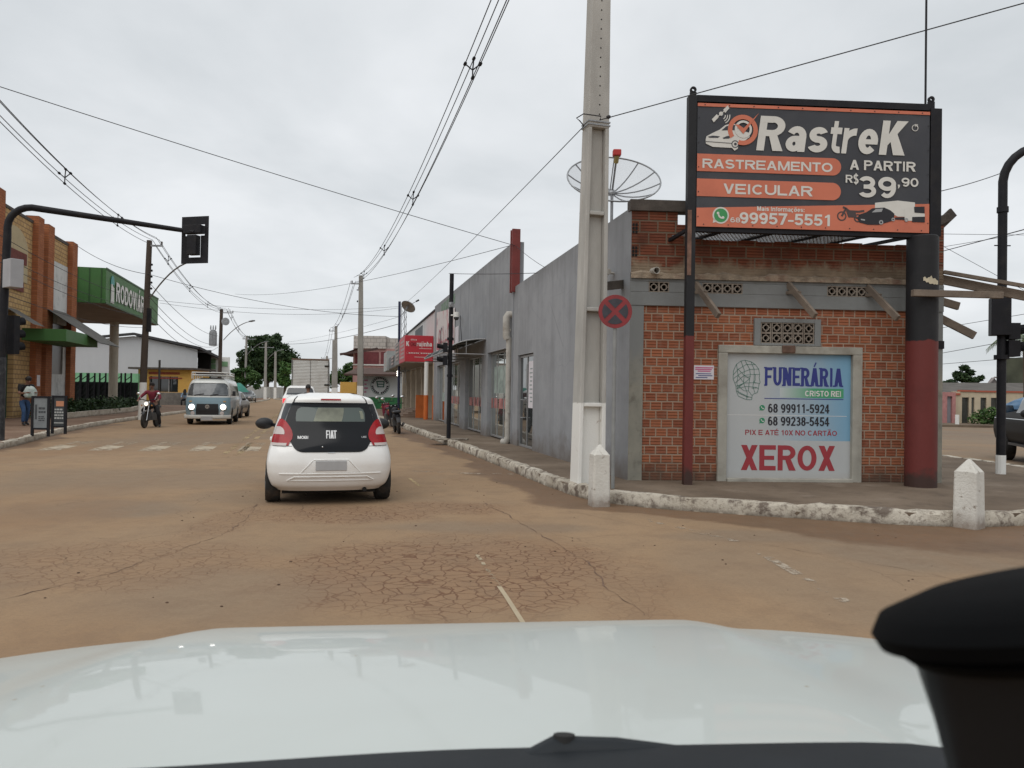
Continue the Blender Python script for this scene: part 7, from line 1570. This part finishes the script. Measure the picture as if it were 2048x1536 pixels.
d1, t1 = far_pole('utility_pole', 'dark timber utility pole standing before the green canopy', (299, 481), 284, 36, WPB, .17, .12); crossarm(d1, t1, .25, .05, .65, 2)
b = MB()
for k in range(5): z = t1.z - 1.2 - .28*k; b.lathe([(.03, 0), (.06, .05), (.03, .1)], (t1.x+.18, 35.9, z), (0, 0, 1), 8)
b.box(t1.x+.02, t1.x+.2, 35.85, 35.95, t1.z-4.3, t1.z-3.2); b.build('rack_insulator', BLKM, d1)
street_lamp('curved lamp arm on the timber pole before the green canopy', (300, 596), (380, 524), 36, 34)
d2, t2 = far_pole('utility_pole', 'timber utility pole carrying a grey transformer beyond the van', (443, 619), 438, 70, WPB, .19, .14); crossarm(d2, t2, .3, .1, 1.1, 3)
tr_ = at(426, 675, 69.6); b = MB(); b.tube([(tr_.x, 69.6, tr_.z-.75), (tr_.x, 69.6, tr_.z+.6)], .30, 14); b.tube([(tr_.x, 69.6, tr_.z+.6), (tr_.x, 69.6, tr_.z+.7)], .22, 12)
for k in range(8): a = 6.283*k/8; b.box(tr_.x+.32*math.cos(a)-.03, tr_.x+.32*math.cos(a)+.03, 69.6+.32*math.sin(a)-.03, 69.6+.32*math.sin(a)+.03, tr_.z-.7, tr_.z+.45)
for dx in (-.22, 0, .22): b.lathe([(.05, .7), (.07, .85), (.04, 1.1)], (tr_.x+dx, 69.6, tr_.z), (0, 0, 1), 8)
o = b.build('transformer', mat('transformer_grey', (.30, .31, .32), .6)); tag(o, 'grey round transformer mounted on the timber pole beyond the van', 'transformer')
mo = MB(); m_ = at(451, 643, 69.6); mo.lathe([(.35, -.06), (.35, .06), (.25, .07), (.25, -.07)], m_, (0, 1, 0), 16); o = mo.build('pole_reel', STEEL, smooth=40); tag(o, 'round grey cable reel near the top of the transformer pole', 'cable reel')
street_lamp('curved lamp arm on the transformer pole', (447, 680), (500, 643), 70, 66)
d3, t3 = far_pole('utility_pole', 'thin timber utility pole standing before the large dark tree', (493, 672), 490, 100, CPB, .17, .12); crossarm(d3, t3, .4, -.5, 1.2, 3)
street_lamp('curved lamp arm over the dark tree nearest the transformer pole', (494, 710), (530, 684), 100, 96)
d4, t4 = far_pole('utility_pole', 'grey concrete pole with white foot by the whitewashed wall', (532, 684), 530, 112, CPB, .19, .13, True, True); crossarm(d4, t4, .8, -1.0, 1.2, 4)
d5, t5 = far_pole('utility_pole', 'grey concrete pole with a lamp arm next to the box truck', (551, 703), 550, 124, CPB, .2, .14, True, True)
street_lamp('curved lamp arm on the concrete pole next to the box truck', (534, 720), (562, 700), 112, 108)
e1_, u1 = far_pole('utility_pole', 'concrete utility pole rising behind the white hatchback', (722, 551), 721, 50, CPB, .20, .12, True, True); crossarm(e1_, u1, .55, -.62, .02, 2); crossarm(e1_, u1, .95, -.25, .02, 1)
b = MB(); b.lathe([(.03, 0), (.05, .06), (.03, .12)], (u1.x-.2, 50, u1.z-1.75), (0, 0, 1), 8); b.build('insulator', BLKM, e1_)
e2_, u2 = far_pole('utility_pole', 'distant concrete pole with low cross arm right of the box truck', (672, 652), 671, 89, CPB, .22, .14, True, True); crossarm(e2_, u2, .6, -.8, .05, 2)
e3_, u3 = far_pole('utility_pole', 'most distant thin concrete pole beside the truck roof', (667, 680), 666, 98, CPB, .18, .12, True, True); e4_, u4 = far_pole('utility_pole', 'faint distant pole just clear of the truck corner', (654, 712), 655, 130, CPB, .2, .14, True, True); crossarm(e4_, u4, .4, -1., 1., 3)

def cat(a, c, sag, n=20): return [a.lerp(c, k/n) - Vector((0, 0, 4*sag*(k/n)*(1-k/n))) for k in range(n+1)]
def wire(label, a, c, sag=.3, r=.009, name='overhead_wire', group='overhead wires across the street', ext=None):
    if ext: a, c = a - (c - a)*ext[0], c + (c - a)*ext[1]; sag *= .4
    b = MB(); b.tube(cat(a, c, sag), r*.8, 5); o = b.build(name, WIRE); tag(o, label, 'wire', group); return o
def bundle(label, a, c, sag, offs, spots, r=.013):
    d = thing('cable_bundle', label, 'power line', tuple(a), 0, 'spaced power line bundles')
    P = {}
    for i, (ox, oz) in enumerate(offs):
        o_ = Vector((ox, 0, oz)); b = MB(); b.tube([p + o_ for p in cat(a, c, sag, 30)], r*.8, 5); b.build('cable', WIRE, d)
    for k in spots:
        p = a.lerp(c, k) - Vector((0, 0, 4*sag*k*(1-k))); b = MB()
        for (ox, oz) in offs: q = p + Vector((ox, 0, oz)); b.tube([p, q], .015, 5); b.lathe([(.015, -.06), (.035, -.04), (.035, .04), (.015, .06)], q, (c-a), 8)
        b.build('spacer', BLKM, d)
OF = [(-.16, .13), (.16, .13), (.0, -.16), (.02, .24)]
bundle('spaced power line bundle from the near corner pole to the concrete pole behind the hatchback', Vector((.35, 11.3, 8.75)), u1 + Vector((-.3, 0, -.25)), 1.25, OF, (.12, .34, .56, .84))
bundle('spaced power line bundle passing left above the bent signal arm', Vector((-8.9, 8.6, 7.9)), t1 + Vector((.3, 0, -.1)), .75, OF, (.18, .47, .71))
bundle('spaced power line bundle between the timber pole and the transformer pole', t1 + Vector((.3, 0, -.1)), t2 + Vector((.4, 0, -.1)), .9, OF, (.1, .33, .6, .85), .015)
bundle('spaced power line bundle running into the dark tree', t2 + Vector((.6, 0, -.1)), t3 + Vector((.4, 0, -.3)), .7, OF, (.12, .4, .7), .018)
bundle('spaced power line bundle between the two concrete poles beyond the hatchback', u1 + Vector((-.5, 0, -.5)), u2 + Vector((-.5, 0, -.3)), .9, [(-.16, .13), (.16, .13), (0, -.16)], (.35, .6, .85), .016)
bundle('thin sagging power line beyond the distant concrete pole', u2 + Vector((-.5, 0, -.3)), u4 + Vector((-.5, 0, -.3)), 1.0, [(-.14, 0), (.14, 0)], (.5,), .02)
SP = at(1032, 492, 20.4)
wire('long thin wire from the top left sky to the red steel post', at(-60, 145, 13), SP, .25, .010, ext=(.35, 0))
wire('thin wire from the green canopy side to the red steel post', at(470, 588, 60), SP + Vector((0, 0, .05)), .5, .010)
wire('thin wire climbing from the small beige dish to the corner utility pole', at(815, 603, 45), at(1168, 252, 11.6), .1, .009)
wire('thin wire from the corner utility pole to the upper right sky', at(1200, 240, 11.5), at(2080, -4, 9), .02, .010, ext=(0, .9))
wire('thick dark cable from the station roof to the blue steel mast', at(152, 490, 38), at(300, 549, 35.8), .25, .016)
wire('dark cable from the timber pole down to the market house', at(300, 549, 35.8), at(800, 633, 44), .45, .014)
wire('dark low cable from the box truck sky to the blue steel mast', at(560, 688, 80), at(797, 648, 44), .35, .020)
wire('faint level wire above the low cables ending at the mast', at(310, 600, 36), at(797, 613, 44), .3, .009)
wire('faint level wire just below the other level wire', at(320, 606, 36), at(797, 616, 44), .45, .009)
wire('faint slanting wire beyond the concrete pole', at(575, 684, 90), at(797, 634, 44), .2, .010)
wire('thin wire level with the camera pole top', at(898, 547, 22), at(1075, 546, 17.2), .02, .009)
for k, (v0, v1) in enumerate(((568, 672), (596, 688), (612, 690), (632, 694))):
    wire(['black service cable sagging off the timber pole', 'second service cable sagging off the timber pole', 'third lower service cable sagging off the timber pole', 'lowest service cable off the timber pole'][k], at(301, v0, 36), at(436, v1, 70), .55+.15*k, .016, 'service_cable', 'service cables on the left side')
for k, (v0, v1) in enumerate(((468, 600), (510, 617), (525, 633), (590, 655))):
    wire(['upper cable running along the yellow brick front', 'second cable along the yellow brick front', 'third cable along the yellow brick front', 'low cable along the yellow brick front'][k], at(-40, v0-22, 19), at(292, v1, 36), .3, .011, 'facade_cable', 'cables before the station front')
wire('thin wire from the billboard top post to the side street pole', at(1878, 383, 12.6), at(2003, 346, 14.2), .02, .009)
wire('dark thick cable crossing behind the side street pole', at(1885, 500, 22), at(2100, 440, 14), .12, .014, ext=(1.2, 2.5))
wire('thin level wire behind the side street pole', at(1885, 466, 24), at(2100, 468, 24), .1, .009, ext=(1.2, 2.5))
wire('thin rising wire behind the side street pole', at(1885, 492, 24), at(2100, 455, 20), .1, .009, ext=(1.2, 2.5))
wire('thin falling wire behind the side street pole', at(1900, 498, 24), at(2100, 606, 22), .1, .009, ext=(1.2, 2.5))
wire('thin wire passing between the timber brackets', at(1886, 653, 30), at(2100, 616, 26), .15, .012, ext=(1.2, 2.5))
wire('dark drooping wire below the timber brackets', at(1886, 702, 30), at(2100, 660, 24), .25, .013, ext=(1.2, 2.5))
wire('lowest dark wire above the corner tree', at(1886, 725, 40), at(2100, 705, 30), .25, .015, ext=(1.2, 2.5))
wire('fine wire from the corner utility pole along the top of the red post', SP, at(1090, 535, 17), .03, .007)
# loose loop on the corner pole
lp_ = MB(); q0 = at(1168, 252, 11.55); lp_.tube([q0, q0 + Vector((-.07, -.05, .06)), q0 + Vector((-.12, -.05, .10)), q0 + Vector((-.02, -.12, .14)), q0 + Vector((.24, -.14, .10)), at(1200, 240, 11.5)], .009, 5); lp_.lathe([(.02, -.03), (.03, 0), (.02, .03)], at(1217, 234, 11.45), (1, 0, .2), 6)
o = lp_.build('wire_loop', WIRE); tag(o, 'loose loop of wire tied round the corner utility pole', 'wire')

# ---------------------------------------------------------------- the camera's own car
own = thing('white_car', 'white car bonnet with black wiper and cowl in the foreground', 'car', (-.12, .7, 0))
CX = -.12
def hood_z(x, y):
    a = (y - .62) / 1.06; u = abs(x - CX)
    z = 1.118 - .030*a - .105*max(0, a)**2.6
    ridge = .016 * (1 - ease(.50 - .02*a, .60 + .10*(1-a), u)); fall = .034 * max(0, u - .40)**2 / .25
    z += ridge - fall - .012*(1 - min(1, (u/.5)**2))*0
    z += .034*(x - CX)
    if y > 1.62: z -= 3.0*(y-1.62)**2
    return z
b = MB(); rows = []
for j in range(61):
    row = []
    for i in range(81):
        x = CX - .93 + 1.86*i/80; u = abs(x-CX); yf = 1.80 - .10*(u/.93)**2.4; y = .60 + (yf - .60)*(j/60)**.85 if j else .60
        row.append((x, y, hood_z(x, y)))
    rows.append(row)
front = [[(p[0]*.995 + CX*.005, p[1]+.02+.02*k, p[2] - .05*k - .02) for p in rows[-1]] for k in range(1, 9)]
b.grid(rows + front)
for sgn_, idx in ((-1, 0), (1, -1)):
    e_ = [r[idx] for r in rows + front]; b.grid([e_, [(p[0]+sgn_*.015, p[1], p[2]-.03) for p in e_], [(p[0]+sgn_*.02, p[1], min(p[2]-.05, .75)) for p in e_], [(p[0]+sgn_*.0, p[1], .45) for p in e_]])
t = NT('bonnet_paint'); sp = t.n('TexVoronoi', {'Scale': 26., 'Randomness': 1., 'Vector': t.tc.outputs['Object']}).outputs['Distance']
c = t.mix(t.math('MULTIPLY', t.math('SUBTRACT', 1., t.ramp(sp, .04, .10)), t.ramp(t.noise(9., 3), .62, .68)), (.50, .535, .51), (.34, .28, .19)); c = t.mix(t.math('MULTIPLY', t.ramp(t.noise(3., 6), .5, .75), .12), c, (.42, .40, .36))
HOOD = t.fin(c, t.math('ADD', .32, t.math('MULTIPLY', t.noise(4., 5), .16)), spec=.3, coat=.38)
b.build('bonnet', HOOD, own, smooth=50)
COWL = mat('cowl_plastic', (.015, .018, .021), .6, .2, 6., spec=.25)
b = MB(); rows = []
for i in range(41):
    x = CX - .95 + 1.9*i/40; e_ = .792 - .035*ease(0, .45, -x); rows.append([(x, e_, hood_z(x, e_)+.004), (x, e_-.02, hood_z(x, e_)+.014), (x, e_-.10, hood_z(x, .62)+.012), (x, e_-.22, hood_z(x, .62)-.02)])
b.grid(rows); b.build('cowl', COWL, own, smooth=40)
b = MB(); P = [(-.04, .735, 1.122), (.01, .755, 1.130), (.05, .775, 1.139), (.11, .775, 1.140), (.22, .768, 1.134), (.42, .75, 1.128), (.62, .72, 1.12)]
b.tube([Vector(p) for p in P], [.010, .015, .018, .016, .013, .012, .010], 10); b.build('wiper_arm', COWL, own, smooth=50)
b = MB(); b.tube([(.058, .772, 1.13), (.058, .778, 1.158)], .011, 12); b.tube([(.01, .73, 1.12), (.4, .70, 1.125), (.62, .68, 1.12)], .014, 8); b.build('wiper_blade', RUBB if 'RUBB' in globals() else RUB, own, smooth=50)

# phone holder on the windscreen
ph_ = thing('phone_holder', 'black suction cup phone holder close to the camera', 'phone holder', (.235, .35, 1.30))
M = Matrix.Translation((.250, .35, 1.409)) @ Matrix.Rotation(R(-12), 4, 'Y') @ Matrix.Rotation(R(-12), 4, 'X') @ Matrix.Scale(1.08, 4)
HB = mat('holder_rubber', (.0022, .0024, .0028), .75, .2, 6., spec=.06)  # colour kept near black to stand in for the shade of the cabin roof
b = MB(M); b.lathe([(.0, .012), (.05, .011), (.070, .005), (.075, -.002), (.073, -.008), (.064, -.009), (.066, -.012), (.062, -.016), (.045, -.020), (.0, -.021)], (0, 0, 0), (0, 0, 1), 96); b.build('suction_cup', HB, ph_, smooth=50)
b = MB(); b.lathe([(.0, 0), (.040, .0), (.0390, -.012), (.036, -.028), (.031, -.048), (.027, -.07), (.025, -.12), (.025, -.2)], (.2245, .35, 1.402), (-.08, 0, 1), 32); b.build('neck', mat('holder_plastic', (.009, .010, .012), .4, .2, 6., spec=.2), ph_, smooth=50)
b = MB(); b.tube([(.228, .305, 1.352), (.245, .305, 1.342), (.262, .305, 1.325), (.27, .31, 1.30)], .006, 10); b.build('lever', mat('holder_grey', (.05, .052, .06), .4), ph_, smooth=50)
